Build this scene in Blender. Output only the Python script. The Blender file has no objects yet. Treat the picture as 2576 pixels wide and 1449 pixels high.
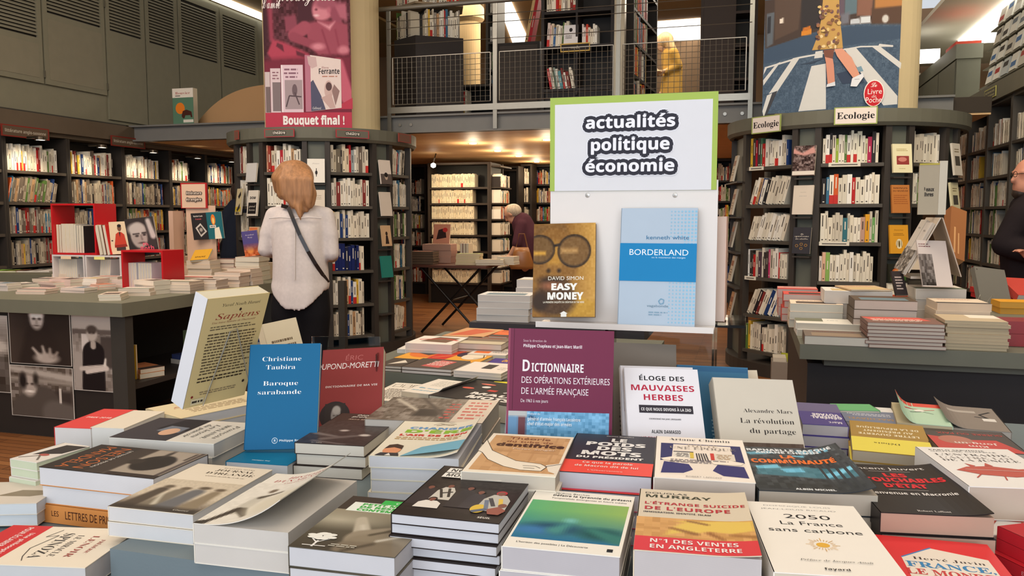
import bpy, bmesh, math, random, unicodedata
import numpy as np
from mathutils import Vector, Matrix
R = math.radians
SC = bpy.context.scene
COL = SC.collection
# ------------------------------------------------------------------ camera
IW, IH, FPX = 2576, 1449, 2050.0
PITCH, YAW, CZ = R(5.0), R(16.3), 1.27
cam = bpy.data.cameras.new('camera'); cam.sensor_width = 36; cam.lens = 36 * FPX / IW
cam.clip_start = .02; cam.clip_end = 60
camo = bpy.data.objects.new('camera', cam); COL.objects.link(camo)
camo.location = (0, 0, CZ); camo.rotation_euler = (R(90) - PITCH, 0, YAW)
SC.camera = camo
# ------------------------------------------------------------------ world, exposure
wd = bpy.data.worlds.new('world'); SC.world = wd; wd.use_nodes = True
wd.node_tree.nodes['Background'].inputs[0].default_value = (.88, .93, 1, 1)
wd.node_tree.nodes['Background'].inputs[1].default_value = .75
SC.view_settings.view_transform = 'Standard'; SC.view_settings.look = 'None'
SC.view_settings.exposure = 0.0; SC.view_settings.gamma = 1
SC.view_settings.use_curve_mapping = False
try:
    SC.cycles.max_bounces = 6; SC.cycles.diffuse_bounces = 3; SC.cycles.glossy_bounces = 2
    SC.cycles.transparent_max_bounces = 8; SC.cycles.caustics_reflective = False; SC.cycles.caustics_refractive = False
    SC.cycles.sample_clamp_indirect = 4
except Exception:
    pass
# ------------------------------------------------------------------ large lights
def area(name, loc, target, sx, sy, power, col, spread=180):
    l = bpy.data.lights.new(name, 'AREA'); l.shape = 'RECTANGLE'; l.size = sx; l.size_y = sy
    l.energy = power; l.color = col; l.spread = R(spread)
    o = bpy.data.objects.new(name, l); COL.objects.link(o); o.location = loc
    o.rotation_euler = (Vector(target) - Vector(loc)).to_track_quat('-Z', 'Y').to_euler()
    return o
area('shop_window_daylight', (-.2, -3.0, 1.9), (-.8, 3, 1.1), 5.5, 2.6, 165, (.8, .9, 1))
area('hall_ceiling_light', (-1.2, 2.2, 4.3), (-1.2, 3.0, 0), 4.5, 2.2, 62, (1, .87, .72))
area('entrance_fill', (-.2, -.8, 4.2), (-.2, 2.0, 1.0), 3.6, 1.4, 42, (1, .93, .84))  # unseen fill added near the entrance to brighten the upright section sign
area('hall_ceiling_light', (-4.4, 3.6, 4.3), (-5.2, 5.4, .6), 2.5, 3.5, 170, (1, .85, .72))
area('hall_ceiling_light', (1.2, 4.6, 4.3), (1.0, 6.4, .6), 2.5, 2.5, 150, (1, .87, .68))
area('gallery_ceiling_light', (-1.8, 10.4, 4.2), (-1.8, 9.3, 0), 5, 1.6, 190, (1, .88, .72))
area('under_gallery_fill', (-2.2, 10.2, 2.06), (-2.2, 10.2, 0), 4.5, 3.0, 80, (1, .82, .6))  # broad invisible fill added below the slab, on top of the real downlights

# ------------------------------------------------------------------ pixel of the photograph -> point in the room
_c, _s = math.cos, math.sin
FW = np.array([-_s(YAW) * _c(PITCH), _c(YAW) * _c(PITCH), -_s(PITCH)])
RG = np.array([_c(YAW), _s(YAW), 0.]); UPV = np.cross(RG, FW); CP = np.array([0, 0, CZ])
def P(u, v, x=None, y=None, z=None, d=None):
    r = FW + RG * (u - IW / 2) / FPX - UPV * (v - IH / 2) / FPX
    t = d if d is not None else x / r[0] if x is not None else y / r[1] if y is not None else (z - CZ) / r[2]
    return Vector(CP + r * t)
# ------------------------------------------------------------------ materials (all procedural; printed colours come from a colour attribute)
def lin(c):
    return tuple((x / 255 / 12.92 if x / 255 <= .04045 else ((x / 255 + .055) / 1.055) ** 2.4) for x in c[:3])
def mk_mat(name, rough=.5, metal=0., spec=.4, noise=.06, nscale=30, bump=0., bscale=200, stripe=0., sscale=900, base=1.):
    m = bpy.data.materials.new(name); m.use_nodes = True; nt = m.node_tree; b = nt.nodes['Principled BSDF']
    N = nt.nodes.new; L = nt.links.new
    at = N('ShaderNodeAttribute'); at.attribute_name = 'Col'
    tc = N('ShaderNodeTexCoord'); nz = N('ShaderNodeTexNoise'); nz.inputs['Scale'].default_value = nscale
    L(tc.outputs['Object'], nz.inputs['Vector'])
    mr = N('ShaderNodeMapRange'); mr.inputs[3].default_value = base - noise; mr.inputs[4].default_value = base + noise
    L(nz.outputs['Fac'], mr.inputs[0])
    mx = N('ShaderNodeVectorMath'); mx.operation = 'SCALE'
    L(at.outputs['Color'], mx.inputs[0]); L(mr.outputs[0], mx.inputs['Scale'])
    out = mx.outputs[0]
    if stripe:
        wv = N('ShaderNodeTexWave'); wv.bands_direction = 'Z'; wv.inputs['Scale'].default_value = sscale / 6.28
        wv.inputs['Distortion'].default_value = .6
        L(tc.outputs['Object'], wv.inputs['Vector'])
        m2 = N('ShaderNodeMapRange'); m2.inputs[3].default_value = 1 - stripe; m2.inputs[4].default_value = 1
        L(wv.outputs['Fac'], m2.inputs[0])
        s2 = N('ShaderNodeVectorMath'); s2.operation = 'SCALE'; L(out, s2.inputs[0]); L(m2.outputs[0], s2.inputs['Scale']); out = s2.outputs[0]
    L(out, b.inputs['Base Color'])
    b.inputs['Roughness'].default_value = rough; b.inputs['Metallic'].default_value = metal
    b.inputs['Specular IOR Level'].default_value = spec
    if bump:
        n2 = N('ShaderNodeTexNoise'); n2.inputs['Scale'].default_value = bscale; L(tc.outputs['Object'], n2.inputs['Vector'])
        bp = N('ShaderNodeBump'); bp.inputs['Strength'].default_value = bump; bp.inputs['Distance'].default_value = .002
        L(n2.outputs['Fac'], bp.inputs['Height']); L(bp.outputs[0], b.inputs['Normal'])
    return m
M = {
    'print': mk_mat('printed_paper', .55, spec=.2, noise=.02),
    'gloss': mk_mat('glossy_cover', .34, spec=.12, noise=.02),
    'page': mk_mat('page_edges', .85, spec=.1, noise=.03, stripe=.1, sscale=2400, base=.84),
    'paint': mk_mat('painted_wood', .55, spec=.3, noise=.08, nscale=9, bump=.08),
    'matt': mk_mat('matt_paint', .8, spec=.15, noise=.04, nscale=4),
    'steel': mk_mat('brushed_steel', .38, .75, noise=.06),
    'plastic': mk_mat('smooth_plastic', .3, spec=.5, noise=.02),
    'cloth': mk_mat('woven_cloth', .9, spec=.1, noise=.1, nscale=60, bump=.25, bscale=350),
    'hair': mk_mat('hair_strands', .5, spec=.3, noise=.55, nscale=70, bump=.8, bscale=160),
    'skin': mk_mat('skin', .55, spec=.3, noise=.05),
}
_nt = M['hair'].node_tree
for _n in [n for n in _nt.nodes if n.type == 'TEX_NOISE']:
    _mp = _nt.nodes.new('ShaderNodeMapping'); _mp.inputs['Scale'].default_value = (1, 1, .12)
    _nt.links.new(next(n for n in _nt.nodes if n.type == 'TEX_COORD').outputs['Object'], _mp.inputs[0]); _nt.links.new(_mp.outputs[0], _n.inputs['Vector'])
def emit(name, col, k):
    m = bpy.data.materials.new(name); m.use_nodes = True; nt = m.node_tree; b = nt.nodes['Principled BSDF']
    b.inputs['Base Color'].default_value = (*col, 1); b.inputs['Emission Color'].default_value = (*col, 1); b.inputs['Emission Strength'].default_value = k
    return m
M['lamp'] = emit('lamp_glow', (1, .9, .72), 14)
M['panel'] = emit('light_panel_glow', (1, .96, .86), 3.2)
def mk_acrylic():
    m = bpy.data.materials.new('clear_acrylic'); m.use_nodes = True; nt = m.node_tree; nt.nodes.clear(); N = nt.nodes.new
    o = N('ShaderNodeOutputMaterial'); mx = N('ShaderNodeMixShader'); t = N('ShaderNodeBsdfTransparent'); g = N('ShaderNodeBsdfGlossy')
    t.inputs[0].default_value = (.93, .94, .94, 1); g.inputs['Roughness'].default_value = .05
    fr = N('ShaderNodeFresnel'); fr.inputs[0].default_value = 1.4
    nt.links.new(fr.outputs[0], mx.inputs[0]); nt.links.new(t.outputs[0], mx.inputs[1]); nt.links.new(g.outputs[0], mx.inputs[2]); nt.links.new(mx.outputs[0], o.inputs[0])
    return m
M['clear'] = mk_acrylic()
def mk_floor():
    m = bpy.data.materials.new('oak_planks'); m.use_nodes = True; nt = m.node_tree; b = nt.nodes['Principled BSDF']; N = nt.nodes.new; L = nt.links.new
    tc = N('ShaderNodeTexCoord'); br = N('ShaderNodeTexBrick'); br.inputs['Scale'].default_value = 1
    br.inputs['Brick Width'].default_value = .9; br.inputs['Row Height'].default_value = .055; br.inputs['Mortar Size'].default_value = .002
    br.inputs['Color1'].default_value = (*lin((168, 112, 66)), 1); br.inputs['Color2'].default_value = (*lin((120, 72, 38)), 1); br.inputs['Mortar'].default_value = (.02, .01, .006, 1)
    nz = N('ShaderNodeTexNoise'); nz.inputs['Scale'].default_value = 14
    mp = N('ShaderNodeMapping'); mp.inputs['Scale'].default_value = (1, 14, 1); L(tc.outputs['Object'], mp.inputs[0]); L(mp.outputs[0], nz.inputs['Vector'])
    L(tc.outputs['Object'], br.inputs['Vector'])
    mx = N('ShaderNodeMix'); mx.data_type = 'RGBA'; mx.blend_type = 'MULTIPLY'; mx.inputs[0].default_value = .35
    L(br.outputs['Color'], mx.inputs[6]); L(nz.outputs['Fac'], mx.inputs[7]); L(mx.outputs[2], b.inputs['Base Color']); b.inputs['Roughness'].default_value = .35
    return m
M['floor'] = mk_floor()
# ------------------------------------------------------------------ mesh builder
class MB:
    def __init__(s, mat='paint', col=(128, 128, 128)):
        s.v = []; s.f = []; s.m = []; s.c = []; s.mat = mat; s.col = col; s.mats = []; s.T = None; s.smooth = False
    def _mi(s, mat):
        if mat not in s.mats: s.mats.append(mat)
        return s.mats.index(mat)
    def add(s, vs, fs, col=None, mat=None, T=None):
        b = len(s.v); T = T or s.T
        s.v += [tuple(T @ Vector(p)) for p in vs] if T else [tuple(p) for p in vs]
        mi = s._mi(mat or s.mat); c = col or s.col
        for k, f in enumerate(fs):
            s.f.append(tuple(b + i for i in f)); s.m.append(mi); s.c.append(c[k] if isinstance(c, list) else c)
        return s
    def poly(s, pts, col=None, mat=None): return s.add(pts, [tuple(range(len(pts)))], col, mat)
    def box(s, a, b, col=None, mat=None, T=None):
        (x0, y0, z0), (x1, y1, z1) = a, b
        x0, x1 = min(x0, x1), max(x0, x1); y0, y1 = min(y0, y1), max(y0, y1); z0, z1 = min(z0, z1), max(z0, z1)
        return s.add([(x0, y0, z0), (x1, y0, z0), (x1, y1, z0), (x0, y1, z0), (x0, y0, z1), (x1, y0, z1), (x1, y1, z1), (x0, y1, z1)],
                     [(3, 2, 1, 0), (4, 5, 6, 7), (0, 1, 5, 4), (1, 2, 6, 5), (2, 3, 7, 6), (3, 0, 4, 7)], col, mat, T)
    def prism(s, pts, z0, z1, col=None, mat=None, T=None):     # outline in xy (counter-clockwise), extruded in z
        n = len(pts)
        return s.add([(x, y, z0) for x, y in pts] + [(x, y, z1) for x, y in pts],
                     [tuple(range(n))[::-1], tuple(range(n, 2 * n))] + [(i, (i + 1) % n, n + (i + 1) % n, n + i) for i in range(n)], col, mat, T)
    def tube(s, pts, r, col=None, mat=None, n=8):
        pts = [Vector(p) for p in pts]; rs = r if isinstance(r, (list, tuple)) else [r] * len(pts); vs = []; fs = []
        for i, p in enumerate(pts):
            t = (pts[min(i + 1, len(pts) - 1)] - pts[max(i - 1, 0)]).normalized()
            a = t.cross(Vector((0, 0, 1)) if abs(t.z) < .9 else Vector((1, 0, 0))).normalized(); b = t.cross(a)
            vs += [p + (a * _c(2 * math.pi * k / n) + b * _s(2 * math.pi * k / n)) * rs[i] for k in range(n)]
        for i in range(len(pts) - 1):
            fs += [(i * n + k, i * n + (k + 1) % n, (i + 1) * n + (k + 1) % n, (i + 1) * n + k) for k in range(n)]
        fs += [tuple(range(n))[::-1], tuple(range((len(pts) - 1) * n, len(pts) * n))]
        return s.add(vs, fs, col, mat)
    def loft(s, rings, col=None, mat=None, n=20, caps=True):   # rings: (centre, rx, ry, x axis, y axis)
        vs = []; fs = []
        for c, rx, ry, ax, ay in rings:
            c, ax, ay = Vector(c), Vector(ax), Vector(ay)
            vs += [c + ax * rx * _c(2 * math.pi * k / n) + ay * ry * _s(2 * math.pi * k / n) for k in range(n)]
        for i in range(len(rings) - 1):
            fs += [(i * n + k, i * n + (k + 1) % n, (i + 1) * n + (k + 1) % n, (i + 1) * n + k) for k in range(n)]
        if caps: fs += [tuple(range(n))[::-1], tuple(range((len(rings) - 1) * n, len(rings) * n))]
        return s.add(vs, fs, col, mat)
    def lathe(s, prof, centre, n=32, col=None, mat=None, a0=0., a1=360.):   # prof: (radius, z)
        full = abs(a1 - a0) >= 359.9; k = n if full else n + 1; cx, cy = centre; vs = []; fs = []
        for r, z in prof:
            vs += [(cx + r * _c(R(a0 + (a1 - a0) * i / n)), cy + r * _s(R(a0 + (a1 - a0) * i / n)), z) for i in range(k)]
        for j in range(len(prof) - 1):
            for i in range(n):
                i2 = (i + 1) % k
                fs.append((j * k + i, j * k + i2, (j + 1) * k + i2, (j + 1) * k + i))
        return s.add(vs, fs, col, mat)
    def build(s, name, parent=None, loc=None, mat4=None, smooth=False):
        me = bpy.data.meshes.new(name); me.from_pydata(s.v, [], s.f)
        for k in s.mats: me.materials.append(M[k] if isinstance(k, str) else k)
        me.polygons.foreach_set('material_index', s.m)
        at = me.attributes.new('Col', 'FLOAT_COLOR', 'FACE' if False else 'CORNER')
        cache = {}; out = []
        for f, c in zip(s.f, s.c):
            if c and isinstance(c[0], (tuple, list, np.ndarray)):
                for q in c: out += [*lin(q), 1.]
            else:
                if c not in cache: cache[c] = [*lin(c), 1.]
                out += cache[c] * len(f)
        at.data.foreach_set('color', out)
        if smooth: me.polygons.foreach_set('use_smooth', [True] * len(s.f))
        me.update()
        o = bpy.data.objects.new(name, me); COL.objects.link(o)
        if parent: o.parent = parent
        if loc: o.location = loc
        if mat4: o.matrix_world = mat4
        return o
def tag(o, label=None, cat=None, group=None, kind=None):
    for k, v in (('label', label), ('category', cat), ('group', group), ('kind', kind)):
        if v: o[k] = v
    return o
def thing(name, label, cat, loc=(0, 0, 0), rz=0, group=None, mat4=None):
    o = bpy.data.objects.new(name, None); COL.objects.link(o); o.empty_display_size = .05
    if mat4: o.matrix_world = mat4
    else: o.location = loc; o.rotation_euler = (0, 0, rz)
    return tag(o, label, cat, group)
def struct(mb, name): return tag(mb.build(name), kind='structure')
def dup(o, mat4, label, group=None):
    c = o.copy(); COL.objects.link(c); c.matrix_world = mat4
    tag(c, label, None, group)
    for ch in list(o.children):
        d = ch.copy(); COL.objects.link(d); d.parent = c
    return c
ORD = 'first second third fourth fifth sixth seventh eighth ninth tenth eleventh twelfth thirteenth fourteenth fifteenth sixteenth seventeenth eighteenth nineteenth twentieth'.split() + ['twenty-' + w for w in 'first second third fourth fifth sixth seventh eighth ninth'.split()] + ['thirtieth']
# ------------------------------------------------------------------ lettering
_G = {}
STY = {'s': (0, 0, 0), 'l': (0, 0, -.012), 'b': (0x1D5D4, 0x1D5EE, 0), 'h': (0x1D5D4, 0x1D5EE, .03), 'S': (0x1D400, 0x1D41A, -.011), 'B': (0x1D400, 0x1D41A, .004), 'I': (0x1D434, 0x1D44E, 0), 'C': (0x1D4D0, 0x1D4EA, 0), 'o': (0x1D5D4, 0x1D5EE, .085)}
def _mapc(ch, st):
    A, a, _ = STY[st]
    if A and 'A' <= ch <= 'Z': return chr(A + ord(ch) - 65)
    if a and 'a' <= ch <= 'z': return chr(0x210E) if (st == 'I' and ch == 'h') else chr(a + ord(ch) - 97)
    if ch.isdigit() and st in 'bhoSB': return chr((0x1D7EC if st in 'bho' else 0x1D7CE) + int(ch))
    return ch
def _raw(body, off):
    c = bpy.data.curves.new('glyph', 'FONT'); c.body = body; c.size = 1; c.offset = off; c.resolution_u = 3
    o = bpy.data.objects.new('glyph', c); COL.objects.link(o)
    dg = bpy.context.evaluated_depsgraph_get(); dg.update()
    m = o.evaluated_get(dg).to_mesh()
    v = [(p.co.x, p.co.y) for p in m.vertices]; f = [tuple(p.vertices) for p in m.polygons]
    o.evaluated_get(dg).to_mesh_clear(); bpy.data.objects.remove(o); bpy.data.curves.remove(c)
    return v, f
def glyph(ch, st):
    k = (ch, st)
    if k not in _G:
        off = STY[st][2]; m = _mapc(ch, st)
        v, f = _raw(m, off); bar = _raw('|', 0)[0]; w = _raw('|' + m + '|', 0)[0]
        bw = max(p[0] for p in bar) - min(p[0] for p in bar)
        b2 = _raw('||', 0)[0]; adv = (max(p[0] for p in w) - min(p[0] for p in w)) - (max(p[0] for p in b2) - min(p[0] for p in b2))
        _G[k] = (v, f, adv)
    return _G[k]
ACC = {'\u0301': [(-.05, .0), (.02, .0), (.14, .17), (.03, .17)], '\u0300': [(.05, 0), (-.02, 0), (-.14, .17), (-.03, .17)], '\u0302': [(-.16, 0), (-.07, 0), (0, .08), (.07, 0), (.16, 0), (.04, .15), (-.04, .15)],
       '\u0308': [(-.13, .03), (-.04, .03), (-.04, .13), (-.13, .13)], '\u0327': [(-.02, -.02), (.06, -.06), (.05, -.2), (-.1, -.24), (-.1, -.18), (-.01, -.15), (-.04, -.09)]}
def text_geo(s, st='s', track=0.):
    """vertices and faces of a line of lettering, baseline at y=0, capitals about .7 high"""
    V = []; Fc = []; x = 0
    for ch in s:
        if ch == ' ': x += .3 + track; continue
        dcm = unicodedata.normalize('NFD', ch); base = dcm[0]; acc = dcm[1:]
        v, f, adv = glyph(base, st); b = len(V)
        V += [(p[0] + x, p[1]) for p in v]; Fc += [tuple(b + i for i in q) for q in f]
        for a in acc:
            if a in ACC and v:
                cx = (min(p[0] for p in v) + max(p[0] for p in v)) / 2 + x; ty = 0 if a == '\u0327' else max(p[1] for p in v) + .07
                b = len(V); sk = 1.8 if st in 'bho' else 1.3 if st == 'B' else 1
                V += [(cx + p[0] * sk, ty + p[1] * (1 if st != 'o' else 1.3)) for p in ACC[a]]; Fc.append(tuple(range(b, b + len(ACC[a]))))
        x += adv + track
    return V, Fc, max(x, .01)
# ------------------------------------------------------------------ printed art
def soft(d, s): return np.clip(.5 - d / max(s, 1e-6), 0, 1)
def ras(nx, ny, bg, layers, asp=1., seed=1):
    """a soft-edged picture as a grid of colours; asp = height / width"""
    x = (np.arange(nx) + .5) / nx; y = (np.arange(ny) + .5) / ny; X, Y = np.meshgrid(x, y); I = np.zeros((ny, nx, 3)) + np.array(bg, float)
    rg = np.random.RandomState(seed)
    for L in layers:
        k = L[0]
        if k == 'e': _, cx, cy, rx, ry, col, s = L; d = (np.hypot((X - cx) / rx, (Y - cy) / ry) - 1) * min(rx, ry)
        elif k == 'b': _, x0, y0, x1, y1, col, s = L; d = np.maximum(np.maximum(x0 - X, X - x1), np.maximum(y0 - Y, Y - y1))
        elif k == 'c':
            _, x0, y0, x1, y1, r0, r1, col, s = L; t = np.clip(((X - x0) * (x1 - x0) + (Y - y0) * (y1 - y0) * asp ** 2) / max((x1 - x0) ** 2 + ((y1 - y0) * asp) ** 2, 1e-9), 0, 1)
            d = np.hypot(X - x0 - t * (x1 - x0), (Y - y0 - t * (y1 - y0)) * asp) - (r0 + t * (r1 - r0))
        elif k == 'p':
            _, pts, col, s = L; ins = np.zeros(X.shape, bool); d = np.full(X.shape, 9.)
            for (ax, ay), (bx, by) in zip(pts, pts[1:] + pts[:1]):
                c = (ay > Y) != (by > Y); ins ^= c & (X < (bx - ax) * (Y - ay) / ((by - ay) or 1e-9) + ax)
                t = np.clip(((X - ax) * (bx - ax) + (Y - ay) * (by - ay)) / max((bx - ax) ** 2 + (by - ay) ** 2, 1e-9), 0, 1); d = np.minimum(d, np.hypot(X - ax - t * (bx - ax), Y - ay - t * (by - ay)))
            d = np.where(ins, -d, d)
        elif k == 'v': _, c0, c1, col, s = L; t = np.clip((Y - c0) / (c1 - c0), 0, 1)[..., None]; I = I * (1 - t) + np.array(col, float) * t; continue
        elif k == 'x': _, c0, c1, col, s = L; t = np.clip((X - c0) / (c1 - c0), 0, 1)[..., None]; I = I * (1 - t) + np.array(col, float) * t; continue
        elif k == 'n':
            _, amp, cell = L; n = rg.rand(ny // cell + 2, nx // cell + 2); n = np.kron(n, np.ones((cell, cell)))[:ny, :nx]; I = I + (n[..., None] - .5) * amp; continue
        a = soft(d, s)[..., None]; I = I * (1 - a) + np.array(col, float) * a
    return np.clip(I, 0, 255)
def art_to(mb, items, w, h, zf, mat='print', nsub=1, dz=.00008, cap=.0014):
    """items in cover coordinates (0..1 across, 0..1 up); zf(x, y) gives the surface point"""
    lay = 1; dz = min(dz, cap / max(1, len(items)))
    for it in items:
        k = it[0]; e = lay * dz; lay += 1
        pt = lambda u, v: zf(u * w, v * h, e)
        if k == 'r':
            _, u0, v0, u1, v1, col = it; n = nsub if nsub > 1 else 1
            for i in range(n):
                a, b = u0 + (u1 - u0) * i / n, u0 + (u1 - u0) * (i + 1) / n
                mb.poly([pt(a, v0), pt(b, v0), pt(b, v1), pt(a, v1)], col, mat)
        elif k == 'p': mb.poly([pt(*q) for q in it[1]], it[2], mat)
        elif k == 'e':
            _, cu, cv, ru, rv, col = it; mb.poly([pt(cu + ru * _c(R(a)), cv + rv * _s(R(a))) for a in range(0, 360, 15)], col, mat)
        elif k == 'l':      # stroke
            _, pts, r, col = it
            for (a, b), (c, d) in zip(pts, pts[1:]):
                dx, dy = (c - a) * w, (d - b) * h; n = math.hypot(dx, dy) or 1; ox, oy = -dy / n * r, dx / n * r
                mb.poly([zf(a * w + ox, b * h + oy, e), zf(a * w - ox, b * h - oy, e), zf(c * w - ox, d * h - oy, e), zf(c * w + ox, d * h + oy, e)], col, mat)
        elif k == 't':      # ('t', text, u, v, cap height as share of h, width as share of w or 0, colour, style, align, slant)
            _, s, u, v, ch, tw, col, st, al = it[:9]; sl = it[9] if len(it) > 9 else 0
            V, Fc, L = text_geo(s, st, it[10] if len(it) > 10 else 0)
            sy = ch * h / .7; sx = (tw * w / L) if tw else sy; x0 = u * w - (L * sx / 2 if al == 'c' else L * sx if al == 'r' else 0)
            mb.add([zf(x0 + p[0] * sx + p[1] * sy * sl, v * h + p[1] * sy, e) for p in V], Fc, col, mat)
        elif k == 'x':      # grey lines standing for small print
            _, u0, v0, u1, v1, n, col, seed = it; rr = random.Random(seed)
            for i in range(n):
                v = v1 - (v1 - v0) * (i + .5) / n; u = u0 + rr.random() * .02; hh = (v1 - v0) / n * .22
                end = u1 - (rr.random() * .35 * (u1 - u0) if rr.random() < .3 else rr.random() * .03)
                while u < end:
                    l = min(.025 + rr.random() * .06, end - u); mb.poly([pt(u, v - hh), pt(u + l, v - hh), pt(u + l, v + hh), pt(u, v + hh)], col, mat); u += l + .014
        elif k == 'g':      # picture grid
            _, u0, v0, u1, v1, I = it; ny, nx, _q = I.shape; vs = []; fs = []; cs = []
            for j in range(ny + 1):
                for i in range(nx + 1): vs.append(pt(u0 + (u1 - u0) * i / nx, v0 + (v1 - v0) * j / ny))
            for j in range(ny):
                for i in range(nx):
                    a = j * (nx + 1) + i; fs.append((a, a + 1, a + nx + 2, a + nx + 1)); cs.append(tuple(int(q) for q in I[j, i]))
            mb.add(vs, fs, cs, mat)
def rimmed(s, u, v, ch, tw, dark, light, rad, asp):
    """light lettering with a dark rim, as printed on the section signs; asp = width / height"""
    a = [('t', s, u + rad * _c(R(q)), v + rad * asp * _s(R(q)), ch, tw, dark, 'b', 'c') for q in range(0, 360, 45)]
    return a + [('t', s, u, v, ch, tw, light, 'b', 'c')]
def T3(o, ex, ey, ez):
    m = Matrix.Identity(4)
    for i in range(3): m[i][0] = ex[i]; m[i][1] = ey[i]; m[i][2] = ez[i]; m[i][3] = o[i]
    return m
# ------------------------------------------------------------------ books
CREAM = (232, 220, 198); WHITE = (238, 234, 228)
def book_meshes(root, w, h, t, cover, art=(), page=CREAM, spine=None, back=None, mat='print', lift=0., spine_art=(), inner=None, hard=0., cut=.4):
    """lying on its back cover: x across, y up the page, z thickness; origin under its middle; spine on the -x side"""
    ct = .0012 if not hard else .0028; x0, x1, y0, y1 = -w / 2, w / 2, -h / 2, h / 2
    def fz(x, y, e=0.):
        s = max(0., x / w - (1 - cut)) / cut if cut else 0; return (x + x0 - lift * .25 * s * s, y + y0, t + lift * s * s + e)
    mb = MB(mat, cover); n = 14 if lift else 1; spine = spine or cover; back = back or cover
    us = [w * i / n for i in range(n + 1)]
    for a, b in zip(us, us[1:]):
        mb.poly([fz(a, 0), fz(b, 0), fz(b, h), fz(a, h)])
        lo = [fz(a, 0, -ct), fz(b, 0, -ct), fz(b, h, -ct), fz(a, h, -ct)]
        mb.poly(lo[::-1], inner or cover); mb.poly([lo[0], lo[1], fz(b, 0), fz(a, 0)]); mb.poly([lo[2], lo[3], fz(a, h), fz(b, h)])
    mb.poly([fz(w, 0, -ct), fz(w, h, -ct), fz(w, h), fz(w, 0)])
    mb.box((x0, y0, 0), (x1, y1, ct), back); mb.box((x0 - .0002, y0, 0), (x0 + ct, y1, t), spine)
    art_to(mb, art, w, h, fz, mat, 10 if lift else 1)
    if spine_art: art_to(mb, spine_art, h, t, lambda a, b, e: (x0 - .0004 - e, -(a + y0), b), mat)
    cv = mb.build('cover', root)
    q = hard or .0006
    pb = MB('page', page); pb.box((x0 + ct, y0 + q, ct), (x1 - (hard or .0008), y1 - q, t - ct)); pb.build('page_block', root)
    return cv
def book_at(mat4, label, w, h, t, cover, art=(), cat='book', name='book', group=None, **k):
    r = thing(name, label, cat, mat4=mat4, group=group); book_meshes(r, w, h, t, cover, art, **k); return r
def fit_rect(c, w):
    """corner pixels BL, BR, TR, TL of a cover lying flat -> height at which its short side is w, centre, axes, size"""
    lo, hi = .5, 1.2
    for _ in range(40):
        z = (lo + hi) / 2; p = [P(*q, z=z) for q in c]; m = ((p[1] - p[0]).length + (p[2] - p[3]).length) / 2
        if m > w: lo = z
        else: hi = z
    ctr = sum(p, Vector()) / 4; ex = ((p[1] - p[0]) + (p[2] - p[3])).normalized(); ey = ((p[3] - p[0]) + (p[2] - p[1])).normalized()
    ex = (ex + Vector((ey.y, -ey.x, 0)) * 1.2).normalized(); ey = Vector((-ex.y, ex.x, 0))
    hh = ((p[3] - p[0]).length + (p[2] - p[1]).length) / 2
    return z, ctr, ex, ey, hh
def stack(label, c, w, base, n, cover, art=(), z=None, hmax=.24, below=None, jit=.004, seed=0, group=None, low_label=None, **k):
    """a pile of copies of one title: the top one where the photograph shows it, the rest straight under it"""
    if z is not None:
        p = [P(*q, z=z) for q in c]; w = ((p[1] - p[0]).length + (p[2] - p[3]).length) / 2
    zt, ctr, ex, ey, hh = fit_rect(c, w); hh = min(hh, hmax); t = (zt - base) / n; rr = random.Random(seed or label)
    top = None
    for i in range(n):
        j = 0 if i == 0 else jit; a = rr.uniform(-1, 1) * j * 2.5
        e1 = ex * _c(a) + ey * _s(a); e2 = ey * _c(a) - ex * _s(a)
        m = T3((ctr.x + rr.uniform(-j, j), ctr.y + rr.uniform(-j, j), zt - t * (i + 1) + .0001), e1, e2, (0, 0, 1))
        if i == 0: top = book_at(m, label, w, hh, t - .0003, cover, art, group=group, **k)
        elif i == 1:
            kk = dict(k); kk['lift'] = 0.
            low = book_at(m, (low_label or label) + ', second in its pile', w, hh, t - .0003, (below or cover), art if not k.get('lift') else (), group=group, **kk)
        else: dup(low, m, (low_label or label) + ', %s in its pile' % ORD[i], group)
    return top
def dpz(u, v, z):
    p = P(u, v, z=z); return float((np.array(p) - CP) @ FW)
def dpy(u, v, y):
    p = P(u, v, y=y); return float((np.array(p) - CP) @ FW)
def stand(label, BL, BR, TL, d, w, h, t, cover, art=(), dd=0., name='book', cat='book', **k):
    """a book standing up and leaning back: pixels of its front cover, d the distance of its lower left corner"""
    a = P(*BL, d=d); b = P(*BR, d=d + dd); ex = (b - a).normalized()
    best = min((abs((P(*TL, d=d + s * .002) - a).length - h) + (0 if s >= 0 else .001), s) for s in range(-30, 130))
    up = P(*TL, d=d + best[1] * .002) - a; up = (up - ex * up.dot(ex)).normalized(); n = ex.cross(up)
    o = a + ex * (w / 2) + up * (h / 2) - n * t
    return book_at(T3(o, ex, up, n), label, w, h, t, cover, art, name=name, cat=cat, **k)
# ================================================================== room shell
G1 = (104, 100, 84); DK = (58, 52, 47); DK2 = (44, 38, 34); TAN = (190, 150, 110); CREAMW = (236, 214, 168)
XL, YG = -6.7, 7.65
struct(MB('floor').box((-7.6, -3.2, -.06), (5.2, 14.6, 0)), 'floor')
struct(MB('matt', (206, 192, 168)).box((-7.6, -3.2, 4.5), (5.2, YG, 4.56)), 'ceiling')
struct(MB('matt', (196, 158, 116)).box((-7.0, YG, 4.25), (1.94, 14.6, 4.3)), 'ceiling_gallery')
struct(MB('matt', (120, 112, 96)).box((-7.3, -3.2, 0), (-7.02, 14.6, 4.5)), 'wall_left')
struct(MB('matt', (150, 120, 92)).box((-7.02, 14.3, 0), (5.2, 14.6, 4.5)), 'wall_back')
struct(MB('matt', (176, 168, 150)).box((5.0, -3.2, 0), (5.2, 14.6, 4.5)), 'wall_right')
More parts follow.
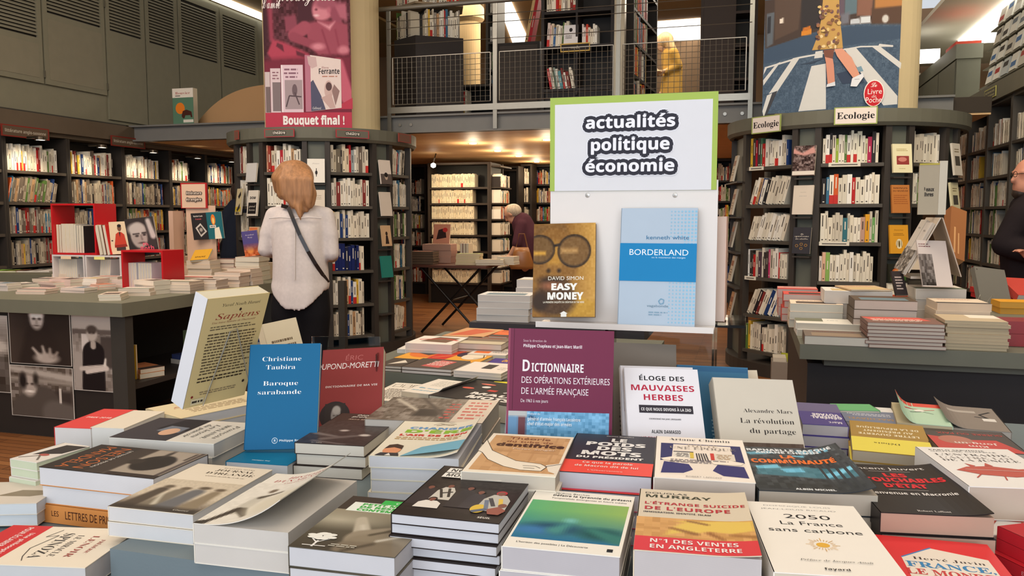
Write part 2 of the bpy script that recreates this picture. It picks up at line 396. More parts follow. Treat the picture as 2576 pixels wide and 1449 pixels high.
# gallery slab, its steel edge beam, the planked soffit below
mb = MB('matt', (70, 62, 54)).box((-6.98, YG + .09, 2.14), (1.9, 14.28, 2.27))
for i in range(18):
    mb.box((-6.98, YG + .1 + i * .36, 2.122), (1.9, YG + .452 + i * .36, 2.139), (232, 190, 136), 'paint')
struct(mb, 'slab_gallery')
mb = MB('paint', (122, 120, 116))
mb.box((-6.68, YG + .03, 2.105), (1.6, YG + .05, 2.28)); mb.box((-6.68, YG - .02, 2.262), (1.6, YG + .088, 2.28)); mb.box((-6.68, YG - .02, 2.105), (1.6, YG + .088, 2.121))
for x in (-3.42, -3.3, -.25, -.1): mb.tube([(x, YG + .03, 2.19), (x, YG + .018, 2.19)], .016, (150, 148, 142), 'steel', 10)
struct(mb, 'beam_gallery')
# left wall: fascia over the shelving, cupboard fronts above
mb = MB('paint', (96, 82, 66)); mb.box((-7.0, 2.5, 2.06), (XL, 13.0, 2.10)); mb.box((-7.0, 2.5, 2.10), (XL + .05, 13, 2.265))
struct(mb, 'trim_fascia')
mb = MB('paint', (126, 122, 102)); mb.box((-7.0, 2.5, 2.285), (XL - .012, 12.5, 4.02)); mb.box((-7.0, 2.5, 2.27), (XL + .01, 7.6, 2.284), (60, 56, 50))
struct(mb, 'wall_cupboard_back')
us = [(-420, 'a'), (-140, 'a'), (107, 'a'), (265, 'a'), (365, 'b'), (448, 'b'), (553, 'c'), (648, 'c')]
ys = [P(u, 120, x=XL).y for u, _ in us]
lb_ = ['nearest of all, mostly out of frame', 'second from the photo edge', 'with a deep plain panel and hinges', 'narrow, with its louvre set high', 'narrow, just before the standing book', 'wide louvre, above the standing book', 'farthest, brightly lit at the top']
lou = [3.05, 3.03, P(185, 44, x=XL).z, P(316, 82, x=XL).z, P(400, 108, x=XL).z, P(505, 142, x=XL).z, P(598, 172, x=XL).z]
for i in range(len(ys) - 1):
    y0, y1 = ys[i] + .012, ys[i + 1] - .012; zb = 2.57 if us[i + 1][1] == 'a' else 2.32; zl = lou[i]
    t = thing('wall_cupboard', 'grey-green wall cupboard front, ' + lb_[i], 'cupboard', (XL, (y0 + y1) / 2, zb))
    rl = lambda x, y, z: (x - XL, y - (y0 + y1) / 2, z - zb); m = .05
    mb = MB('paint', (126, 122, 102)); mb.box(rl(XL - .011, y0, zb), rl(XL + .012, y1, zl - .03)); mb.box(rl(XL - .011, y0, zl - .03), rl(XL + .012, y0 + m, 3.98)); mb.box(rl(XL - .011, y1 - m, zl - .03), rl(XL + .012, y1, 3.98)); mb.box(rl(XL - .011, y0 + m, 3.90), rl(XL + .012, y1 - m, 3.98))
    if zb > 2.4: mb.box(rl(XL + .012, y0 + .05, zb + .05), rl(XL + .015, y1 - .05, zl - .09), (130, 124, 104))
    mb.build('door', t)
    mb = MB('paint', (130, 126, 108)); z = zl
    mb.box(rl(XL - .010, y0 + m, zl - .03), rl(XL - .008, y1 - m, 3.9), (30, 28, 24))
    while z < 3.89:
        a, b = rl(XL + .010, y0 + m, z - .010), rl(XL - .006, y1 - m, z + .012)
        mb.add([(a[0], a[1], a[2]), (a[0], b[1], a[2]), (b[0], b[1], b[2]), (b[0], a[1], b[2]), (a[0], a[1], a[2] + .006), (a[0], b[1], a[2] + .006), (b[0], b[1], b[2] + .006), (b[0], a[1], b[2] + .006)], [(0, 1, 2, 3), (7, 6, 5, 4), (0, 4, 5, 1), (2, 6, 7, 3)]); z += .034
    mb.build('louvre_grille', t)
    if zb > 2.4:
        for zz in (2.63, 3.5): MB('paint', (92, 88, 74)).box(rl(XL + .012, y1 - .004, zz), rl(XL + .022, y1 + .012, zz + .07)).build('hinge', t)
y0 = P(490, 10, x=XL).y
l = MB('panel').box((XL - .02, 6.0, 4.04), (XL + .08, 12.4, 4.10)); tag(l.build('light_trough'), 'bright linear light along the top of the louvred cupboards', 'light')
struct(MB('matt', (150, 124, 84)).box((-6.98, 7.7, 4.105), (-5.2, 12.5, 4.14)), 'ceiling_cove')
# ================================================================== shelved books
WHT = [(236, 226, 206), (226, 214, 192), (240, 234, 222), (216, 206, 186), (230, 220, 200), (204, 192, 172), (238, 230, 214)]
ACCENT = [(184, 36, 36), (40, 36, 38), (36, 60, 110), (208, 90, 40), (224, 180, 60), (90, 120, 60), (52, 46, 44), (130, 50, 46), (60, 110, 140), (190, 150, 110), (110, 96, 84), (150, 140, 130)]
CN = {(184, 36, 36): 'red', (40, 36, 38): 'black', (36, 60, 110): 'navy', (208, 90, 40): 'orange', (224, 180, 60): 'yellow', (90, 120, 60): 'green', (52, 46, 44): 'black', (130, 50, 46): 'maroon', (60, 110, 140): 'blue', (190, 150, 110): 'tan', (110, 96, 84): 'brown', (150, 140, 130): 'grey', (24, 36, 92): 'navy'}
rng = random.Random(11)
FAR = MB('print')            # the many far books past the nearest three hundred
NB = [0]
def one_book(mb, x0, w, dp, h, col, lean, rr, T):
    """spine facing -y at y=0, standing on z=0; lean in radians"""
    Lm = Matrix.Translation((x0, 0, 0)) @ Matrix.Rotation(lean, 4, 'Y')
    Q = T @ Lm; c2 = (236, 228, 210)
    mb.add([(0, 0, 0), (w, 0, 0), (w, dp, 0), (0, dp, 0), (0, 0, h), (w, 0, h), (w, dp, h), (0, dp, h)],
           [(0, 1, 5, 4), (1, 2, 6, 5), (3, 0, 4, 7), (2, 3, 7, 6)], col, 'print', Q)
    mb.add([(0, 0, h), (w, 0, h), (w, dp, h), (0, dp, h)], [(0, 1, 2, 3)], c2, 'print', Q)
    dark = (70, 60, 52) if sum(col) > 420 else (226, 216, 196)
    if w > .011:
        k = rr.random(); a = h * (.3 + .25 * rr.random()); b = min(h * .93, a + h * (.2 + .25 * rr.random()))
        mb.add([(w * .38, -.0005, a), (w * .62, -.0005, a), (w * .62, -.0005, b), (w * .38, -.0005, b)], [(0, 1, 2, 3)], dark, 'print', Q)
        if k < .6: mb.add([(w * .3, -.0005, h * .06), (w * .7, -.0005, h * .06), (w * .7, -.0005, h * .1), (w * .3, -.0005, h * .1)], [(0, 1, 2, 3)], dark, 'print', Q)
        if k > .94: mb.add([(0, -.0006, 0), (w, -.0006, 0), (w, -.0006, h * .3), (0, -.0006, h * .3)], [(0, 1, 2, 3)], (196, 50, 44) if col[0] != 184 else (236, 220, 200), 'print', Q)
def shelf_row(T, width, hmax, where, solo=True, fill=.85, pal=None, acc=.3, lean=0., seed=0, dp=.16, hs=(.62, .86), ws=(.012, .03), group=None, cols=None):
    """a row of standing books on a shelf; T: origin at the left front of the shelf, x along it, y into it"""
    rr = random.Random(seed); x = .006; n = 0; last = None; leaning = 0.
    pal = pal or WHT
    while True:
        w = rr.uniform(*ws); h = hmax * rr.uniform(*hs); col = rr.choice(ACCENT) if rr.random() < acc else rr.choice(pal)
        if cols and n < len(cols) and cols[n]: col = cols[n]
        if rr.random() < .12: leaning = rr.uniform(.02, .06)
        a = lean if lean else 0.
        step = w / max(_c(a), .5) + .0012
        need = x + step + (h * abs(_s(a)) if a else 0)
        if need > width * fill or n > 29: break
        Q = T @ Matrix.Translation((0, rr.uniform(.0, .012), .0008))
        xx = x + (w * _s(a) * math.tan(a) if a >= 0 else h * abs(_s(a)))
        if solo:
            mb = MB('print'); one_book(mb, 0, w, dp, h, col, 0, rr, Matrix.Identity(4))
            o = mb.build('shelved_book'); o.matrix_world = Q @ Matrix.Translation((xx, 0, (w * abs(_s(a)) if a > 0 else 0))) @ Matrix.Rotation(a, 4, 'Y')
            cn = CN.get(col, 'cream' if sum(col) < 660 else 'white'); th = 'thick' if w > .023 else 'slim' if w < .016 else 'medium'
            tag(o, '%s %s book, %s from left, %s' % (th, cn, ORD[n], where), 'book', group); NB[0] += 1
        else: one_book(FAR, xx, w, dp, h, col, a, rr, Q @ Matrix.Translation((0, 0, (w * abs(_s(a)) if a > 0 else 0))))
        x += step; n += 1
    return x
def T2(x, y, z, ang): return Matrix.Translation((x, y, z)) @ Matrix.Rotation(ang, 4, 'Z')
def shelf_tag(p, ang, w=.06, parent=None):
    pass
# ------------------------------------------------------------------ bookcases of the left wall (face +x)
yb = [5.30, 6.04, 6.79, 7.55, 8.32, 8.99, 9.66]
ZS = [1.71, 1.41, 1.11, .81, .50, .18]
names = ['at the photo edge', 'under the first red section sign', 'second bay of the left wall', 'third bay of the left wall', 'fourth bay, behind the small table sign', 'last bay before the round bookcase']
SN = ['top shelf', 'second shelf', 'third shelf', 'fourth shelf', 'fifth shelf', 'bottom shelf']
for i in range(6):
    y0, y1 = yb[i] + .002, yb[i + 1] - .002
    t = thing('bookcase', 'dark brown wall bookcase, ' + names[i], 'bookcase', (XL, y0, 0))
    rl = lambda x, y, z: (x - XL, y - y0, z)
    MB('paint', DK).box(rl(XL - .28, y0, 0), rl(XL, y0 + .022, 2.055)).build('side_panel', t); MB('paint', DK).box(rl(XL - .28, y1 - .022, 0), rl(XL, y1, 2.055)).build('side_panel', t)
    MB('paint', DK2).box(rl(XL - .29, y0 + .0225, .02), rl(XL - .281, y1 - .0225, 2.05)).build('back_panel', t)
    for z in ZS: MB('paint', (84, 74, 64)).box(rl(XL - .279, y0 + .0225, z - .028), rl(XL - .008, y1 - .0225, z)).build('shelf', t)
    MB('paint', DK).box(rl(XL - .279, y0 + .0225, 0), rl(XL - .02, y1 - .0225, .1)).build('plinth', t)
    for k, z in enumerate(ZS[:5]):
        ln = {(1, 1): .22, (3, 3): 0}.get((i, k), 0)
        shelf_row(T2(XL - .03, y0 + .03, z, R(90)), y1 - y0 - .06, .30, '%s of %s' % (SN[k], ['edge bay', 'first left-wall bay', 'second left-wall bay', 'third left-wall bay', 'fourth left-wall bay', 'fifth left-wall bay'][i]), solo=False, fill=[.0, .9, .88, .8, .6, .95][i] if k == 0 else .92, acc=.35 if k != 2 else .5, seed=i * 17 + k, lean=ln,
                  pal=None if k == 0 else [(176, 160, 138), (160, 146, 126), (190, 176, 154), (146, 130, 112), (200, 186, 164), (120, 106, 92)])
# picture lamps over the bays
for i, (u, v) in enumerate([(102, 353), (257, 372), (386, 385), (497, 399), (583, 408)]):
    p = P(u, v, x=XL + .22); t = thing('shelf_lamp', 'small glowing lamp arm over the wall bookcase, ' + ['by the first red sign', 'between the two red signs', 'just past the second red sign', 'above the gap beside the small table sign', 'last before the round bookcase'][i], 'lamp', tuple(p))
    MB('steel', (60, 54, 48)).tube([(-.17, 0, .03), (-.03, 0, .03)], .012).build('arm', t)
    MB('steel', (80, 72, 62)).lathe([(.02, .035), (.045, .03), (.05, .0)], (0, 0), 16).build('shade', t)
    MB('lamp', (255, 240, 210)).lathe([(0, .004), (.043, .004)], (0, 0), 16).build('bulb', t)
    l = bpy.data.lights.new('shelf_lamp_light', 'SPOT'); l.energy = 9; l.color = (1, .84, .6); l.spot_size = R(110); l.spot_blend = .6; l.shadow_soft_size = .04
    o = bpy.data.objects.new('shelf_lamp_light', l); COL.objects.link(o); o.location = p - Vector((0, 0, .02)); o.rotation_euler = (Vector((-.22, 0, -.45))).to_track_quat('-Z', 'Y').to_euler()
def plate(name, label, a, b, depth, back, art, cat='sign', thick=.006):
    """flat sign: a, b lower-left and lower-right corners in the room, depth = height; faces to the right of a->b ... towards the viewer"""
    ex = (Vector(b) - Vector(a)); w = ex.length; ex.normalize(); up = Vector((0, 0, 1)); n = ex.cross(up)
    mb = MB('print', back); mb.box((0, 0, 0), (w, depth, thick)); art_to(mb, art, w, depth, lambda x, y, e: (x, y, thick + e), dz=.0004, cap=.01)
    return tag(mb.build(name, mat4=T3(Vector(a), ex, up, n)), label, cat)
for i, (u0, u1, v0) in enumerate([(2, 106, 350), (279, 350, 372)]):
    a = P(u0, v0 if i else 338, x=XL + .06); b = P(u1, 0, x=XL + .06); zz = P(u1, 352 if i == 0 else 374, x=XL + .06).z
    plate('section_sign', 'red-framed section sign on the left wall fascia, ' + ('nearest the photo edge' if i == 0 else 'second along the wall'), (a.x, a.y, zz), (b.x, b.y, zz), .11, (132, 44, 34), [('r', .03, .1, .97, .9, (96, 78, 62)), ('t', 'littérature anglo-saxonne', .5, .38, .26, .86, (190, 178, 160), 'b', 'c')])
# beige curved screen and the book standing on the gallery edge
a = P(502, 312, y=YG + .35); b = P(668, 312, y=YG + .35); h = P(600, 206, y=YG + .35).z - a.z
mb = MB('matt', (186, 146, 104)); n = 20; z0 = 2.27; W_ = b.x - a.x + .3
pts = [(a.x, z0)] + [(a.x + W_, z0)] + [(a.x + W_ * (1 - k / n), z0 + h * (1 - (k / n) ** 3.2 * .85)) for k in range(n + 1)]
mb.add([(x, YG + .32, z) for x, z in pts] + [(x, YG + .38, z) for x, z in pts], [tuple(range(len(pts))), tuple(range(len(pts), 2 * len(pts)))[::-1]] + [(i, (i + 1) % len(pts), len(pts) + (i + 1) % len(pts), len(pts) + i) for i in range(len(pts))])
tag(mb.build('screen'), 'beige arched screen standing on the gallery left of the magenta poster', 'screen')
a = P(436, 313, y=YG + .02); b = P(488, 313, y=YG + .02); hh = P(460, 222, y=YG + .02).z - 2.281; w = b.x - a.x
book_at(T3((a.x + w / 2, YG + .02, 2.2815 + hh / 2), (1, 0, 0), (0, 0, 1), (0, -1, 0)) @ Matrix.Translation((0, 0, -.075)) , 'giant display book standing on the gallery edge, white title band, green picture with orange sun', w, hh, .075, (92, 128, 104), [
    ('r', 0, .74, 1, 1, (236, 226, 212)), ('t', 'Bouvier', .5, .83, .075, .72, (170, 60, 56), 'S', 'c'), ('r', .14, .78, .38, .8, (60, 50, 46)), ('e', .36, .44, .22, .16, (232, 130, 40)), ('p', [(.42, .22), (.48, .36), (.66, .4), (.9, .34), (.94, .18), (.86, .18), (.84, .24), (.6, .24), (.56, .16), (.48, .16)], (74, 38, 30)), ('r', .5, .04, .98, .12, (226, 220, 206))], page=(226, 212, 186))
# ================================================================== round bookcases with pillars
def drum(label, uc, dep, R_, bounds, rows, bays, side):
    c = P(uc, 545, d=dep); cx, cy = c.x, c.y
    t = thing('round_bookcase', label, 'bookcase', (cx, cy, 0))
    # boundary pixels -> angles round the drum (towards the camera is ang0)
    ang0 = math.atan2(-cy, -cx); D = math.hypot(cx, cy); base = math.atan((uc - IW / 2) / FPX)
    def ang(u):
        best = min((abs(math.atan2((q.x * RG[0] + q.y * RG[1]), (q.x * FW[0] + q.y * FW[1]) / _c(PITCH)) - math.atan((u - IW / 2) / FPX / _c(PITCH))), k) for k in range(-92, 93) for q in [Vector((cx + R_ * _c(ang0 + R(k)), cy + R_ * _s(ang0 + R(k)), 0))])
        return ang0 + R(best[1])
    A = [ang(u) for u in bounds]
    pt = lambda a, r=R_: Vector((cx + r * _c(a), cy + r * _s(a), 0))
    loc = lambda p: (p.x - cx, p.y - cy, p.z)
    mb = MB('paint', (104, 102, 88)); mb.lathe([(0, 2.05), (R_ + .035, 2.05), (R_ + .035, 1.955), (R_ + .015, 1.93), (R_ - .02, 1.93), (R_ - .02, 1.95), (0, 1.95)], (0, 0), 64); mb.build('cornice', t)
    MB('paint', DK).lathe([(0, .1), (R_ + .01, .1), (R_ + .01, 0), (0, 0)], (0, 0), 64).build('base_ring', t)
    MB('paint', DK2).lathe([(R_ - .28, .1), (R_ - .28, 1.949)], (0, 0), 48).build('core', t)
    for a in A:
        o = pt(a, R_ - .14); m = Matrix.Translation(loc(o)) @ Matrix.Rotation(a, 4, 'Z')
        MB('paint', DK).box((.085, -.022, .1), (.142, .022, 1.93), T=m).build('upright', t)
    out = []
    for k, (kind, nm) in enumerate(bays):
        p0, p1 = pt(A[k], R_ - .003), pt(A[k + 1], R_ - .003); ex = (p1 - p0); L = ex.length; ex.normalize(); yaw = math.atan2(ex.y, ex.x); inn = Vector((-ex.y, ex.x, 0))
        if inn.dot(Vector((cx, cy, 0)) - p0) < 0: inn = -inn
        out.append((p0, p1, ex, L, yaw, inn))
        if kind == 'strip':
            MB('paint', (96, 98, 88)).box((.02, .03, .1), (L - .02, .045, 1.93), T=Matrix.Translation(loc(p0)) @ Matrix.Rotation(yaw, 4, 'Z')).build('grey_panel', t)
            for z in (1.595, 1.305, 1.01, .72, .41): MB('paint', DK).box((.02, -.055, z - .048), (L - .02, .029, z - .036), T=Matrix.Translation(loc(p0)) @ Matrix.Rotation(yaw, 4, 'Z')).build('ledge', t)
        else:
            for z in rows: MB('paint', (78, 72, 64)).box((.023, .0, z - .026), (L - .023, .26, z), T=Matrix.Translation(loc(p0)) @ Matrix.Rotation(yaw, 4, 'Z')).build('shelf', t)
    # pillar above
    struct(MB('matt', CREAMW).lathe([(.0, 2.052), (.55, 2.052), (.55, 4.49), (0, 4.49)], (cx, cy), 48), 'pillar_' + side)
    return cx, cy, out, pt, A
ROWS = [1.665, 1.365, 1.08, .785, .48, .19]
# left drum: plays
lbnd = [600, 634, 664, 772, 830, 947, 986, 1036]
cx1, cy1, seg1, pt1, A1 = drum('round grey-brown bookcase of plays under the magenta poster pillar', 818, 8.05, .865, lbnd, ROWS, [('bay', ''), ('strip', ''), ('bay', ''), ('strip', ''), ('bay', ''), ('strip', ''), ('bay', '')], 'left')
BG = 'books in the round bookcase of plays'
for b, nm in ((0, 'edge bay, play bookcase'), (2, "bay behind the shopper"), (4, 'wide bay, play bookcase'), (6, 'far bay, play bookcase')):
    p0, p1, ex, L, yaw, inn = seg1[b]
    for k, z in enumerate(ROWS[:6]):
        if b == 2 and k > 2: continue
        if b == 0 and k > 2: continue
        cols = {(4, 3): [None, (24, 36, 92), (24, 36, 92), (24, 36, 92), (30, 34, 60), (24, 36, 92), (24, 36, 92), (28, 36, 70), (24, 36, 92)], (4, 0): [None, (190, 176, 150), (110, 100, 84), (70, 64, 60), (226, 210, 180), (220, 200, 170), (176, 30, 34), (150, 160, 160)], (2, 0): [(206, 150, 120), (150, 60, 46), (210, 196, 170), None, None, (176, 40, 50)]}.get((b, k))
        shelf_row(Matrix.Translation((p0.x, p0.y, z)) @ Matrix.Rotation(yaw, 4, 'Z') @ Matrix.Translation((.03, .02, 0)), L - .06, .285, '%s, %s' % (SN[k], nm), seed=b * 31 + k + 5, fill=.97 if k < 3 else .82, acc=.16, cols=cols, group=BG, hs=(.66, .88), lean=.13 if (b == 6 and k in (0, 5)) else 0, ws=(.014, .034))
# right drum: ecology
rbnd = [1834, 1866, 1987, 2047, 2221, 2277, 2366, 2394]
cx2, cy2, seg2, pt2, A2 = drum('round grey-brown ecology bookcase under the street-crossing poster pillar', 2114, 6.86, .90, rbnd, ROWS, [('strip', ''), ('bay', ''), ('strip', ''), ('bay', ''), ('strip', ''), ('bay', ''), ('strip', '')], 'right')
BG = 'books in the round ecology bookcase'
for b, nm in ((1, 'bay under smaller ecology sign'), (3, 'bay under larger ecology sign'), (5, 'bay right of the orange books')):
    p0, p1, ex, L, yaw, inn = seg2[b]
    for k, z in enumerate(ROWS[:6]):
        if k > 3 and b != 1: continue
        if b == 5 and k > 1: continue
        cols = {(3, 0): [None, None, (40, 36, 38), None, (150, 176, 60), (232, 224, 208), (236, 226, 206), None, None, (236, 230, 210), (234, 226, 204), (230, 224, 200), (232, 224, 204), (214, 208, 170), (176, 40, 80), (44, 40, 40)], (1, 0): [None, (70, 62, 58), (176, 30, 50), (70, 64, 60), (80, 120, 90), (190, 44, 40)], (3, 2): [None, None, None, None, None, None, (56, 110, 120), None, (226, 214, 190), (236, 226, 206), (236, 226, 206), (190, 150, 130), (226, 160, 40), None, (110, 160, 90)], (3, 3): [(234, 220, 206), (226, 180, 150), (140, 176, 90)], (1, 3): [(236, 234, 228), (60, 54, 50), (60, 54, 50), None, None, (80, 60, 70), None, (60, 52, 50), (70, 60, 56), (200, 60, 110)]}.get((b, k))
        ln = .3 if (b == 1 and k in (1, 2)) else .42 if (b == 1 and k == 4) else 0
        shelf_row(Matrix.Translation((p0.x, p0.y, z)) @ Matrix.Rotation(yaw, 4, 'Z') @ Matrix.Translation((.03, .02, 0)), L - .06, .285, '%s, %s' % (SN[k], nm), seed=b * 37 + k + 3, fill=.97, acc=.14, cols=cols, lean=ln, group=BG, hs=(.62, .84) if not ln else (.68, .8), ws=(.015, .034))
for b, k, f0, f1 in ((3, 0, .12, .62), (3, 2, .02, .5), (1, 0, .06, .4), (1, 3, .02, .3)):
    p0, p1, ex, L, yaw, inn = seg2[b]; bc = bpy.data.objects['round_bookcase.001']; z = ROWS[k]
    mb = MB('print', (226, 218, 200)); mb.T = T2(p0.x - cx2, p0.y - cy2, z, yaw); mb.box((L * f0 + .02, -.002, -.026), (L * f1, -.0003, .004)); mb.add([(L * f0 + .04, -.0025, -.016), (L * f1 - .02, -.0025, -.016), (L * f1 - .02, -.0025, -.008), (L * f0 + .04, -.0025, -.008)], [(0, 1, 2, 3)], (96, 90, 84)); mb.build('label_strip', bc)
# cover-out books on the grey strips
def faced(seg, z, col, label, art=(), h=.2, w=None, tilt=.14, group=None):
    p0, p1, ex, L, yaw, inn = seg; w = w or min(.15, L - .05); m = (p0 + p1) / 2 - inn * .042; up = Vector((0, 0, 1)) * _c(tilt) + inn * _s(tilt); n = ex.cross(up)
    o = Vector((m.x, m.y, z)) + up * (h / 2) - n * .0; return book_at(T3(o, ex, up, n), label, w, h, .016, col, art, name='display_book', group=group)
zr = [1.595, 1.305, 1.01, .72, .41]
S = seg2
pink = [('g', 0, .16, 1, 1, ras(20, 22, (90, 70, 66), [('n', 90, 2), ('n', 60, 1), ('p', [(.0, .9), (.4, .7), (.9, .95), (1, .7), (.5, .6), (0, .7)], (206, 150, 140), .05)], 1.2, 5)), ('r', 0, .02, 1, .15, (226, 214, 200))]
faced(S[2], zr[0] - .02, (110, 90, 84), 'pink and brown patterned cover facing out, top of the left grey strip', pink, w=.165, h=.225)
faced(S[2], zr[1] - .02, (214, 200, 184), 'plain white cover facing out, under the patterned one', [('t', 'terre', .5, .75, .03, .3, (150, 140, 130), 'I', 'c'), ('x', .3, .6, .7, .66, 1, (190, 180, 170), 3)], w=.15, h=.22)
faced(S[2], zr[2] - .02, (50, 48, 54), 'dark blue cover with honeycomb, facing out on the grey strip', [('t', 'La', .5, .72, .05, .2, (226, 216, 200), 'C', 'c'), ('t', 'syndrome', .5, .64, .06, .8, (226, 216, 200), 'C', 'c'), ('t', 'des abeilles', .5, .54, .06, .7, (226, 216, 200), 'C', 'c')] + [('l', [(x + .08 * _c(R(a)), y + .05 * _s(R(a))) for a in range(0, 361, 60)], .0012, (190, 140, 60)) for x, y in ((.25, .3), (.5, .2), (.75, .32), (.5, .36))], w=.135, h=.2)
t = faced(S[4], zr[0] - .01, (232, 222, 180), 'pale yellow cover with a small pink picture, facing out beside the wide bay', [('r', .2, .28, .84, .58, (150, 60, 56)), ('e', .5, .46, .22, .08, (206, 130, 116)), ('x', .2, .74, .8, .84, 2, (170, 150, 90), 4), ('x', .3, .12, .7, .16, 1, (170, 150, 90), 4)], w=.145, h=.21)
faced(S[4], zr[1] - .01, (190, 120, 60), 'orange-brown cover with dark title, facing out on the strip', [('t', 'MENUS', .5, .86, .05, .8, (90, 50, 30), 'b', 'c'), ('t', 'DU MUSÉUM', .5, .76, .05, .84, (90, 50, 30), 'b', 'c'), ('x', .1, .3, .9, .66, 5, (160, 90, 44), 6)], w=.135, h=.205)
faced(S[4], zr[2] - .01, (222, 156, 44), 'golden yellow cover with a white beetle, facing out below the orange one', [('e', .5, .34, .18, .17, (236, 220, 180)), ('e', .5, .34, .05, .12, (110, 90, 40)), ('l', [(.4, .46), (.36, .22)], .002, (110, 90, 40)), ('l', [(.6, .46), (.64, .22)], .002, (110, 90, 40)), ('t', 'Insectes', .5, .8, .05, .5, (110, 70, 20), 'I', 'c'), ('x', .2, .62, .8, .72, 2, (150, 100, 30), 4)], w=.14, h=.21)
faced(S[4], zr[3] + .07, (40, 40, 30), 'dark cover with an orange mushroom, facing out lowest but one', [('e', .5, .6, .3, .18, (190, 96, 50)), ('e', .5, .62, .2, .08, (220, 150, 90)), ('r', .1, .1, .9, .32, (60, 96, 40))], w=.145, h=.135)
faced(S[4], zr[3] - .035, (236, 226, 204), 'cream wide cover facing out, lowest on the right strip', [('x', .15, .4, .85, .6, 2, (190, 170, 130), 3), ('r', 0, 0, 1, .14, (196, 80, 50))], w=.15, h=.10)
for k, (z, c, l) in enumerate([(zr[0] - .03, (204, 186, 160), 'top'), (zr[1] - .02, (200, 176, 150), 'second'), (zr[2], (120, 110, 104), 'third'), (zr[3], (206, 188, 164), 'fourth'), (zr[4], (196, 150, 110), 'lowest')]):
    faced(S[0], z, c, '%s side-on cover on the edge strip, left of the smaller ecology sign' % l, [('r', .1, .6, .9, .8, (150, 96, 70)), ('x', .2, .2, .8, .5, 3, (120, 100, 84), k)], w=.12, h=.22, tilt=.2)
for k, (z, c, l) in enumerate([(zr[0] - .02, (216, 206, 190), 'upper'), (zr[1] - .02, (226, 216, 176), 'lower')]):
    faced(S[6], z, c, '%s cover facing out on the strip beside the right wall shelves' % l, [('r', .2, .3, .8, .6, (80, 74, 66)), ('x', .2, .7, .8, .85, 2, (120, 100, 60), k)], w=.12, h=.24)
S = seg1
faced(S[1], zr[0] - .02, (206, 202, 196), 'plain grey-white cover facing out left of the shopper, uppermost', w=.13, h=.17)
faced(S[1], zr[1] - .03, (226, 216, 200), 'white cover with a black label block, left of the shopper', [('r', .1, .08, .9, .52, (36, 32, 32)), ('t', 'DOM', .5, .66, .09, .6, (40, 36, 36), 'h', 'c'), ('t', 'grand', .5, .34, .07, .6, (226, 216, 200), 'I', 'c'), ('t', 'homme', .5, .2, .07, .6, (226, 216, 200), 'I', 'c')], w=.13, h=.23)
faced(S[1], zr[2] - .03, (226, 190, 150), 'cover fading from orange to yellow, left of the shopper', [('g', .06, .1, .84, .96, ras(8, 16, (226, 206, 110), [('v', .2, 1, (236, 130, 80), 1), ('v', .2, 0, (200, 190, 180), 1)]))], w=.13, h=.2)
faced(S[1], zr[3], (196, 196, 190), 'pale grey cover facing out, lowest left of the shopper', w=.13, h=.2)
faced(S[3], zr[0] - .03, (236, 230, 218), 'white cover with a small black figure, beside the théâtre sign', [('e', .52, .42, .07, .09, (40, 36, 36)), ('r', .5, .25, .54, .6, (40, 36, 36)), ('t', 'Pinter', .5, .78, .04, .4, (150, 140, 130), 'I', 'c')], w=.15, h=.21)
faced(S[3], zr[1] - .02, (222, 208, 188), 'cream cover facing out just right of the shopper', [('x', .2, .6, .8, .8, 3, (176, 160, 140), 3)], w=.14, h=.22)
faced(S[5], zr[0] - .03, (222, 208, 194), 'cover with a small portrait, top of the narrow strip right of the plays', [('r', 0, 0, 1, .42, (96, 84, 78)), ('e', .5, .3, .14, .13, (190, 166, 146)), ('e', .5, .38, .16, .1, (40, 34, 32))], w=.13, h=.22)
faced(S[5], zr[1] - .03, (216, 202, 186), 'plain cream cover, second on the narrow strip right of the plays', w=.13, h=.22)
faced(S[5], zr[2] - .01, (206, 170, 130), 'tan cover with a dark figure, third on the narrow strip', [('e', .5, .6, .12, .1, (50, 36, 30)), ('p', [(.3, .1), (.4, .5), (.6, .5), (.7, .1)], (50, 36, 30))], w=.11, h=.19)
faced(S[5], zr[3] - .01, (40, 124, 112), 'turquoise cover facing out on the narrow strip', w=.13, h=.2)
# yellow and black book with bird on the far left of the play bookcase
faced(S[0], zr[1] - .02, (206, 190, 150), 'cream and yellow cover with a crow, on the play bookcase edge', [('r', 0, .12, 1, .3, (206, 180, 60)), ('p', [(.3, .7), (.7, .9), (.8, .75), (.5, .6)], (40, 34, 34)), ('p', [(.25, .2), (.75, .45), (.8, .25), (.4, .12)], (60, 54, 50)), ('t', 'BAL', .5, .03, .08, .7, (50, 40, 30), 'h', 'c')], w=.11, h=.24)
# signs on the cornices
def drum_sign(cx, cy, R_, u0, u1, z0, z1, label, back, art, pt):
    a, b = None, None
    ang0 = math.atan2(-cy, -cx)
    def hit(u):
        r = FW + RG * (u - IW / 2) / FPX; dx, dy = r[0], r[1]; rr = R_ + .045
        A_ = dx * dx + dy * dy; B_ = -2 * (dx * cx + dy * cy); C_ = cx * cx + cy * cy - rr * rr; t = (-B_ - math.sqrt(max(B_ * B_ - 4 * A_ * C_, 0))) / (2 * A_); return Vector((dx * t, dy * t, z0))
    a, b = hit(u0), hit(u1); off = (a + b) / 2 - Vector((cx, cy, z0)); off.z = 0; k = (R_ + .05 - off.length) * off.normalized()
    plate('section_sign', label, a + k, b + k, z1 - z0, back, art)
drum_sign(cx2, cy2, .9, 1885, 1957, 1.915, 2.045, 'smaller white ecology sign with green edge, first on the rim', (156, 168, 96), [('r', .04, .06, .96, .94, (230, 216, 206)), ('t', 'Ecologie', .5, .33, .36, .88, (34, 26, 26), 'B', 'c')], pt2)
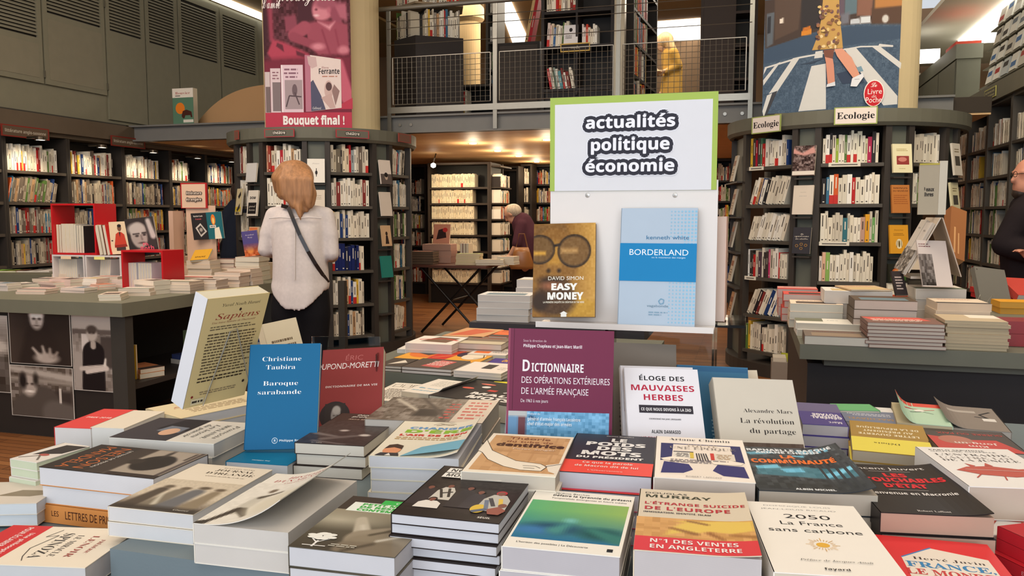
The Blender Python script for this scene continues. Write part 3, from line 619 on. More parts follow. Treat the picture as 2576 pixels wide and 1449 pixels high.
drum_sign(cx2, cy2, .9, 2083, 2190, 1.935, 2.06, 'larger white ecology sign with green edge above the wide bay', (156, 168, 96), [('r', .03, .06, .97, .94, (230, 216, 206)), ('t', 'Ecologie', .5, .33, .38, .88, (34, 26, 26), 'B', 'c')], pt2)
for i, (u0, u1) in enumerate(((678, 752), (850, 932))):
    drum_sign(cx1, cy1, .865, u0, u1, 1.96, 2.03, 'red-framed section sign for plays, ' + ('above the shopper' if i == 0 else 'above the wide bay of plays'), (170, 60, 66), [('r', .03, .08, .97, .92, (104, 100, 88))] + rimmed('théâtre', .5, .36, .36, .42, (44, 38, 36), (230, 224, 210), .02, 3.6), pt1)
for i, (u0, u1, c, w_) in enumerate(((604, 614, cx1, 'at the near edge of the play bookcase rim'), (1003, 1034, cx1, 'at the far edge of the play bookcase rim'))):
    drum_sign(cx1, cy1, .865, u0, u1, 1.96, 2.04, 'small red-framed sign seen edge-on, ' + w_, (150, 70, 60), [('r', .1, .1, .9, .9, (120, 84, 70))], pt1)
# ================================================================== right wall shelving and upper gallery on that side
XR = 2.0
yb = [5.6, 6.25, 6.9, 7.55, 8.25, 8.93, 9.56]
ZR = [1.88, 1.62, 1.36, 1.11, .86, .58, .3]
bn = ['outside the photo', 'nearest bay, mostly outside the photo', 'bay behind the dark-dressed man', 'bay just past the man', 'bay with grey files at the top', 'narrow bay beside the round ecology bookcase']
for i in range(6):
    y0, y1 = yb[i] + .002, yb[i + 1] - .002
    t = thing('bookcase', 'grey right-wall bookcase, ' + bn[i], 'bookcase', (XR, y0, 0)); rl = lambda x, y, z: (x - XR, y - y0, z)
    for a in (y0, y1 - .028): MB('paint', (82, 76, 68)).box(rl(XR, a, 0), rl(XR + .29, a + .028, 2.26)).build('side_panel', t)
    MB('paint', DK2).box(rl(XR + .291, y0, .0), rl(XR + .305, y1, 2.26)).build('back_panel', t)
    for z in ZR + [2.26]: MB('paint', (84, 78, 70)).box(rl(XR + .004, y0 + .0285, z - .024), rl(XR + .2905, y1 - .0285, z)).build('shelf', t)
    MB('paint', (70, 64, 58)).box(rl(XR + .225, y0 + .3, .3), rl(XR + .29, y0 + .315, 2.2)).build('divider', t)
    for k, z in enumerate(ZR[:6]):
        shelf_row(T2(XR + .03, y1 - .04, z + .0006, R(-90)), y1 - y0 - .08, .25, '', solo=False, fill=[.8, .6, .9, .5, .7, .8][(i * 2 + k) % 6], acc=.16, seed=900 + i * 13 + k, hs=(.66, .9), ws=(.014, .035))
mb = MB('paint', (112, 108, 92)); mb.box((XR - .03, 5.5, 2.262), (XR + .02, 9.62, 2.41)); mb.box((XR - .03, 9.57, 2.262), (XR + .3, 9.62, 2.41))
struct(mb, 'trim_right')
struct(MB('matt', (150, 146, 132)).box((XR + .021, 3.0, 2.262), (4.99, 14.2, 2.40)), 'slab_right')
struct(MB('matt', (226, 222, 208)).box((1.95, YG + .3, 3.60), (4.99, 14.2, 3.65)), 'ceiling_right')
for i, (u0, u1, v) in enumerate(((2478, 2506, 240), (2402, 2416, 282))):
    a, b = P(u0, v, x=XR - .032), P(u1, v, x=XR - .032)
    plate('section_sign', 'small yellow-edged label on the right wall band, ' + ('farther, above the narrow bay' if i else 'nearer one'), (a.x, a.y, 2.29), (b.x, b.y, 2.29), .09, (196, 190, 110), [('r', .03, .1, .97, .9, (96, 92, 78)), ('t', 'sciences', .5, .55, .2, .8, (206, 196, 150), 'b', 'c'), ('t', 'humaines', .5, .2, .2, .8, (206, 196, 150), 'b', 'c')])
a = P(2402, 265, x=2.16); zt_ = P(2402, 112, y=a.y).z; xe = P(2470, 106, y=a.y).x
t = thing('storage_cabinet', 'tall grey storage cabinet standing on the upper right gallery', 'cabinet', (2.16, a.y, 2.402))
MB('paint', (98, 98, 84)).box((0, 0, 0), (xe - 2.16, 2.6, zt_ - 2.402 - .16)).build('body', t)
for i in range(3): MB('paint', (104, 104, 90)).box((-.012, .03 + i * .86, .02), (-.0005, .86 + i * .86, zt_ - 2.402 - .18)).build('door', t)
MB('paint', (106, 106, 92)).box((-.015, -.015, zt_ - 2.402 - .159), (xe - 2.16 + .015, 2.6, zt_ - 2.402)).build('lid', t)
o = P(2432, 100, y=a.y + .2); book_at(T3((o.x, a.y + .35, zt_ + .001), (1, 0, 0), (0, 1, 0), (0, 0, 1)), 'red folder lying on top of the tall grey cabinet', .26, .5, .05, (196, 60, 44), page=(196, 80, 64), cat='folder', name='folder')
# leaflet rack
t = thing('leaflet_rack', 'grey sloping leaflet rack on the upper right gallery', 'rack', (2.3, 7.95, 2.402))
MB('paint', (120, 116, 100)).box((.26, -.1, 0), (.29, 2.0, 1.1)).build('back_panel', t)
for k in range(5): MB('paint', (120, 116, 100)).box((-.02 + .03 * k, -.1, .02 + k * .2), (.259, 2.0, .03 + k * .2)).build('shelf', t)
rr = random.Random(4)
for c in range(7):
    for k in range(5):
        y = 8.01 + c * .27; col = rr.choice([(226, 224, 214), (214, 214, 206), (232, 230, 220), (190, 196, 196), (206, 200, 186)])
        mb = MB('print', col); T = Matrix.Translation((2.285 + .03 * k, y, 2.402 + .042 + k * .2)) @ Matrix.Rotation(R(12), 4, 'Y')
        mb.box((0, -.1, .001), (.045, .1, .165), T=T); a_ = rr.uniform(.03, .1)
        mb.add([(-.0008, -.08, a_), (-.0008, .08, a_), (-.0008, .08, a_ + .05), (-.0008, -.08, a_ + .05)], [(0, 1, 2, 3)], rr.choice([(170, 60, 50), (110, 120, 130), (60, 56, 52), (70, 110, 160), (196, 190, 176)]), T=T)
        tag(mb.build('leaflet_pile'), 'white leaflet pile in the upper rack, %s row up, %s from the near end' % (ORD[k], ORD[c]), 'leaflets', 'leaflets in the upper rack')
a = P(2440, 60, z=4.2)
for i, (u0, u1, v) in enumerate(((2425, 2575, 40), (2312, 2346, 158))):
    c = P((u0 + u1) / 2, v, z=3.545) if i == 0 else P((u0 + u1) / 2, v, y=11.6); mb = MB('panel'); z_ = min(c.z, 3.545) if i == 0 else c.z
    mb.box((-.22 if i == 0 else -.15, -1.6 if i == 0 else -.05, 0), (.22 if i == 0 else .15, 1.6 if i == 0 else .05, .05 if i == 0 else .16)); o = mb.build('ceiling_light', loc=(c.x + (.2 if i == 0 else 0), c.y, z_))
    tag(o, 'long glowing ceiling light over the upper right gallery' if i == 0 else 'square glowing light far off beside the cream pillar', 'light')
area('upper_right_light', (3.2, 9.5, 3.5), (3.2, 9.5, 0), 1.6, 3.5, 110, (1, .95, .85))
# far bookcase glimpsed between pillar and cabinet
o = P(2322, 240, y=13.4)
for k in range(3): shelf_row(T2(o.x - .25, 13.3, 2.41 + k * .34, 0), .55, .32, '', solo=False, fill=.95, acc=.3, seed=50 + k)
# ================================================================== gallery rail
GX0, GX1 = P(978, 150, y=YG).x, P(1890, 150, y=YG).x
t = thing('guard_rail', 'grey steel gallery guard rail with wire mesh panels', 'rail', (GX0, YG - .03, 2.2)); gl = lambda x, z, y=YG - .03: (x - GX0, y - YG + .03, z - 2.2)
MB('steel', (150, 146, 136)).tube([gl(GX0 - .12, 3.325), gl(P(1292, 0, y=YG).x + 1.2, 3.325)], .024, n=12).build('handrail', t)
px_ = [GX0 + .01, P(1247, 150, y=YG).x, P(1556, 150, y=YG).x, GX1]
for i, x in enumerate(px_):
    MB('steel', (140, 138, 130)).box(gl(x - .02, 2.12), gl(x + .02, 3.32, YG - .012)).build('post', t)
MB('steel', (150, 148, 140)).box(gl(GX0, 2.30, YG - .035), gl(GX1, 2.36, YG - .025)).build('toe_board', t)
zs = [P(978, v, y=YG - .03).z for v in (74, 114)]
for z in zs + [3.2]: MB('steel', (120, 114, 104)).tube([gl(GX0, z), gl(GX1, z)], .004, n=5).build('cable', t)
for i in range(3):
    x0, x1 = px_[i] + .045, px_[i + 1] - .045; z0, z1 = 2.385, 2.845; mb = MB('steel', (156, 150, 140))
    for (a, b) in (((x0, z0), (x1, z0)), ((x1, z0), (x1, z1)), ((x1, z1), (x0, z1)), ((x0, z1), (x0, z0))): mb.tube([gl(*a), gl(*b)], .005, n=5)
    n = int((x1 - x0) / .05)
    for k in range(1, n): mb.tube([gl(x0 + (x1 - x0) * k / n, z0), gl(x0 + (x1 - x0) * k / n, z1)], .0022, n=4)
    for k in range(1, 9): mb.tube([gl(x0, z0 + (z1 - z0) * k / 9, YG - .026), gl(x1, z0 + (z1 - z0) * k / 9, YG - .026)], .0022, n=4)
    mb.build('wire_mesh', t)
# ------------------------------------------------------------------ gallery furniture
FZ = 2.272
def case(label, x0, x1, y, z0, z1, shelves, dp=.3, col=DK2, seed=0, acc=.4, fill=.9, hm=.27, books=True, hs=(.66, .92), skip=(), pal=None, div=False):
    t = thing('bookcase', label, 'bookcase', (x0, y, z0)); w = x1 - x0
    for a in (0, w - .03): MB('paint', col).box((a, 0, 0), (a + .03, dp, z1 - z0)).build('side_panel', t)
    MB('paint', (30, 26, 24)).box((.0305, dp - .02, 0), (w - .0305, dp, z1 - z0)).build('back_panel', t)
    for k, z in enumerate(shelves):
        MB('paint', col).box((.0305, .002, z - z0 - .028), (w - .0305, dp - .0205, z - z0)).build('shelf', t)
        if books and k not in skip: shelf_row(T2(x0 + .04, y + .03, z + .0006, 0), w - .08, hm, '', solo=False, fill=fill, acc=acc, seed=seed + k, hs=hs, pal=pal)
    MB('paint', col).box((.0305, 0, z1 - z0 - .03), (w - .0305, dp - .0205, z1 - z0)).build('top_board', t)
    MB('paint', (24, 20, 20)).box((.0305, .03, 0), (w - .0305, .05, max(.02, min(shelves) - z0 - .03))).build('plinth', t)
    if div: MB('paint', col).box((w * .48, .003, .2), (w * .48 + .02, dp - .021, z1 - z0 - .035)).build('divider', t)
    return t
yc = 8.05; xa_, xb_ = P(1361, 200, y=yc).x, P(1543, 200, y=yc).x
zz = [P(1450, v, y=yc).z for v in (221, 113, 24)]
case('black gallery bookcase with a small gold-edged fashion sign', xa_, xb_, yc, FZ, 3.75, zz, col=(44, 38, 36), seed=300, acc=.45, fill=.5, skip=(0, 1), div=True)
shelf_row(T2(xa_ + .04, yc + .03, zz[0] + .001, 0), .33, .26, '', solo=False, fill=.95, acc=.4, seed=5, lean=-.18, cols=[(190, 40, 50), (226, 210, 196), (140, 150, 130), (150, 170, 160), (226, 220, 210), (90, 150, 160)])
shelf_row(T2(xa_ + .04, yc + .03, zz[1] + .001, 0), .28, .29, '', solo=False, fill=.9, acc=.2, seed=6, lean=.06, cols=[(220, 200, 190), (226, 180, 170), (226, 206, 180), (60, 100, 150)])
shelf_row(T2(xa_ + .40, yc + .03, zz[1] + .001, 0), .2, .24, '', solo=False, fill=.9, acc=.1, seed=8, cols=[(226, 214, 206), (230, 216, 206), (200, 70, 50)])
book_at(T3((xa_ + .30, yc + .02, zz[1] + .10), (1, 0, 0), (0, .1, .995), (0, -.995, .1)), 'white cover facing out on the black gallery bookcase, above the fashion sign', .14, .195, .015, (226, 222, 222), [('e', .5, .75, .12, .1, (40, 36, 36)), ('x', .12, .3, .6, .5, 3, (60, 56, 56), 3)], name='display_book')
p = P(1410, 132, y=yc - .01); q_ = P(1484, 130, y=yc - .01)
plate('section_sign', 'small black fashion sign with gold edge on the gallery bookcase', (p.x, yc - .008, p.z), (q_.x, yc - .008, p.z), P(1410, 111, y=yc).z - p.z, (206, 170, 90), [('r', .03, .14, .97, .86, (40, 34, 30)), ('t', 'mode', .5, .36, .32, .3, (226, 214, 190), 's', 'c')])
x = P(1557, 100, y=7.98).x; struct(MB('steel', (150, 140, 122)).box((x - .05, 8.0, FZ), (x + .05, 8.10, 4.24)), 'pillar_steel')
# obliquely seen shelves right of the steel post
t = case('tall gallery bookcase seen almost edge-on, crammed with bright spines', 0, 1.3, 0, 0, 1.95, [.12, .45, .78, 1.11, 1.44], seed=340, acc=.8, books=False)
o = P(1572, 150, y=8.25); t.matrix_world = T2(o.x + .06, 8.42, FZ, R(86))
for k, z in enumerate([.12, .45, .78, 1.11, 1.44]): shelf_row(t.matrix_world @ T2(.04, .0, z + .001, 0), 1.2, .31, '', solo=False, fill=.96, acc=.75, seed=360 + k, hs=(.7, .95))
# corner unit at the left end
o = P(1046, 180, d=8.62); zc = P(1046, 90, d=8.62).z
t = thing('corner_cabinet', 'dark gallery corner cabinet with open book shelves on top, left end of the rail', 'cabinet', (o.x, o.y, FZ))
dr, dl = Vector((_c(R(34)), _s(R(34)), 0)), Vector((_c(R(150)), _s(R(150)), 0)); er, el_ = dr * .52, dl * .38; bk_ = Vector((.05, .62, 0))
outl = [(0, 0), (er.x, er.y), (er.x - .12, er.y + .3), (bk_.x, bk_.y + .1), (el_.x + .1, el_.y + .28), (el_.x, el_.y)]
MB('paint', (46, 38, 36)).prism(outl, 0, zc - FZ).build('body', t)
for zz_ in (zc + .33, zc + .68): MB('paint', (150, 128, 100)).prism(outl, zz_ - FZ, zz_ - FZ + .02).build('shelf', t)
MB('paint', (40, 34, 32)).prism([(.0, .24), (.2, .4), (.05, .6), (-.12, .4)], zc - FZ + .001, zc - FZ + .329).build('core', t)
for k in range(2):
    zz_ = zc + .002 + (.35 if k else 0)
    shelf_row(T2(o.x, o.y, zz_, R(34)) @ T2(.10, .012, 0, 0), .40, .31, '', solo=False, fill=.98, acc=.35, seed=400 + k, hs=(.7, .95), dp=.12)
    shelf_row(T2(o.x + el_.x, o.y + el_.y, zz_, R(-30)) @ T2(.01, .012, 0, 0), .27, .31, '', solo=False, fill=.98, acc=.35, seed=410 + k, hs=(.7, .95), dp=.12)
# cream column, low shelf, grey post with shelf behind
o = P(1180, 200, d=11.2); struct(MB('matt', (222, 190, 140)).lathe([(0, FZ), (.16, FZ), (.16, 3.9), (.21, 3.95), (.21, 4.24), (0, 4.24)], (o.x, o.y), 32), 'pillar_gallery')
o0 = P(1142, 285, y=9.0)
t = case('low dark gallery shelf with a few slanting books', P(1140, 250, y=9.0).x, P(1244, 250, y=9.0).x, 9.0, FZ, 2.78, [2.34, 2.56], seed=430, acc=.4, fill=.3, hm=.2)
t = case('grey-sided gallery bookcase behind the rail post', P(1222, 80, y=9.6).x, P(1252, 80, y=9.6).x, 9.6, FZ, 4.1, [2.4, 2.75, 3.05, 3.38, 3.72], seed=440, col=(96, 92, 84), acc=.35)
t = case('dark gallery counter with a slanting red book, left of the fashion bookcase', P(1250, 250, y=8.9).x, P(1358, 250, y=8.9).x, 8.9, FZ, 3.2, [2.36], seed=450, books=False)
MB('paint', (70, 60, 52)).box((.031, .0, .1), (P(1358, 250, y=8.9).x - P(1250, 250, y=8.9).x - .031, .0295, .9)).build('front_panel', t)
shelf_row(T2(P(1318, 100, y=8.95).x, 8.95, 3.202, 0), .2, .5, '', solo=False, fill=.99, acc=0, seed=9, lean=.2, cols=[(226, 190, 130), (190, 40, 50)], hs=(.9, .98), ws=(.03, .035))
# dark partition with a bit of shelf at the gallery's right end
xa_, xb_ = P(1762, 100, y=9.2).x, P(1905, 100, y=9.2).x
t = case('dark brown bookcase at the right end of the gallery', xa_, xb_, 9.2, FZ, 4.2, [2.4, 2.75, 3.1, 3.45, 3.8], seed=470, acc=.5, fill=.25, col=(60, 46, 38))
MB('paint', (62, 48, 40)).box((.031, -.001, .1), ((xb_ - xa_) * .62, .001, 1.92)).build('front_panel', t)
# light troughs of the gallery ceiling
for i, cs in enumerate(([(1606, 62), (1762, 50), (1762, 104), (1606, 98)], [(1246, -10), (1278, -10), (1340, 126), (1296, 126)], [(1130, -8), (1200, -8), (1206, 40), (1150, 10)])):
    pts = [P(u, v, z=4.22) for u, v in cs]; mb = MB('panel'); mb.add([tuple(p) for p in pts] + [(p.x, p.y, 4.248) for p in pts], [(0, 1, 2, 3), (7, 6, 5, 4), (0, 4, 5, 1), (1, 5, 6, 2), (2, 6, 7, 3), (3, 7, 4, 0)])
    tag(mb.build('light_trough'), ['wide glowing ceiling panel above the woman on the gallery', 'slanting bright light slit left of the fashion bookcase', 'short glowing ceiling panel at the gallery far left'][i], 'light')
# ================================================================== under the gallery: back room
for i, (u, v) in enumerate([(1190, 361), (1252, 380), (1305, 393), (1350, 407), (1376, 352)]):
    p = P(u, v, z=2.118); t = thing('downlight', 'small round downlight in the planked soffit, ' + ['nearest the play bookcase', 'second from the play bookcase', 'third in the row', 'deepest in the back room', 'beside the display sign'][i], 'light', tuple(p))
    MB('steel', (180, 160, 120)).lathe([(.05, 0), (.055, -.006), (.062, .0)], (0, 0), 20).build('rim', t)
    MB('lamp').lathe([(0, -.002), (.05, -.002)], (0, 0), 20).build('bulb', t)
    l = bpy.data.lights.new('downlight_glow', 'POINT'); l.energy = 7; l.color = (1, .8, .55); l.shadow_soft_size = .06; o = bpy.data.objects.new('downlight_glow', l); COL.objects.link(o); o.location = p - Vector((0, 0, .16))
YW = 11.2; xa_, xb_ = P(1076, 500, y=YW).x, P(1231, 500, y=YW).x; ye = P(1263, 500, x=xb_).y
zz = [P(1150, v, y=YW).z for v in (711, 672, 632, 591, 551, 511, 471)]
pal = [(240, 226, 196), (236, 220, 188), (232, 214, 180)]
t = case('back-room bookcase filled with matching cream paperbacks', xa_, xb_, YW, 0, 2.05, zz, dp=(ye - YW) * .5, seed=500, acc=0, fill=.98, hm=.20, hs=(.9, .98), col=(60, 50, 42), pal=pal)
mb = MB('print', (70, 60, 50))
t2 = thing('bookcase', 'dark end bookcase closing the cream paperback shelves', 'bookcase', (xb_, YW, 0))
W2 = ye - YW; MB('paint', (58, 48, 40)).box((.002, 0, 0), (.022, .03, 2.05)).build('side_panel', t2); MB('paint', (58, 48, 40)).box((.002, W2 - .03, 0), (.022, W2, 2.05)).build('side_panel', t2)
MB('paint', (40, 34, 30)).box((.0, .0305, 0), (.001, W2 - .0305, 2.05)).build('back_panel', t2)
for z in zz + [2.0]: MB('paint', (60, 50, 42)).box((.002, .0305, z - .02), (.16, W2 - .0305, z)).build('shelf', t2)
for k, z in enumerate(zz): shelf_row(T2(xb_ + .155, YW + .04, z + .001, R(90)), W2 - .08, .22, '', solo=False, fill=.9, acc=.25, seed=520 + k, dp=.13)
l = bpy.data.lights.new('back_shelf_spot', 'SPOT'); l.energy = 45; l.color = (1, .84, .56); l.spot_size = R(75); l.spot_blend = .8; l.shadow_soft_size = .05
o = bpy.data.objects.new('back_shelf_spot', l); COL.objects.link(o); p = P(1090, 416, y=YW - .9); o.location = p; o.rotation_euler = (Vector(((xa_ + xb_) / 2, YW, 1.6)) - p).to_track_quat('-Z', 'Y').to_euler()
t = thing('spotlight', 'round spotlight by the top of the cream paperback shelves', 'lamp', tuple(p)); MB('lamp').lathe([(0, .035), (.03, .02), (.035, 0), (.03, -.02), (0, -.035)], (0, 0), 16).build('bulb', t); MB('steel', (60, 54, 48)).tube([(0, 0, .03), (0, .1, 2.12 - p.z)], .008).build('stem', t)
case('dark bookcase at the back left, beyond the play bookcase', P(1000, 500, y=12.4).x, P(1072, 500, y=12.4).x, 12.4, 0, 2.1, [.2, .5, .8, 1.08, 1.36, 1.64], seed=540, acc=.4)
case('dark bookcase behind the stooping customer', P(1262, 500, y=12.2).x, P(1304, 500, y=12.2).x, 12.2, 0, 2.05, [.2, 2.0], seed=560, books=False)
case('narrow pale-lit bookcase right of the stooping customer', P(1304, 500, y=12.55).x + .04, P(1338, 500, y=12.55).x, 12.55, 0, 2.1, [.3, .6, .9, 1.2, 1.5, 1.79], seed=570, acc=.1)
case('back bookcase with red, black and white covers', P(1340, 500, y=13.0).x, P(1480, 500, y=13.0).x, 13.0, 0, 2.11, [.3, .6, .9, 1.2, 1.5, 1.8], seed=580, acc=.75)
case('back bookcase between the display sign and the ecology bookcase', P(1790, 500, y=12.4).x, P(1850, 500, y=12.4).x, 12.4, 0, 2.11, [.3, .6, .9, 1.2, 1.5, 1.8], seed=600, acc=.6)
case('long dark back-wall bookcase hidden behind the display', P(1482, 500, y=13.0).x, P(1788, 500, y=13.0).x, 13.0, 0, 2.11, [.3, .6, .9, 1.2, 1.5, 1.8], seed=620, acc=.5)
o = FAR.build('shelved_books_far'); o.name = 'shelved_books'; tag(o, 'rows of small far-off books filling the wall, gallery and back-room shelves', 'books', kind='stuff')
# folding table with crossed legs
d_ = P(1130, 668, z=.75); xa_, xb_ = P(1030, 668, y=d_.y).x, P(1222, 668, y=d_.y).x
t = thing('folding_table', 'dark folding table with crossed black legs in the back room', 'table', (xa_, d_.y, 0))
W_ = xb_ - xa_
MB('paint', (96, 60, 50)).box((0, 0, .725), (W_, .75, .75)).build('tabletop', t)
for y in (.06, .69):
    for s in (0, 1): MB('steel', (40, 36, 34)).tube([(W_ * .12 if s else W_ * .9, y + .012 * s, .01), (W_ * .9 if s else W_ * .12, y + .012 * s, .72)], .014).build('leg', t)
MB('steel', (40, 36, 34)).tube([(W_ * .5, .06, .36), (W_ * .5, .69, .36)], .01).build('crossbar', t)
# ================================================================== foreground table and its books
GREY = (92, 96, 90)
TB = .78
t = thing('display_table', 'blue-grey painted display table covered with piles of new paperbacks, nearest of all', 'table', (-.08, 1.5, 0))
def lb(mb, a, b, col, o=(-.08, 1.5, 0)):
    return mb.box([p - q for p, q in zip(a, o)], [p - q for p, q in zip(b, o)], col)
lb(MB(), (-.90, .955, .735), (.95, 2.16, TB), (112, 124, 128)).build('tabletop', t)
lb(MB(), (-.86, 1.0, .0), (.91, 2.1, .7345), (70, 74, 74)).build('plinth', t)
t = thing('side_shelf', 'lower blue-grey shelf beside the nearest table, carrying two memoir piles', 'table', (-1.13, 1.05, 0))
lb(MB(), (-1.42, .55, .69), (-.905, 1.95, .73), (112, 124, 128), (-1.13, 1.05, 0)).build('shelf_board', t)
lb(MB(), (-1.39, .6, 0), (-.93, 1.9, .6895), (70, 74, 74), (-1.13, 1.05, 0)).build('plinth', t)
K = (44, 38, 36); RED = (222, 62, 58); TEAL = (20, 118, 160)
# --- piles, front row
stack('white paperback with a small yellow sun, front pile', [(1926, 1443), (2248, 1449), (2167, 1268), (1898, 1268)], .142, TB, 5, (246, 238, 226), [
    ('t', 'DOMINIQUE LOUIS', .46, .935, .018, .62, (90, 90, 92), 'l', 'c'), ('t', 'JEAN-LOUIS RICAUD', .46, .88, .018, .68, (90, 90, 92), 'l', 'c'),
    ('t', '2050', .5, .745, .066, .42, (30, 30, 34), 's', 'c'), ('t', 'La France', .5, .645, .055, .55, (30, 30, 34), 's', 'c'), ('t', 'sans carbone', .5, .54, .055, .8, (30, 30, 34), 's', 'c'),
    ('e', .5, .37, .055, .032, (232, 178, 66))] + [('l', [(.5 + .075 * _c(R(a)), .37 + .05 * _s(R(a))), (.5 + (.11 + .03 * (a % 45 == 0)) * _c(R(a)), .37 + (.07 + .02 * (a % 45 == 0)) * _s(R(a)))], .0004, (214, 160, 60)) for a in range(0, 360, 15)] + [
    ('t', 'Préface de Jacques Attali', .53, .15, .02, .56, (70, 70, 72), 'I', 'c'), ('t', 'fayard', .5, .05, .022, .2, (30, 30, 34), 'b', 'c')], mat='gloss')
eur = ras(44, 24, (214, 160, 92), [('n', 26, 3), ('p', [(.25, .15), (.4, .32), (.5, .3), (.62, .45), (.8, .38), (1, .5), (1, .95), (.72, .98), (.5, .9), (.38, .75), (.3, .5)], (232, 196, 92), .06), ('p', [(.33, .85), (.5, .95), (.47, .8)], (228, 190, 84), .05), ('c', .3, .5, .5, .28, .02, .03, (150, 100, 50), .05), ('c', .62, .35, .72, .1, .03, .02, (158, 104, 52), .05), ('c', .8, .3, 1, .2, .02, .03, (160, 108, 54), .06), ('c', .45, .9, .6, .78, .02, .02, (150, 104, 56), .04)], .5)
stack('sandy paperback with a yellow map and red band at bottom', [(1567, 1390), (1887, 1392), (1895, 1243), (1633, 1234)], .144, TB, 3, (222, 206, 180), [
    ('g', 0, .19, 1, .5, eur), ('r', 0, 0, 1, .2, (222, 62, 66)),
    ('t', 'DOUGLAS', .05, .915, .028, .4, (44, 40, 30), 's', 'l'), ('t', 'MURRAY', .05, .845, .05, .62, (62, 60, 30), 'b', 'l'),
    ('t', "L'ÉTRANGE SUICIDE", .05, .72, .042, .92, (190, 44, 48), 'b', 'l'), ('t', "DE L'EUROPE", .05, .625, .055, .78, (190, 44, 48), 'b', 'l'), ('t', 'IMMIGRATION, IDENTITÉ, ISLAM', .05, .57, .022, .6, (40, 38, 36), 'b', 'l'),
    ('t', 'N°1 DES VENTES', .12, .115, .05, .72, (246, 236, 230), 'b', 'l'), ('t', 'EN ANGLETERRE', .12, .035, .05, .74, (246, 236, 230), 'b', 'l')], lift=.004, mat='gloss', page=(214, 206, 204))
sea = ras(36, 30, (96, 176, 120), [('x', .0, 1.0, (150, 184, 96), 1), ('v', .75, .0, (36, 110, 150), 1), ('e', .35, .28, .28, .13, (30, 78, 104), .12), ('e', .15, .2, .2, .1, (60, 120, 170), .1), ('c', .5, .45, .38, .24, .03, .09, (70, 140, 136), .1), ('e', .82, .22, .22, .14, (26, 84, 84), .12), ('c', .72, .3, .98, .12, .05, .1, (52, 120, 110), .08), ('e', .48, .5, .06, .05, (120, 190, 180), .08)], 1)
stack('white paperback with a blurred green and blue sea picture', [(1264, 1373), (1561, 1400), (1596, 1251), (1347, 1229)], .144, TB, 3, (240, 234, 222), [
    ('g', .03, .145, .97, .8, sea), ('t', 'Jérôme Baschet', .22, .945, .022, .34, (70, 70, 66), 's', 'l'), ('t', 'Défaire la tyrannie du présent', .2, .895, .032, .78, (40, 40, 38), 'b', 'l'),
    ('t', 'Temporalités émergentes et futurs inédits', .2, .845, .022, .74, (90, 90, 86), 's', 'l'), ('t', "L'horizon des possibles | La Découverte", .1, .07, .022, .62, (40, 40, 38), 's', 'l'), ('r', .88, .045, .93, .085, (30, 30, 30))], page=(206, 200, 202))
nw = ras(60, 44, (44, 36, 34), [('n', 16, 2), ('e', .5, .4, .5, .4, (52, 44, 42), .3)], .95, 4)
SK = (128, 80, 66)
def fig_(u, v, top, bw, bh, hr=.036, skin=SK, hair=(36, 28, 26)):
    return [('p', [(u - bw, v - bh), (u - bw * .9, v - bh * .3), (u - bw * .45, v), (u + bw * .45, v), (u + bw * .9, v - bh * .3), (u + bw, v - bh)], top), ('e', u, v + .035, hr * 1.15, hr * .95, hair), ('e', u, v + .025, hr * .85, hr * .78, skin), ('r', u - hr * .35, v - .012, u + hr * .35, v + .01, skin)]
nwf = fig_(.11, .5, (58, 50, 52), .1, .3) + fig_(.29, .545, (206, 200, 188), .1, .24) + [('l', [(.22, .5), (.3, .34)], .002, (60, 54, 50)), ('l', [(.3, .52), (.36, .36)], .002, (60, 54, 50)), ('l', [(.25, .42), (.36, .46)], .002, (60, 54, 50))] + fig_(.5, .53, (54, 48, 50), .11, .34) + fig_(.63, .47, (62, 56, 60), .1, .28) + fig_(.24, .27, (230, 222, 212), .12, .13) + fig_(.83, .47, (190, 186, 176), .14, .3, .045, SK, (182, 44, 56)) + [('e', .72, .2, .07, .075, (222, 186, 66)), ('l', [(.76, .4), (.84, .26)], .003, (70, 66, 70)), ('l', [(.86, .4), (.9, .28)], .003, (226, 190, 80)), ('l', [(.74, .36), (.8, .18)], .003, (110, 120, 140)), ('p', [(.8, .2), (.9, .26), (.98, .2), (.94, .12), (.84, .12)], (150, 84, 70)), ('e', .92, .28, .04, .035, SK), ('l', [(.68, .14), (.8, .2)], .004, (90, 100, 120))]
stack('black paperback with white title strips over a group of women', [(987, 1292), (1259, 1316), (1345, 1192), (1117, 1168)], .148, TB, 7, (44, 36, 34), [
    ('g', .02, .1, .98, .68, nw)] + nwf + [('r', .1, .845, .98, .94, (240, 236, 228)), ('r', .1, .735, .73, .83, (240, 236, 228)),
    ('t', "NOIRE N'EST PAS", .13, .862, .06, .82, (24, 22, 22), 'b', 'l'), ('t', 'MON MÉTIER', .13, .755, .06, .55, (24, 22, 22), 'b', 'l'), ('t', 'SEUIL', .78, .04, .025, .12, (230, 226, 218), 'b', 'l')], mat='gloss', page=(222, 220, 224))
hand = ras(64, 60, (92, 86, 72), [('v', .6, 1.0, (156, 146, 124), 1), ('v', .5, .0, (72, 66, 56), 1), ('e', .15, .72, .3, .12, (190, 182, 160), .3), ('c', .36, .78, .5, .46, .05, .085, (186, 176, 156), .025), ('c', .44, .62, .52, .46, .02, .03, (206, 198, 180), .05), ('c', .55, .34, .82, .5, .16, .15, (150, 138, 118), .04), ('c', .8, .5, 1.0, .78, .1, .09, (118, 108, 92), .04), ('c', .62, .2, .95, .36, .2, .2, (140, 128, 108), .06), ('c', .5, .1, .8, .0, .12, .26, (126, 114, 96), .05), ('c', .6, .42, .78, .58, .02, .02, (88, 80, 66), .03), ('c', .72, .3, .98, .52, .02, .015, (210, 202, 186), .04), ('c', .5, .02, .7, .22, .02, .02, (80, 72, 60), .05)], .85)
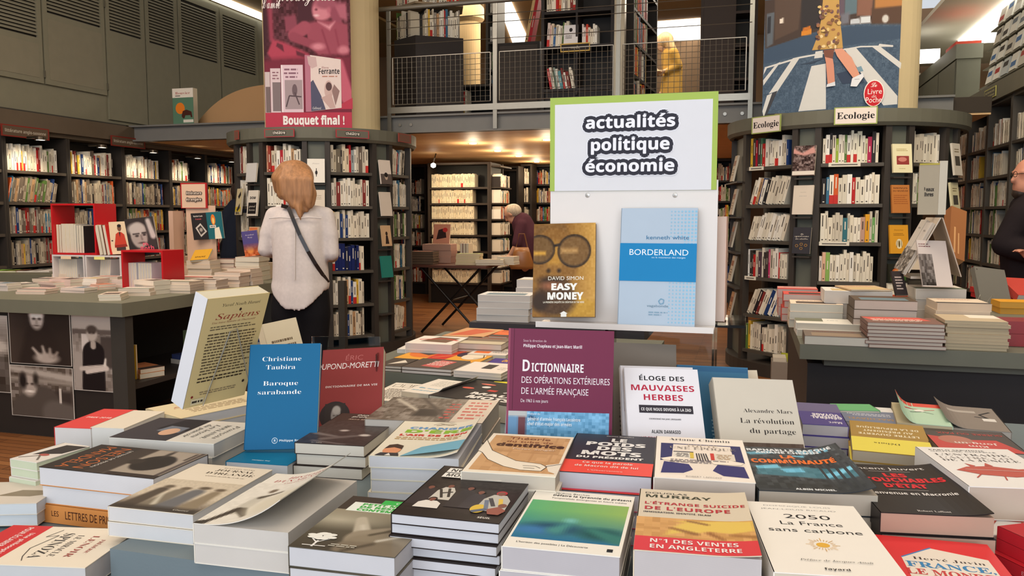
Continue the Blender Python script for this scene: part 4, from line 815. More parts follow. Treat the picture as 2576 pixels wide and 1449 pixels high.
stack('olive paperback with a stone hand, white tree and green label', [(728, 1375), (983, 1399), (1130, 1268), (884, 1247)], .146, .768, 3, (92, 86, 74), [
    ('g', 0, 0, 1, .72, hand), ('r', 0, .72, 1, 1, (66, 58, 52)), ('r', .1, .7, 1, .88, (236, 240, 228)), ('r', .38, .87, 1, .96, (64, 186, 84)),
    ('t', 'CYRIL DION', .52, .895, .035, .42, (226, 244, 222), 'b', 'l'), ('t', 'PETIT MANUEL', .2, .825, .038, .7, (66, 176, 74), 'h', 'l'), ('t', 'DE RÉSISTANCE', .2, .77, .038, .76, (66, 176, 74), 'h', 'l'), ('t', 'CONTEMPORAINE', .2, .715, .038, .78, (66, 176, 74), 'h', 'l'),
    ('l', [(.2, .03), (.2, .13)], .0016, WHITE), ('l', [(.2, .1), (.11, .17)], .001, WHITE), ('l', [(.2, .1), (.29, .17)], .001, WHITE), ('l', [(.1, .045), (.32, .05)], .001, WHITE)] + [('e', .2 + .11 * _c(R(a)) * (.4 + .6 * ((a // 30) % 2)), .2 + .045 * _s(R(a)), .045, .02, (238, 236, 226)) for a in range(0, 360, 24)] + [('x', .34, .05, .62, .1, 2, (200, 196, 180), 5)], mat='gloss', page=(222, 220, 222))
men = ras(84, 64, (206, 190, 166), [('v', .45, .0, (88, 76, 64), 1), ('n', 14, 2), ('c', .2, .62, .16, .12, .07, .1, (84, 72, 60), .05), ('e', .22, .74, .06, .05, (104, 90, 74), .04), ('c', .42, .6, .36, .1, .08, .11, (128, 116, 98), .05), ('e', .44, .72, .06, .05, (110, 94, 76), .04), ('c', .62, .62, .56, .1, .09, .12, (108, 106, 106), .06), ('e', .64, .78, .07, .045, (96, 82, 66), .04), ('c', .84, .64, .82, .2, .06, .1, (140, 124, 100), .05), ('e', .84, .76, .06, .045, (108, 92, 74), .04), ('b', 0, 0, 1, .12, (58, 50, 42), .12), ('c', .3, .5, .4, .2, .02, .03, (196, 186, 166), .04)], .8, 7)
stack('cream paperback with a brown photograph of working men', [(268, 1273), (485, 1294), (688, 1181), (499, 1166)], .15, TB, 2, (228, 214, 192), [
    ('g', 0, 0, 1, .62, men), ('t', 'BENJAMIN MYERS', .62, .935, .016, .4, (120, 104, 84), 'S', 'c'), ('t', 'JOURNAL', .62, .865, .044, .5, (66, 56, 44), 'S', 'c'), ('t', "D'IRLANDE", .62, .79, .044, .62, (66, 56, 44), 'S', 'c'),
    ('t', 'Carnets de pêche et de vie', .62, .735, .018, .5, (96, 84, 68), 'I', 'c'), ('t', 'Grasset', .72, .035, .022, .18, (226, 218, 200), 'I', 'l')], page=(226, 222, 220))
wlk = ras(40, 50, (226, 218, 204), [('n', 10, 2), ('c', .3, .6, .26, .3, .08, .1, (196, 188, 172), .04), ('c', .24, .34, .1, .06, .05, .03, (70, 60, 50), .03), ('c', .3, .32, .46, .14, .06, .03, (82, 72, 60), .03), ('c', .3, .62, .5, .7, .04, .03, (90, 80, 66), .03), ('e', .34, .78, .05, .05, (120, 104, 84), .03), ('c', .08, .04, .02, .02, .05, .04, (60, 52, 44), .03), ('e', .7, .4, .34, .3, (216, 206, 184), .2)], 1.2, 3)
stack('white paperback with its cover curling up, red title, grey walker', [(493, 1319), (725, 1335), (897, 1211), (690, 1186)], .148, TB, 2, (232, 224, 210), [
    ('g', 0, 0, .95, .78, wlk), ('t', 'HISTOIRE', .5, .88, .05, .5, (176, 66, 60), 'S', 'c', .2), ('t', "D'UN MENSONGE", .55, .81, .046, .84, (176, 66, 60), 'S', 'c', .2), ('t', "ENQUÊTE SUR L'EXPÉRIENCE", .6, .765, .02, .6, (190, 104, 92), 'S', 'c', .1)], lift=.045, cut=.9, page=(226, 218, 208), inner=(236, 228, 210))
# --- second row
eaux = ras(40, 44, (70, 60, 56), [('v', .6, .0, (58, 50, 48), 1), ('n', 12, 2), ('c', .1, .42, .5, .3, .05, .03, (120, 110, 106), .06), ('c', .3, .2, .8, .42, .06, .04, (104, 94, 90), .06), ('e', .44, .58, .07, .04, (178, 166, 160), .03), ('e', .82, .42, .08, .045, (196, 186, 178), .03), ('c', .2, .12, .7, .02, .03, .02, (110, 100, 98), .05)], 1.2, 9)
stack('dark paperback showing swimmers in grey water', [(724, 1117), (907, 1122), (1024, 1043), (870, 1038)], .138, TB, 3, (68, 58, 52), [
    ('g', 0, 0, 1, .72, eaux), ('t', 'Dans les eaux', .62, .93, .04, .66, (236, 230, 220), 'b', 'c', .2), ('t', 'profondes', .5, .865, .04, .5, (236, 230, 220), 'b', 'c', .2), ('t', 'Akira Mizubayashi', .55, .78, .026, .6, (220, 190, 170), 'b', 'c', .2), ('t', 'arléa', .3, .02, .02, .16, (210, 200, 190), 's', 'c')], page=(232, 222, 206), mat='gloss', hmax=.235)
stack('cream paperback with blue, green and red lettering and blue strip', [(914, 1146), (1144, 1159), (1221, 1058), (1027, 1061)], .156, TB, 4, (230, 220, 198), [
    ('l', [(.42, .9), (.5, .96), (.6, .97), (.7, .93)], .001, (120, 100, 76)), ('l', [(.46, .88), (.56, .92), (.68, .9)], .002, (150, 130, 100)), ('l', [(.5, .94), (.62, .9)], .001, (96, 84, 66)),
    ('t', 'CHANGER', .56, .755, .06, .8, (104, 150, 196), 'h', 'c'), ('t', "D'ÈRE", .56, .64, .085, .86, (140, 184, 50), 'h', 'c'), ('t', "L'AIR DE RIEN", .53, .545, .05, .84, (206, 66, 56), 'h', 'c'),
    ('x', .1, .43, .9, .52, 2, (190, 150, 90), 3), ('p', [(.34, 0), (1, .06), (1, .32), (.5, .25)], (120, 178, 200)), ('t', 'PAR LA CHRONIQUEUSE', .72, .19, .032, .5, (236, 240, 236), 'b', 'c', .1), ('t', 'DE FRANCE INTER', .68, .12, .032, .4, (236, 240, 236), 'b', 'c', .1),
    ('e', .2, .14, .1, .1, (222, 150, 110)), ('p', [(.1, .17), (.12, .27), (.2, .3), (.29, .26), (.3, .17), (.2, .21)], (70, 48, 38)), ('p', [(.06, 0), (.1, .07), (.3, .07), (.33, 0)], (60, 56, 60)), ('p', [(.17, 0), (.2, .06), (.24, 0)], (226, 220, 210))], lift=.012, page=(228, 226, 228), hmax=.235)
kraft = ras(34, 40, (206, 160, 112), [('n', 22, 4), ('c', 0, .55, 1, .5, .01, .01, (186, 140, 94), .04), ('c', .3, 1, .36, 0, .008, .008, (188, 142, 96), .03), ('c', .66, 1, .62, 0, .008, .008, (190, 142, 96), .03), ('c', .84, 1, .88, 0, .01, .01, (192, 146, 100), .03)], 1.3, 2)
stack('kraft-brown paperback with an outlined arm squeezing a tube', [(1163, 1186), (1394, 1198), (1447, 1101), (1237, 1088)], .142, TB, 5, (240, 228, 208), [
    ('g', .06, .05, .97, .95, kraft), ('p', [(.0, .8), (.16, .52), (.5, .3), (.78, .26), (.86, .2), (.82, .1), (.6, .1), (.4, .16), (.18, .3), (.06, .46), (0, .5)], (240, 228, 208)), ('p', [(.84, .24), (1, .3), (1, .05), (.9, .1)], (236, 224, 206)),
    ('l', [(.0, .8), (.16, .52), (.5, .3), (.78, .26), (.86, .2), (.82, .1), (.6, .1), (.4, .16), (.18, .3), (.06, .46), (0, .5)], .0006, (60, 46, 34)), ('l', [(.6, .2), (.74, .2), (.8, .16)], .0006, (60, 46, 34)), ('l', [(.62, .15), (.74, .15)], .0006, (60, 46, 34)), ('l', [(.84, .2), (1, .28)], .0006, (60, 46, 34)),
    ('t', 'Théorie', .5, .85, .06, .5, (140, 84, 56), 's', 'c'), ('t', 'du tube de', .52, .765, .05, .56, (150, 92, 62), 's', 'c'), ('t', 'dentifrice', .55, .655, .075, .8, (84, 50, 34), 'h', 'c'), ('t', 'Peter Singer', .62, .575, .038, .5, (240, 214, 190), 's', 'c')], page=(216, 202, 184))
stack('black and scarlet paperback with big white capitals', [(1398, 1185), (1633, 1198), (1659, 1100), (1455, 1090)], .14, TB, 4, (54, 50, 54), [
    ('r', 0, 0, 1, .29, (244, 84, 66)), ('t', 'Damon Mayaffre', .55, .945, .018, .34, (222, 218, 214), 'b', 'c'), ('t', 'LE', .55, .8, .085, .2, (240, 236, 230), 'h', 'c'), ('t', 'POIDS', .52, .68, .09, .72, (240, 236, 230), 'h', 'c'), ('t', 'DES', .52, .56, .09, .42, (240, 236, 230), 'h', 'c'), ('t', 'MOTS', .5, .43, .095, .7, (240, 236, 230), 'h', 'c'), ('t', 'DU PRÉSIDENT', .5, .345, .045, .76, (240, 236, 230), 'h', 'c'),
    ('t', 'Ce que la parole', .5, .215, .04, .56, (250, 226, 216), 'b', 'c'), ('t', 'de Macron dit de lui', .5, .135, .04, .7, (250, 226, 216), 'b', 'c'), ('t', "L'Observatoire", .5, .045, .026, .38, (248, 214, 204), 's', 'c')], page=(216, 210, 216), mat='gloss', back=(214, 84, 110))
stack('white paperback with indigo sleeves and two hands holding newspapers', [(1637, 1200), (1891, 1213), (1875, 1106), (1657, 1099)], .145, TB, 3, (246, 234, 220), [
    ('r', .06, .08, .95, .82, (240, 226, 210)), ('p', [(.06, .82), (.95, .82), (.95, .4), (.84, .4), (.84, .8), (.2, .8), (.18, .42), (.06, .38)], (52, 50, 100)), ('p', [(.07, .1), (.1, .36), (.36, .32), (.4, .2), (.3, .12)], (56, 52, 110)), ('p', [(.95, .08), (.93, .32), (.66, .34), (.6, .2), (.7, .1)], (56, 52, 110)),
    ('r', .2, .46, .42, .62, (228, 220, 206)), ('r', .2, .6, .42, .62, (50, 46, 60)), ('r', .38, .46, .42, .6, (220, 190, 70)), ('r', .62, .44, .86, .6, (226, 214, 196)), ('r', .6, .44, .64, .6, (206, 60, 50)), ('x', .22, .48, .38, .58, 5, (120, 110, 110), 2), ('x', .66, .46, .84, .58, 5, (170, 130, 80), 8),
    ('p', [(.06, .42), (.2, .48), (.42, .44), (.44, .36), (.1, .38)], (246, 232, 214)), ('p', [(.94, .4), (.8, .44), (.58, .42), (.62, .34), (.9, .34)], (246, 232, 214))] + [('l', [(.45 + i * .025, .58), (.46 + i * .028, .4)], .0009, (50, 46, 50)) for i in range(5)] + [('x', .16, .34, .8, .42, 3, (110, 100, 110), 12),
    ('t', 'Ariane Chemin', .5, .9, .05, .7, (60, 56, 56), 'S', 'c'), ('t', 'TOUTE', .52, .745, .05, .36, (196, 180, 160), 'S', 'c'), ('t', 'UNE ÉPOQUE', .52, .675, .055, .74, (150, 140, 130), 'S', 'c'), ('t', 'ROBERT LAFFONT', .5, .03, .022, .36, (120, 112, 104), 's', 'c')], page=(220, 204, 190))
com = ras(56, 50, (60, 64, 68), [('n', 30, 2), ('p', [(.1, .46), (.5, .52), (.95, .42), (.98, .2), (.5, .26), (.06, .3)], (72, 124, 138), .03), ('p', [(.08, .5), (.3, .55), (.32, .47), (.1, .43)], (120, 196, 222), .02), ('p', [(.3, .44), (.5, .48), (.52, .38), (.34, .36)], (110, 190, 220), .02), ('p', [(.66, .34), (.98, .46), (.98, .38), (.68, .25)], (124, 200, 226), .02), ('p', [(.05, .84), (.3, .9), (.36, .84), (.1, .78)], (110, 176, 200), .03), ('p', [(.56, .92), (.84, .96), (.9, .86), (.6, .82)], (110, 180, 206), .03), ('p', [(.44, .78), (.62, .8), (.6, .74)], (116, 190, 216), .02), ('c', .1, .7, .9, .62, .02, .03, (40, 44, 48), .04), ('b', 0, 0, 1, .18, (52, 56, 58), .1), ('n', 26, 3)], .95, 11)
stack('dark blue paperback of city rooftops with orange title, cover gaping', [(1893, 1239), (2177, 1236), (2122, 1129), (1872, 1126)], .15, TB, 3, (56, 60, 64), [
    ('g', 0, .05, 1, 1, com), ('t', 'RAPHAËLLE BACQUÉ', .5, .9, .05, .84, (228, 232, 234), 'h', 'c'), ('t', 'ARIANE CHEMIN', .47, .84, .045, .62, (228, 232, 234), 'h', 'c'), ('t', 'LA', .44, .72, .075, .14, (240, 120, 50), 'h', 'c'), ('t', 'COMMUNAUTÉ', .47, .6, .085, .8, (240, 120, 50), 'h', 'c'), ('t', 'ALBIN MICHEL', .5, .035, .03, .34, (226, 228, 228), 'h', 'c')], lift=.012, page=(204, 190, 172), mat='gloss', inner=(220, 208, 190), z=.878)
stack('glossy black paperback with red capitals and white subtitle', [(2183, 1294), (2474, 1291), (2355, 1171), (2147, 1171)], .145, TB, 3, (40, 34, 34), [
    ('t', 'Vincent Jauvert', .45, .885, .055, .8, (236, 230, 224), 's', 'c'), ('r', .25, .84, .68, .845, (200, 190, 186)), ('t', 'LES', .48, .72, .075, .24, (220, 36, 48), 'h', 'c'), ('t', 'INTOUCHABLES', .46, .61, .08, .94, (220, 36, 48), 'h', 'c'), ('t', "D'ÉTAT", .48, .49, .075, .42, (220, 36, 48), 'h', 'c'), ('r', .28, .44, .66, .445, (200, 190, 186)),
    ('t', 'Bienvenue en Macronie', .47, .345, .05, .86, (238, 232, 226), 'b', 'c'), ('t', 'Robert Laffont', .5, .035, .03, .3, (220, 214, 208), 'S', 'c')], lift=.006, page=(206, 168, 146), mat='gloss', z=.868)
# --- red house-shaped title, pile of red spines, thick white treatise on the right hand side
zj = .845
stack('red paperback with a white house shape and blue and red title', [(2261, 1497), (2605, 1530), (2487, 1368), (2202, 1346)], .146, TB, 2, (226, 52, 56), [
    ('p', [(.16, .05), (.16, .62), (.46, .82), (.9, .7), (.9, .05)], (238, 226, 210)), ('l', [(.16, .62), (.46, .83)], .0012, (70, 130, 190)), ('t', 'Hervé Juvin', .55, .6, .045, .6, (60, 44, 40), 'S', 'c'),
    ('t', 'FRANCE,', .53, .47, .09, .72, (52, 132, 186), 'B', 'c'), ('t', 'LE MONDE', .5, .35, .09, .72, (206, 58, 58), 'B', 'c'), ('t', 'RÉPOND', .55, .23, .09, .6, (52, 132, 186), 'B', 'c')], mat='gloss', page=(226, 210, 196), jit=.001, z=.838)
ent = [('t', 'PABLO SERVIGNE', .1, .91, .026, .6, (60, 56, 54), 'b', 'l'), ('t', 'GAUTHIER CHAPELLE', .1, .87, .026, .7, (80, 76, 72), 's', 'l'), ('t', "L'ENTRAIDE", .1, .77, .055, .78, (90, 84, 80), 'S', 'l'), ('t', "L'AUTRE LOI", .1, .69, .05, .78, (150, 140, 134), 'S', 'l'), ('t', 'DE LA JUNGLE', .1, .62, .05, .8, (90, 84, 80), 'S', 'l'),
       ('p', [(.1, .38), (.25, .47), (.5, .5), (.75, .44), (.96, .48), (.9, .3), (.6, .24), (.3, .28)], (196, 92, 78)), ('p', [(.3, .47), (.28, .56), (.36, .5)], (196, 92, 78)), ('p', [(.45, .5), (.5, .58), (.54, .5)], (196, 92, 78)), ('l', [(.3, .3), (.2, .2)], .001, (190, 80, 66)), ('l', [(.5, .26), (.46, .16)], .001, (190, 80, 66)), ('l', [(.2, .4), (.8, .38)], .0006, (240, 220, 210))]
for i, (dy, tl) in enumerate(((.055, 'thick white paperback with a red crayfish, lying on its twin'), (0, 'thick white paperback with a red crayfish, under its twin, front edge showing'))):
    tt = .05; z = TB + tt * (1 - i) + .003
    c0 = P(2479, 1258, z=.88); e1 = Vector((.985, .17, 0)).normalized(); e2 = Vector((-e1.y, e1.x, 0))
    o = c0 + e1 * .0735 + e2 * (.1 + dy); book_at(T3((o.x, o.y, z), e1, e2, (0, 0, 1)), tl, .147, .205, tt - .001, (240, 234, 228), ent, page=(214, 194, 176), spine_art=[('t', 'CHAPELLE', .62, .4, .3, .2, (90, 86, 84), 'b', 'l'), ('t', "L'ENTRAIDE", .25, .4, .3, .26, (120, 116, 112), 's', 'l')])
o = P(2548, 1390, z=.84)
for i in range(4):
    z = TB + .0005 + i * .017; e1 = Vector((.86, .51, 0)); e2 = Vector((-.51, .86, 0)); q = o + e1 * (.075 + (.012 if i < 2 else 0) * -1)
    book_at(T3((q.x + .05, q.y - .02, z), e1, e2, (0, 0, 1)), 'red paperback, %s from bottom of the red-spined pile at the table edge' % ORD[i], .14, .21, .0165, (190, 34, 44), spine_art=[('t', 'EUROPE DES PEUPLES', .25, .35, .32, .5, (226, 140, 140), 's', 'l')], page=CREAM)
# --- back right of the table, titles facing the other way
stack('brown and yellow paperback with a wide yellow band, title upside down', [(2316, 1074), (2128, 1054), (2155, 1132), (2361, 1151)], .138, TB, 3, (176, 140, 70), [
    ('r', 0, .56, 1, 1, (240, 222, 90)), ('r', 0, .5, 1, 0.0, (176, 140, 70)), ('t', 'LETTRE OUVERTE', .5, .4, .06, .8, (244, 232, 200), 'b', 'c'), ('t', 'AU PRÉSIDENT', .5, .29, .06, .66, (244, 232, 200), 'b', 'c'), ('t', 'DE LA RÉPUBLIQUE', .5, .18, .06, .84, (244, 232, 200), 'b', 'c'), ('t', 'Débats', .55, .7, .05, .34, (120, 104, 40), 'S', 'c')], page=(206, 190, 166))
stack('black and red paperback with portrait, title upside down', [(2526, 1090), (2319, 1074), (2366, 1133), (2575, 1137)], .15, TB, 3, (78, 68, 62), [
    ('p', [(.0, 1), (1, 1), (1, .35), (.6, .5), (.2, .45)], (206, 70, 62)), ('e', .7, .52, .2, .2, (190, 120, 100)), ('t', 'Kim', .5, .75, .08, .24, (240, 230, 222), 'b', 'c'), ('t', 'Jong-un', .5, .62, .08, .5, (240, 230, 222), 'b', 'c'), ('t', 'GUERRE OU PAIX', .45, .16, .09, .8, (206, 70, 62), 's', 'c')], mat='gloss', page=(200, 186, 170), hmax=.2)
stack('purple paperback with white title lying behind the white standing book', [(2099, 1012), (1990, 1004), (2030, 1074), (2141, 1080)], .14, TB, 3, (86, 74, 140), [
    ('r', 0, 0, 1, .42, (112, 104, 140)), ('t', 'VOYAGE', .4, .5, .1, .6, (236, 230, 236), 'h', 'c'), ('t', 'GÉNÉRAL', .4, .62, .1, .7, (236, 230, 236), 'h', 'c'), ('t', 'Marc', .25, .84, .08, .3, (236, 230, 236), 'b', 'c')], page=(206, 196, 196), hmax=.2, z=.85)
stack('blue-grey paperback with brown lettering behind the yellow-banded book', [(2238, 1025), (2099, 1019), (2130, 1056), (2270, 1072)], .14, TB, 2, (124, 130, 150), [
    ('r', 0, 0, 1, .3, (226, 222, 218)), ('t', 'MACHIAVEL', .5, .72, .1, .84, (176, 140, 96), 'b', 'c'), ('x', .1, .45, .9, .62, 2, (210, 210, 216), 4)], page=(214, 206, 200), hmax=.19, z=.83)
stack('mint-green booklet with cover curling up at the back of the table', [(2355, 1022), (2228, 1006), (2272, 1062), (2413, 1074)], .14, TB, 2, (186, 214, 186), [
    ('r', 0, 0, 1, .18, (220, 84, 66)), ('l', [(.2, .3), (.4, .35), (.6, .3), (.8, .4)], .002, (196, 70, 60)), ('l', [(.25, .5), (.45, .42), (.7, .5)], .0012, (70, 90, 80)), ('e', .5, .38, .1, .06, (236, 232, 220)), ('e', .7, .35, .08, .05, (236, 226, 214))], lift=.03, page=(214, 196, 160), hmax=.22, z=.84)
stack('grey booklet with a curling cover and black squiggle at table back', [(2487, 1030), (2330, 1010), (2390, 1080), (2552, 1088)], .15, TB, 2, (140, 128, 118), [
    ('l', [(.1, .2), (.3, .35), (.2, .5), (.4, .45)], .003, (40, 36, 36)), ('r', .1, .5, .3, .62, (226, 220, 212)), ('r', .34, .2, .8, .3, (180, 170, 160))], lift=.02, page=(196, 184, 172), hmax=.22, z=.83)
stack('thin green pamphlet lying at the back edge of the table', [(2190, 1014), (2100, 1018), (2108, 1034), (2200, 1030)], .09, TB, 1, (110, 180, 120), hmax=.14, z=.835)
# --- left-hand lower shelf and left side piles
_c0 = P(214, 1428, z=.768); _e = (_c0 - P(0, 1401, z=.768)).normalized(); _d = (P(275, 1369, z=.768) - _c0).normalized(); _e = (_e + Vector((_d.y, -_d.x, 0))).normalized(); _x = Vector((_e.y, -_e.x, 0))
def _px(p):
    q = np.array(p) - CP; d = q @ FW; return (IW / 2 + FPX * (q @ RG) / d, IH / 2 - FPX * (q @ UPV) / d)
SPC = [_px(p) for p in (_c0 - _e * .215 - _x * .145, _c0 - _e * .215, _c0, _c0 - _x * .145)]
man = ras(40, 56, (70, 60, 54), [('b', 0, .38, 1, 1, (168, 154, 138), .04), ('e', .5, .64, .3, .22, (48, 42, 38), .03), ('c', .5, .45, .5, .4, .1, .1, (60, 52, 46), .03), ('b', 0, .93, .9, .98, (90, 78, 72), .02), ('c', .06, .9, .3, .9, .02, .02, (60, 50, 46), .03), ('e', .15, .6, .14, .03, (70, 62, 56), .03), ('b', .9, .38, 1, 1, (60, 50, 46), .02)], 1.5, 6)
mdl = stack('black biography with orange capitals and a dark profile', [(251, 1118), (88, 1174), (392, 1203), (531, 1143)], .146, .764, 2, (60, 52, 48), [
    ('g', 0, .3, 1, 1, man), ('r', 0, 0, 1, .4, (60, 52, 48)), ('t', 'NELSON', .5, .245, .1, .86, (224, 120, 62), 'l', 'c'), ('t', 'MANDELA', .5, .1, .1, .88, (224, 120, 62), 'l', 'c'), ('t', 'LETTRES DE PRISON', .5, .365, .03, .7, (226, 216, 204), 's', 'c')], page=(230, 226, 226), back=(214, 140, 74), mat='gloss')
_m = mdl.matrix_world.copy(); _m.translation.z = .7312
book_at(_m @ Matrix.Rotation(math.pi, 4, 'Z'), 'orange-spined book at the bottom of the black biography pile', .146, .235, .0325, (214, 140, 74), spine_art=[('t', 'LETTRES DE PRISON', .46, .3, .45, .5, (80, 40, 24), 's', 'c'), ('t', 'LES', .12, .4, .3, .07, (80, 40, 24), 's', 'c')])
stack('cream philosophy paperback with red band and scrolling letters', SPC, .145, .732, 1, (234, 220, 198), [
    ('r', 0, .0, 1, .32, (206, 48, 50)), ('t', 'Une philosophie', .5, .24, .035, .6, (240, 220, 214), 'b', 'c'), ('t', 'POUR ÉCLAIRER NOTRE VIE', .5, .15, .045, .9, (240, 220, 214), 'b', 'c'),
    ('t', 'LE MIRACLE', .5, .62, .05, .56, (70, 60, 54), 'S', 'c'), ('t', 'SPINOZA', .5, .5, .085, .66, (50, 44, 40), 'S', 'c'), ('t', 'FRÉDÉRIC', .5, .84, .03, .36, (170, 70, 56), 'S', 'c'), ('t', 'LENOIR', .5, .74, .05, .56, (160, 60, 50), 'S', 'c'),
    ('l', [(.1, .45), (.3, .4), (.25, .48), (.6, .42), (.8, .46), (.9, .5)], .0006, (60, 52, 48))], page=(220, 216, 214))
stack('cream paperback with dark portrait half and upside-down white half', [(412, 1050), (283, 1093), (555, 1124), (615, 1065)], .155, TB, 2, (238, 230, 216), [
    ('r', 0, 0, 1, .55, (66, 62, 66)), ('p', [(0, .3), (.5, .22), (.55, .55), (0, .55)], (40, 38, 42)), ('p', [(.35, .3), (.6, .26), (.65, .5), (.4, .5)], (120, 126, 136)), ('e', .62, .4, .16, .08, (222, 176, 144)), ('t', 'François', .5, .88, .05, .6, (80, 74, 66), 'I', 'c'), ('t', 'HOLLANDE', .5, .78, .05, .64, (80, 74, 66), 'S', 'c'), ('t', 'Les leçons', .5, .68, .05, .6, (80, 74, 66), 'I', 'c'), ('t', 'du pouvoir', .5, .6, .05, .6, (80, 74, 66), 'I', 'c')], page=(232, 224, 212), mat='gloss', hmax=.235, z=.835)
stack('sand-yellow paperback lying under the upright thick one', [(612, 1046), (400, 1022), (470, 985), (672, 1010)], .15, TB, 2, (226, 208, 168), [
    ('x', .2, .2, .8, .5, 4, (150, 126, 92), 3), ('t', 'Sapiens', .45, .62, .1, .6, (176, 76, 56), 'I', 'c')], page=(232, 230, 232), hmax=.22, z=.825)
stack('cream paperback with a red band, fore-edge open, left back of table', [(141, 1074), (228, 1077), (345, 1032), (258, 1027)], .09, .73, 2, (222, 70, 66), [
    ('t', 'PRIX 2018', .5, .5, .06, .7, (246, 226, 220), 'b', 'c')], page=(236, 228, 222), hmax=.2, z=.83)
stack('plain cream paperback with its pages fanned beside the red-banded one', [(234, 1074), (318, 1078), (404, 1036), (335, 1030)], .1, .73, 2, (228, 216, 196), page=(240, 234, 226), hmax=.2, z=.832)
stack('magazine with a black and white cover, top of the magazine pile', [(24, 1153), (90, 1163), (232, 1122), (160, 1114)], .14, .735, 5, (222, 214, 204), [('p', [(.2, .3), (.9, .5), (1, .95), (.3, .9)], (56, 50, 48)), ('e', .55, .35, .16, .06, (176, 90, 80)), ('l', [(.1, .1), (.5, .3), (.8, .1)], .002, (120, 110, 100))], page=(214, 220, 190), z=.82, hmax=.24)
stack('cream booklet with a grey fish, on the lower shelf', [(-150, 1250), (90, 1284), (118, 1222), (-90, 1205)], .2, .735, 2, (214, 202, 186), [('p', [(.55, .35), (.7, .6), (.95, .55), (1, .4), (.85, .3)], (140, 126, 104)), ('l', [(.0, .2), (.4, .3)], .002, (160, 148, 130))], page=(226, 228, 230), hmax=.2)
# ================================================================== books standing up on the nearest table
stand('teal-blue paperback with white serif title, standing upright by the red one', (613, 1132), (797, 1128), (632, 867), 1.60, .143, .21, .012, (14, 98, 142), [
    ('t', 'Christiane', .46, .835, .043, .56, (240, 240, 236), 'S', 'c'), ('t', 'Taubira', .45, .755, .043, .42, (240, 240, 236), 'S', 'c'), ('t', 'Baroque', .46, .6, .043, .5, (240, 240, 236), 'S', 'c'), ('t', 'sarabande', .45, .515, .043, .62, (240, 240, 236), 'S', 'c'),
    ('e', .42, .08, .04, .028, (226, 236, 240)), ('e', .42, .08, .034, .023, (14, 98, 142)), ('t', 'R', .42, .069, .022, .03, (226, 236, 240), 'b', 'c'), ('t', 'Philippe Rey', .48, .07, .018, .3, (226, 236, 240), 'b', 'l')], page=(240, 230, 206), mat='print')
z0 = P(640, 1150, z=.80)
stack('teal-blue paperback lying flat below its upright copy', [(569, 1160), (723, 1170), (800, 1122), (655, 1112)], .14, TB, 1, (22, 120, 160), [('t', 'Philippe Rey', .5, .12, .03, .3, (226, 236, 240), 'b', 'c')], page=(234, 232, 232), hmax=.2, z=.808)
bald = ras(34, 34, (56, 46, 44), [('c', .55, .1, .5, .0, .34, .36, (34, 30, 32), .05), ('e', .55, .52, .24, .36, (150, 142, 136), .06), ('e', .58, .72, .2, .18, (176, 168, 160), .08), ('e', .46, .5, .04, .02, (70, 62, 60), .04), ('e', .63, .5, .04, .02, (70, 62, 60), .04), ('c', .55, .48, .56, .38, .02, .03, (120, 110, 106), .05), ('e', .56, .28, .08, .02, (80, 70, 68), .04)], 1)
circ = [(.24 + .2 * _c(R(a)), .2 + .135 * _s(R(a))) for a in range(0, 360, 12)]
stand('brick-red book with an oval portrait in a clear acrylic holder', (797, 1092), (938, 1084), (801, 882), 1.80, .142, .205, .03, (142, 54, 52), [
    ('t', 'ÉRIC', .52, .855, .06, .3, (190, 110, 106), 'l', 'c', .12), ('t', 'DUPOND-MORETTI', .42, .755, .07, 1.02, (238, 226, 220), 's', 'c', .12), ('t', 'DICTIONNAIRE DE MA VIE', .5, .53, .022, .84, (226, 206, 200), 'b', 'c', .1),
    ('e', .26, .2, .24, .165, (52, 42, 42)), ('g', .1, .06, .42, .34, bald)], page=(236, 222, 196))
a = P(800, 1094, d=1.93); t = thing('acrylic_holder', 'clear acrylic book holder around the brick-red book', 'holder', tuple(a))
ex = Vector((_c(YAW), _s(YAW), 0)); ey = Vector((-_s(YAW), _c(YAW), 0))
mb = MB('clear', (230, 236, 240)); mb.T = T3((0, 0, 0), ex, ey, (0, 0, 1))
mb.box((-.01, .0, -.0), (.15, .003, .235)); mb.build('back_panel', t)
mb = MB('clear', (230, 236, 240)); mb.T = T3((0, 0, 0), ex, ey, (0, 0, 1)); mb.box((.147, -.045, 0), (.15, -.0005, .20)); mb.build('side_panel', t)
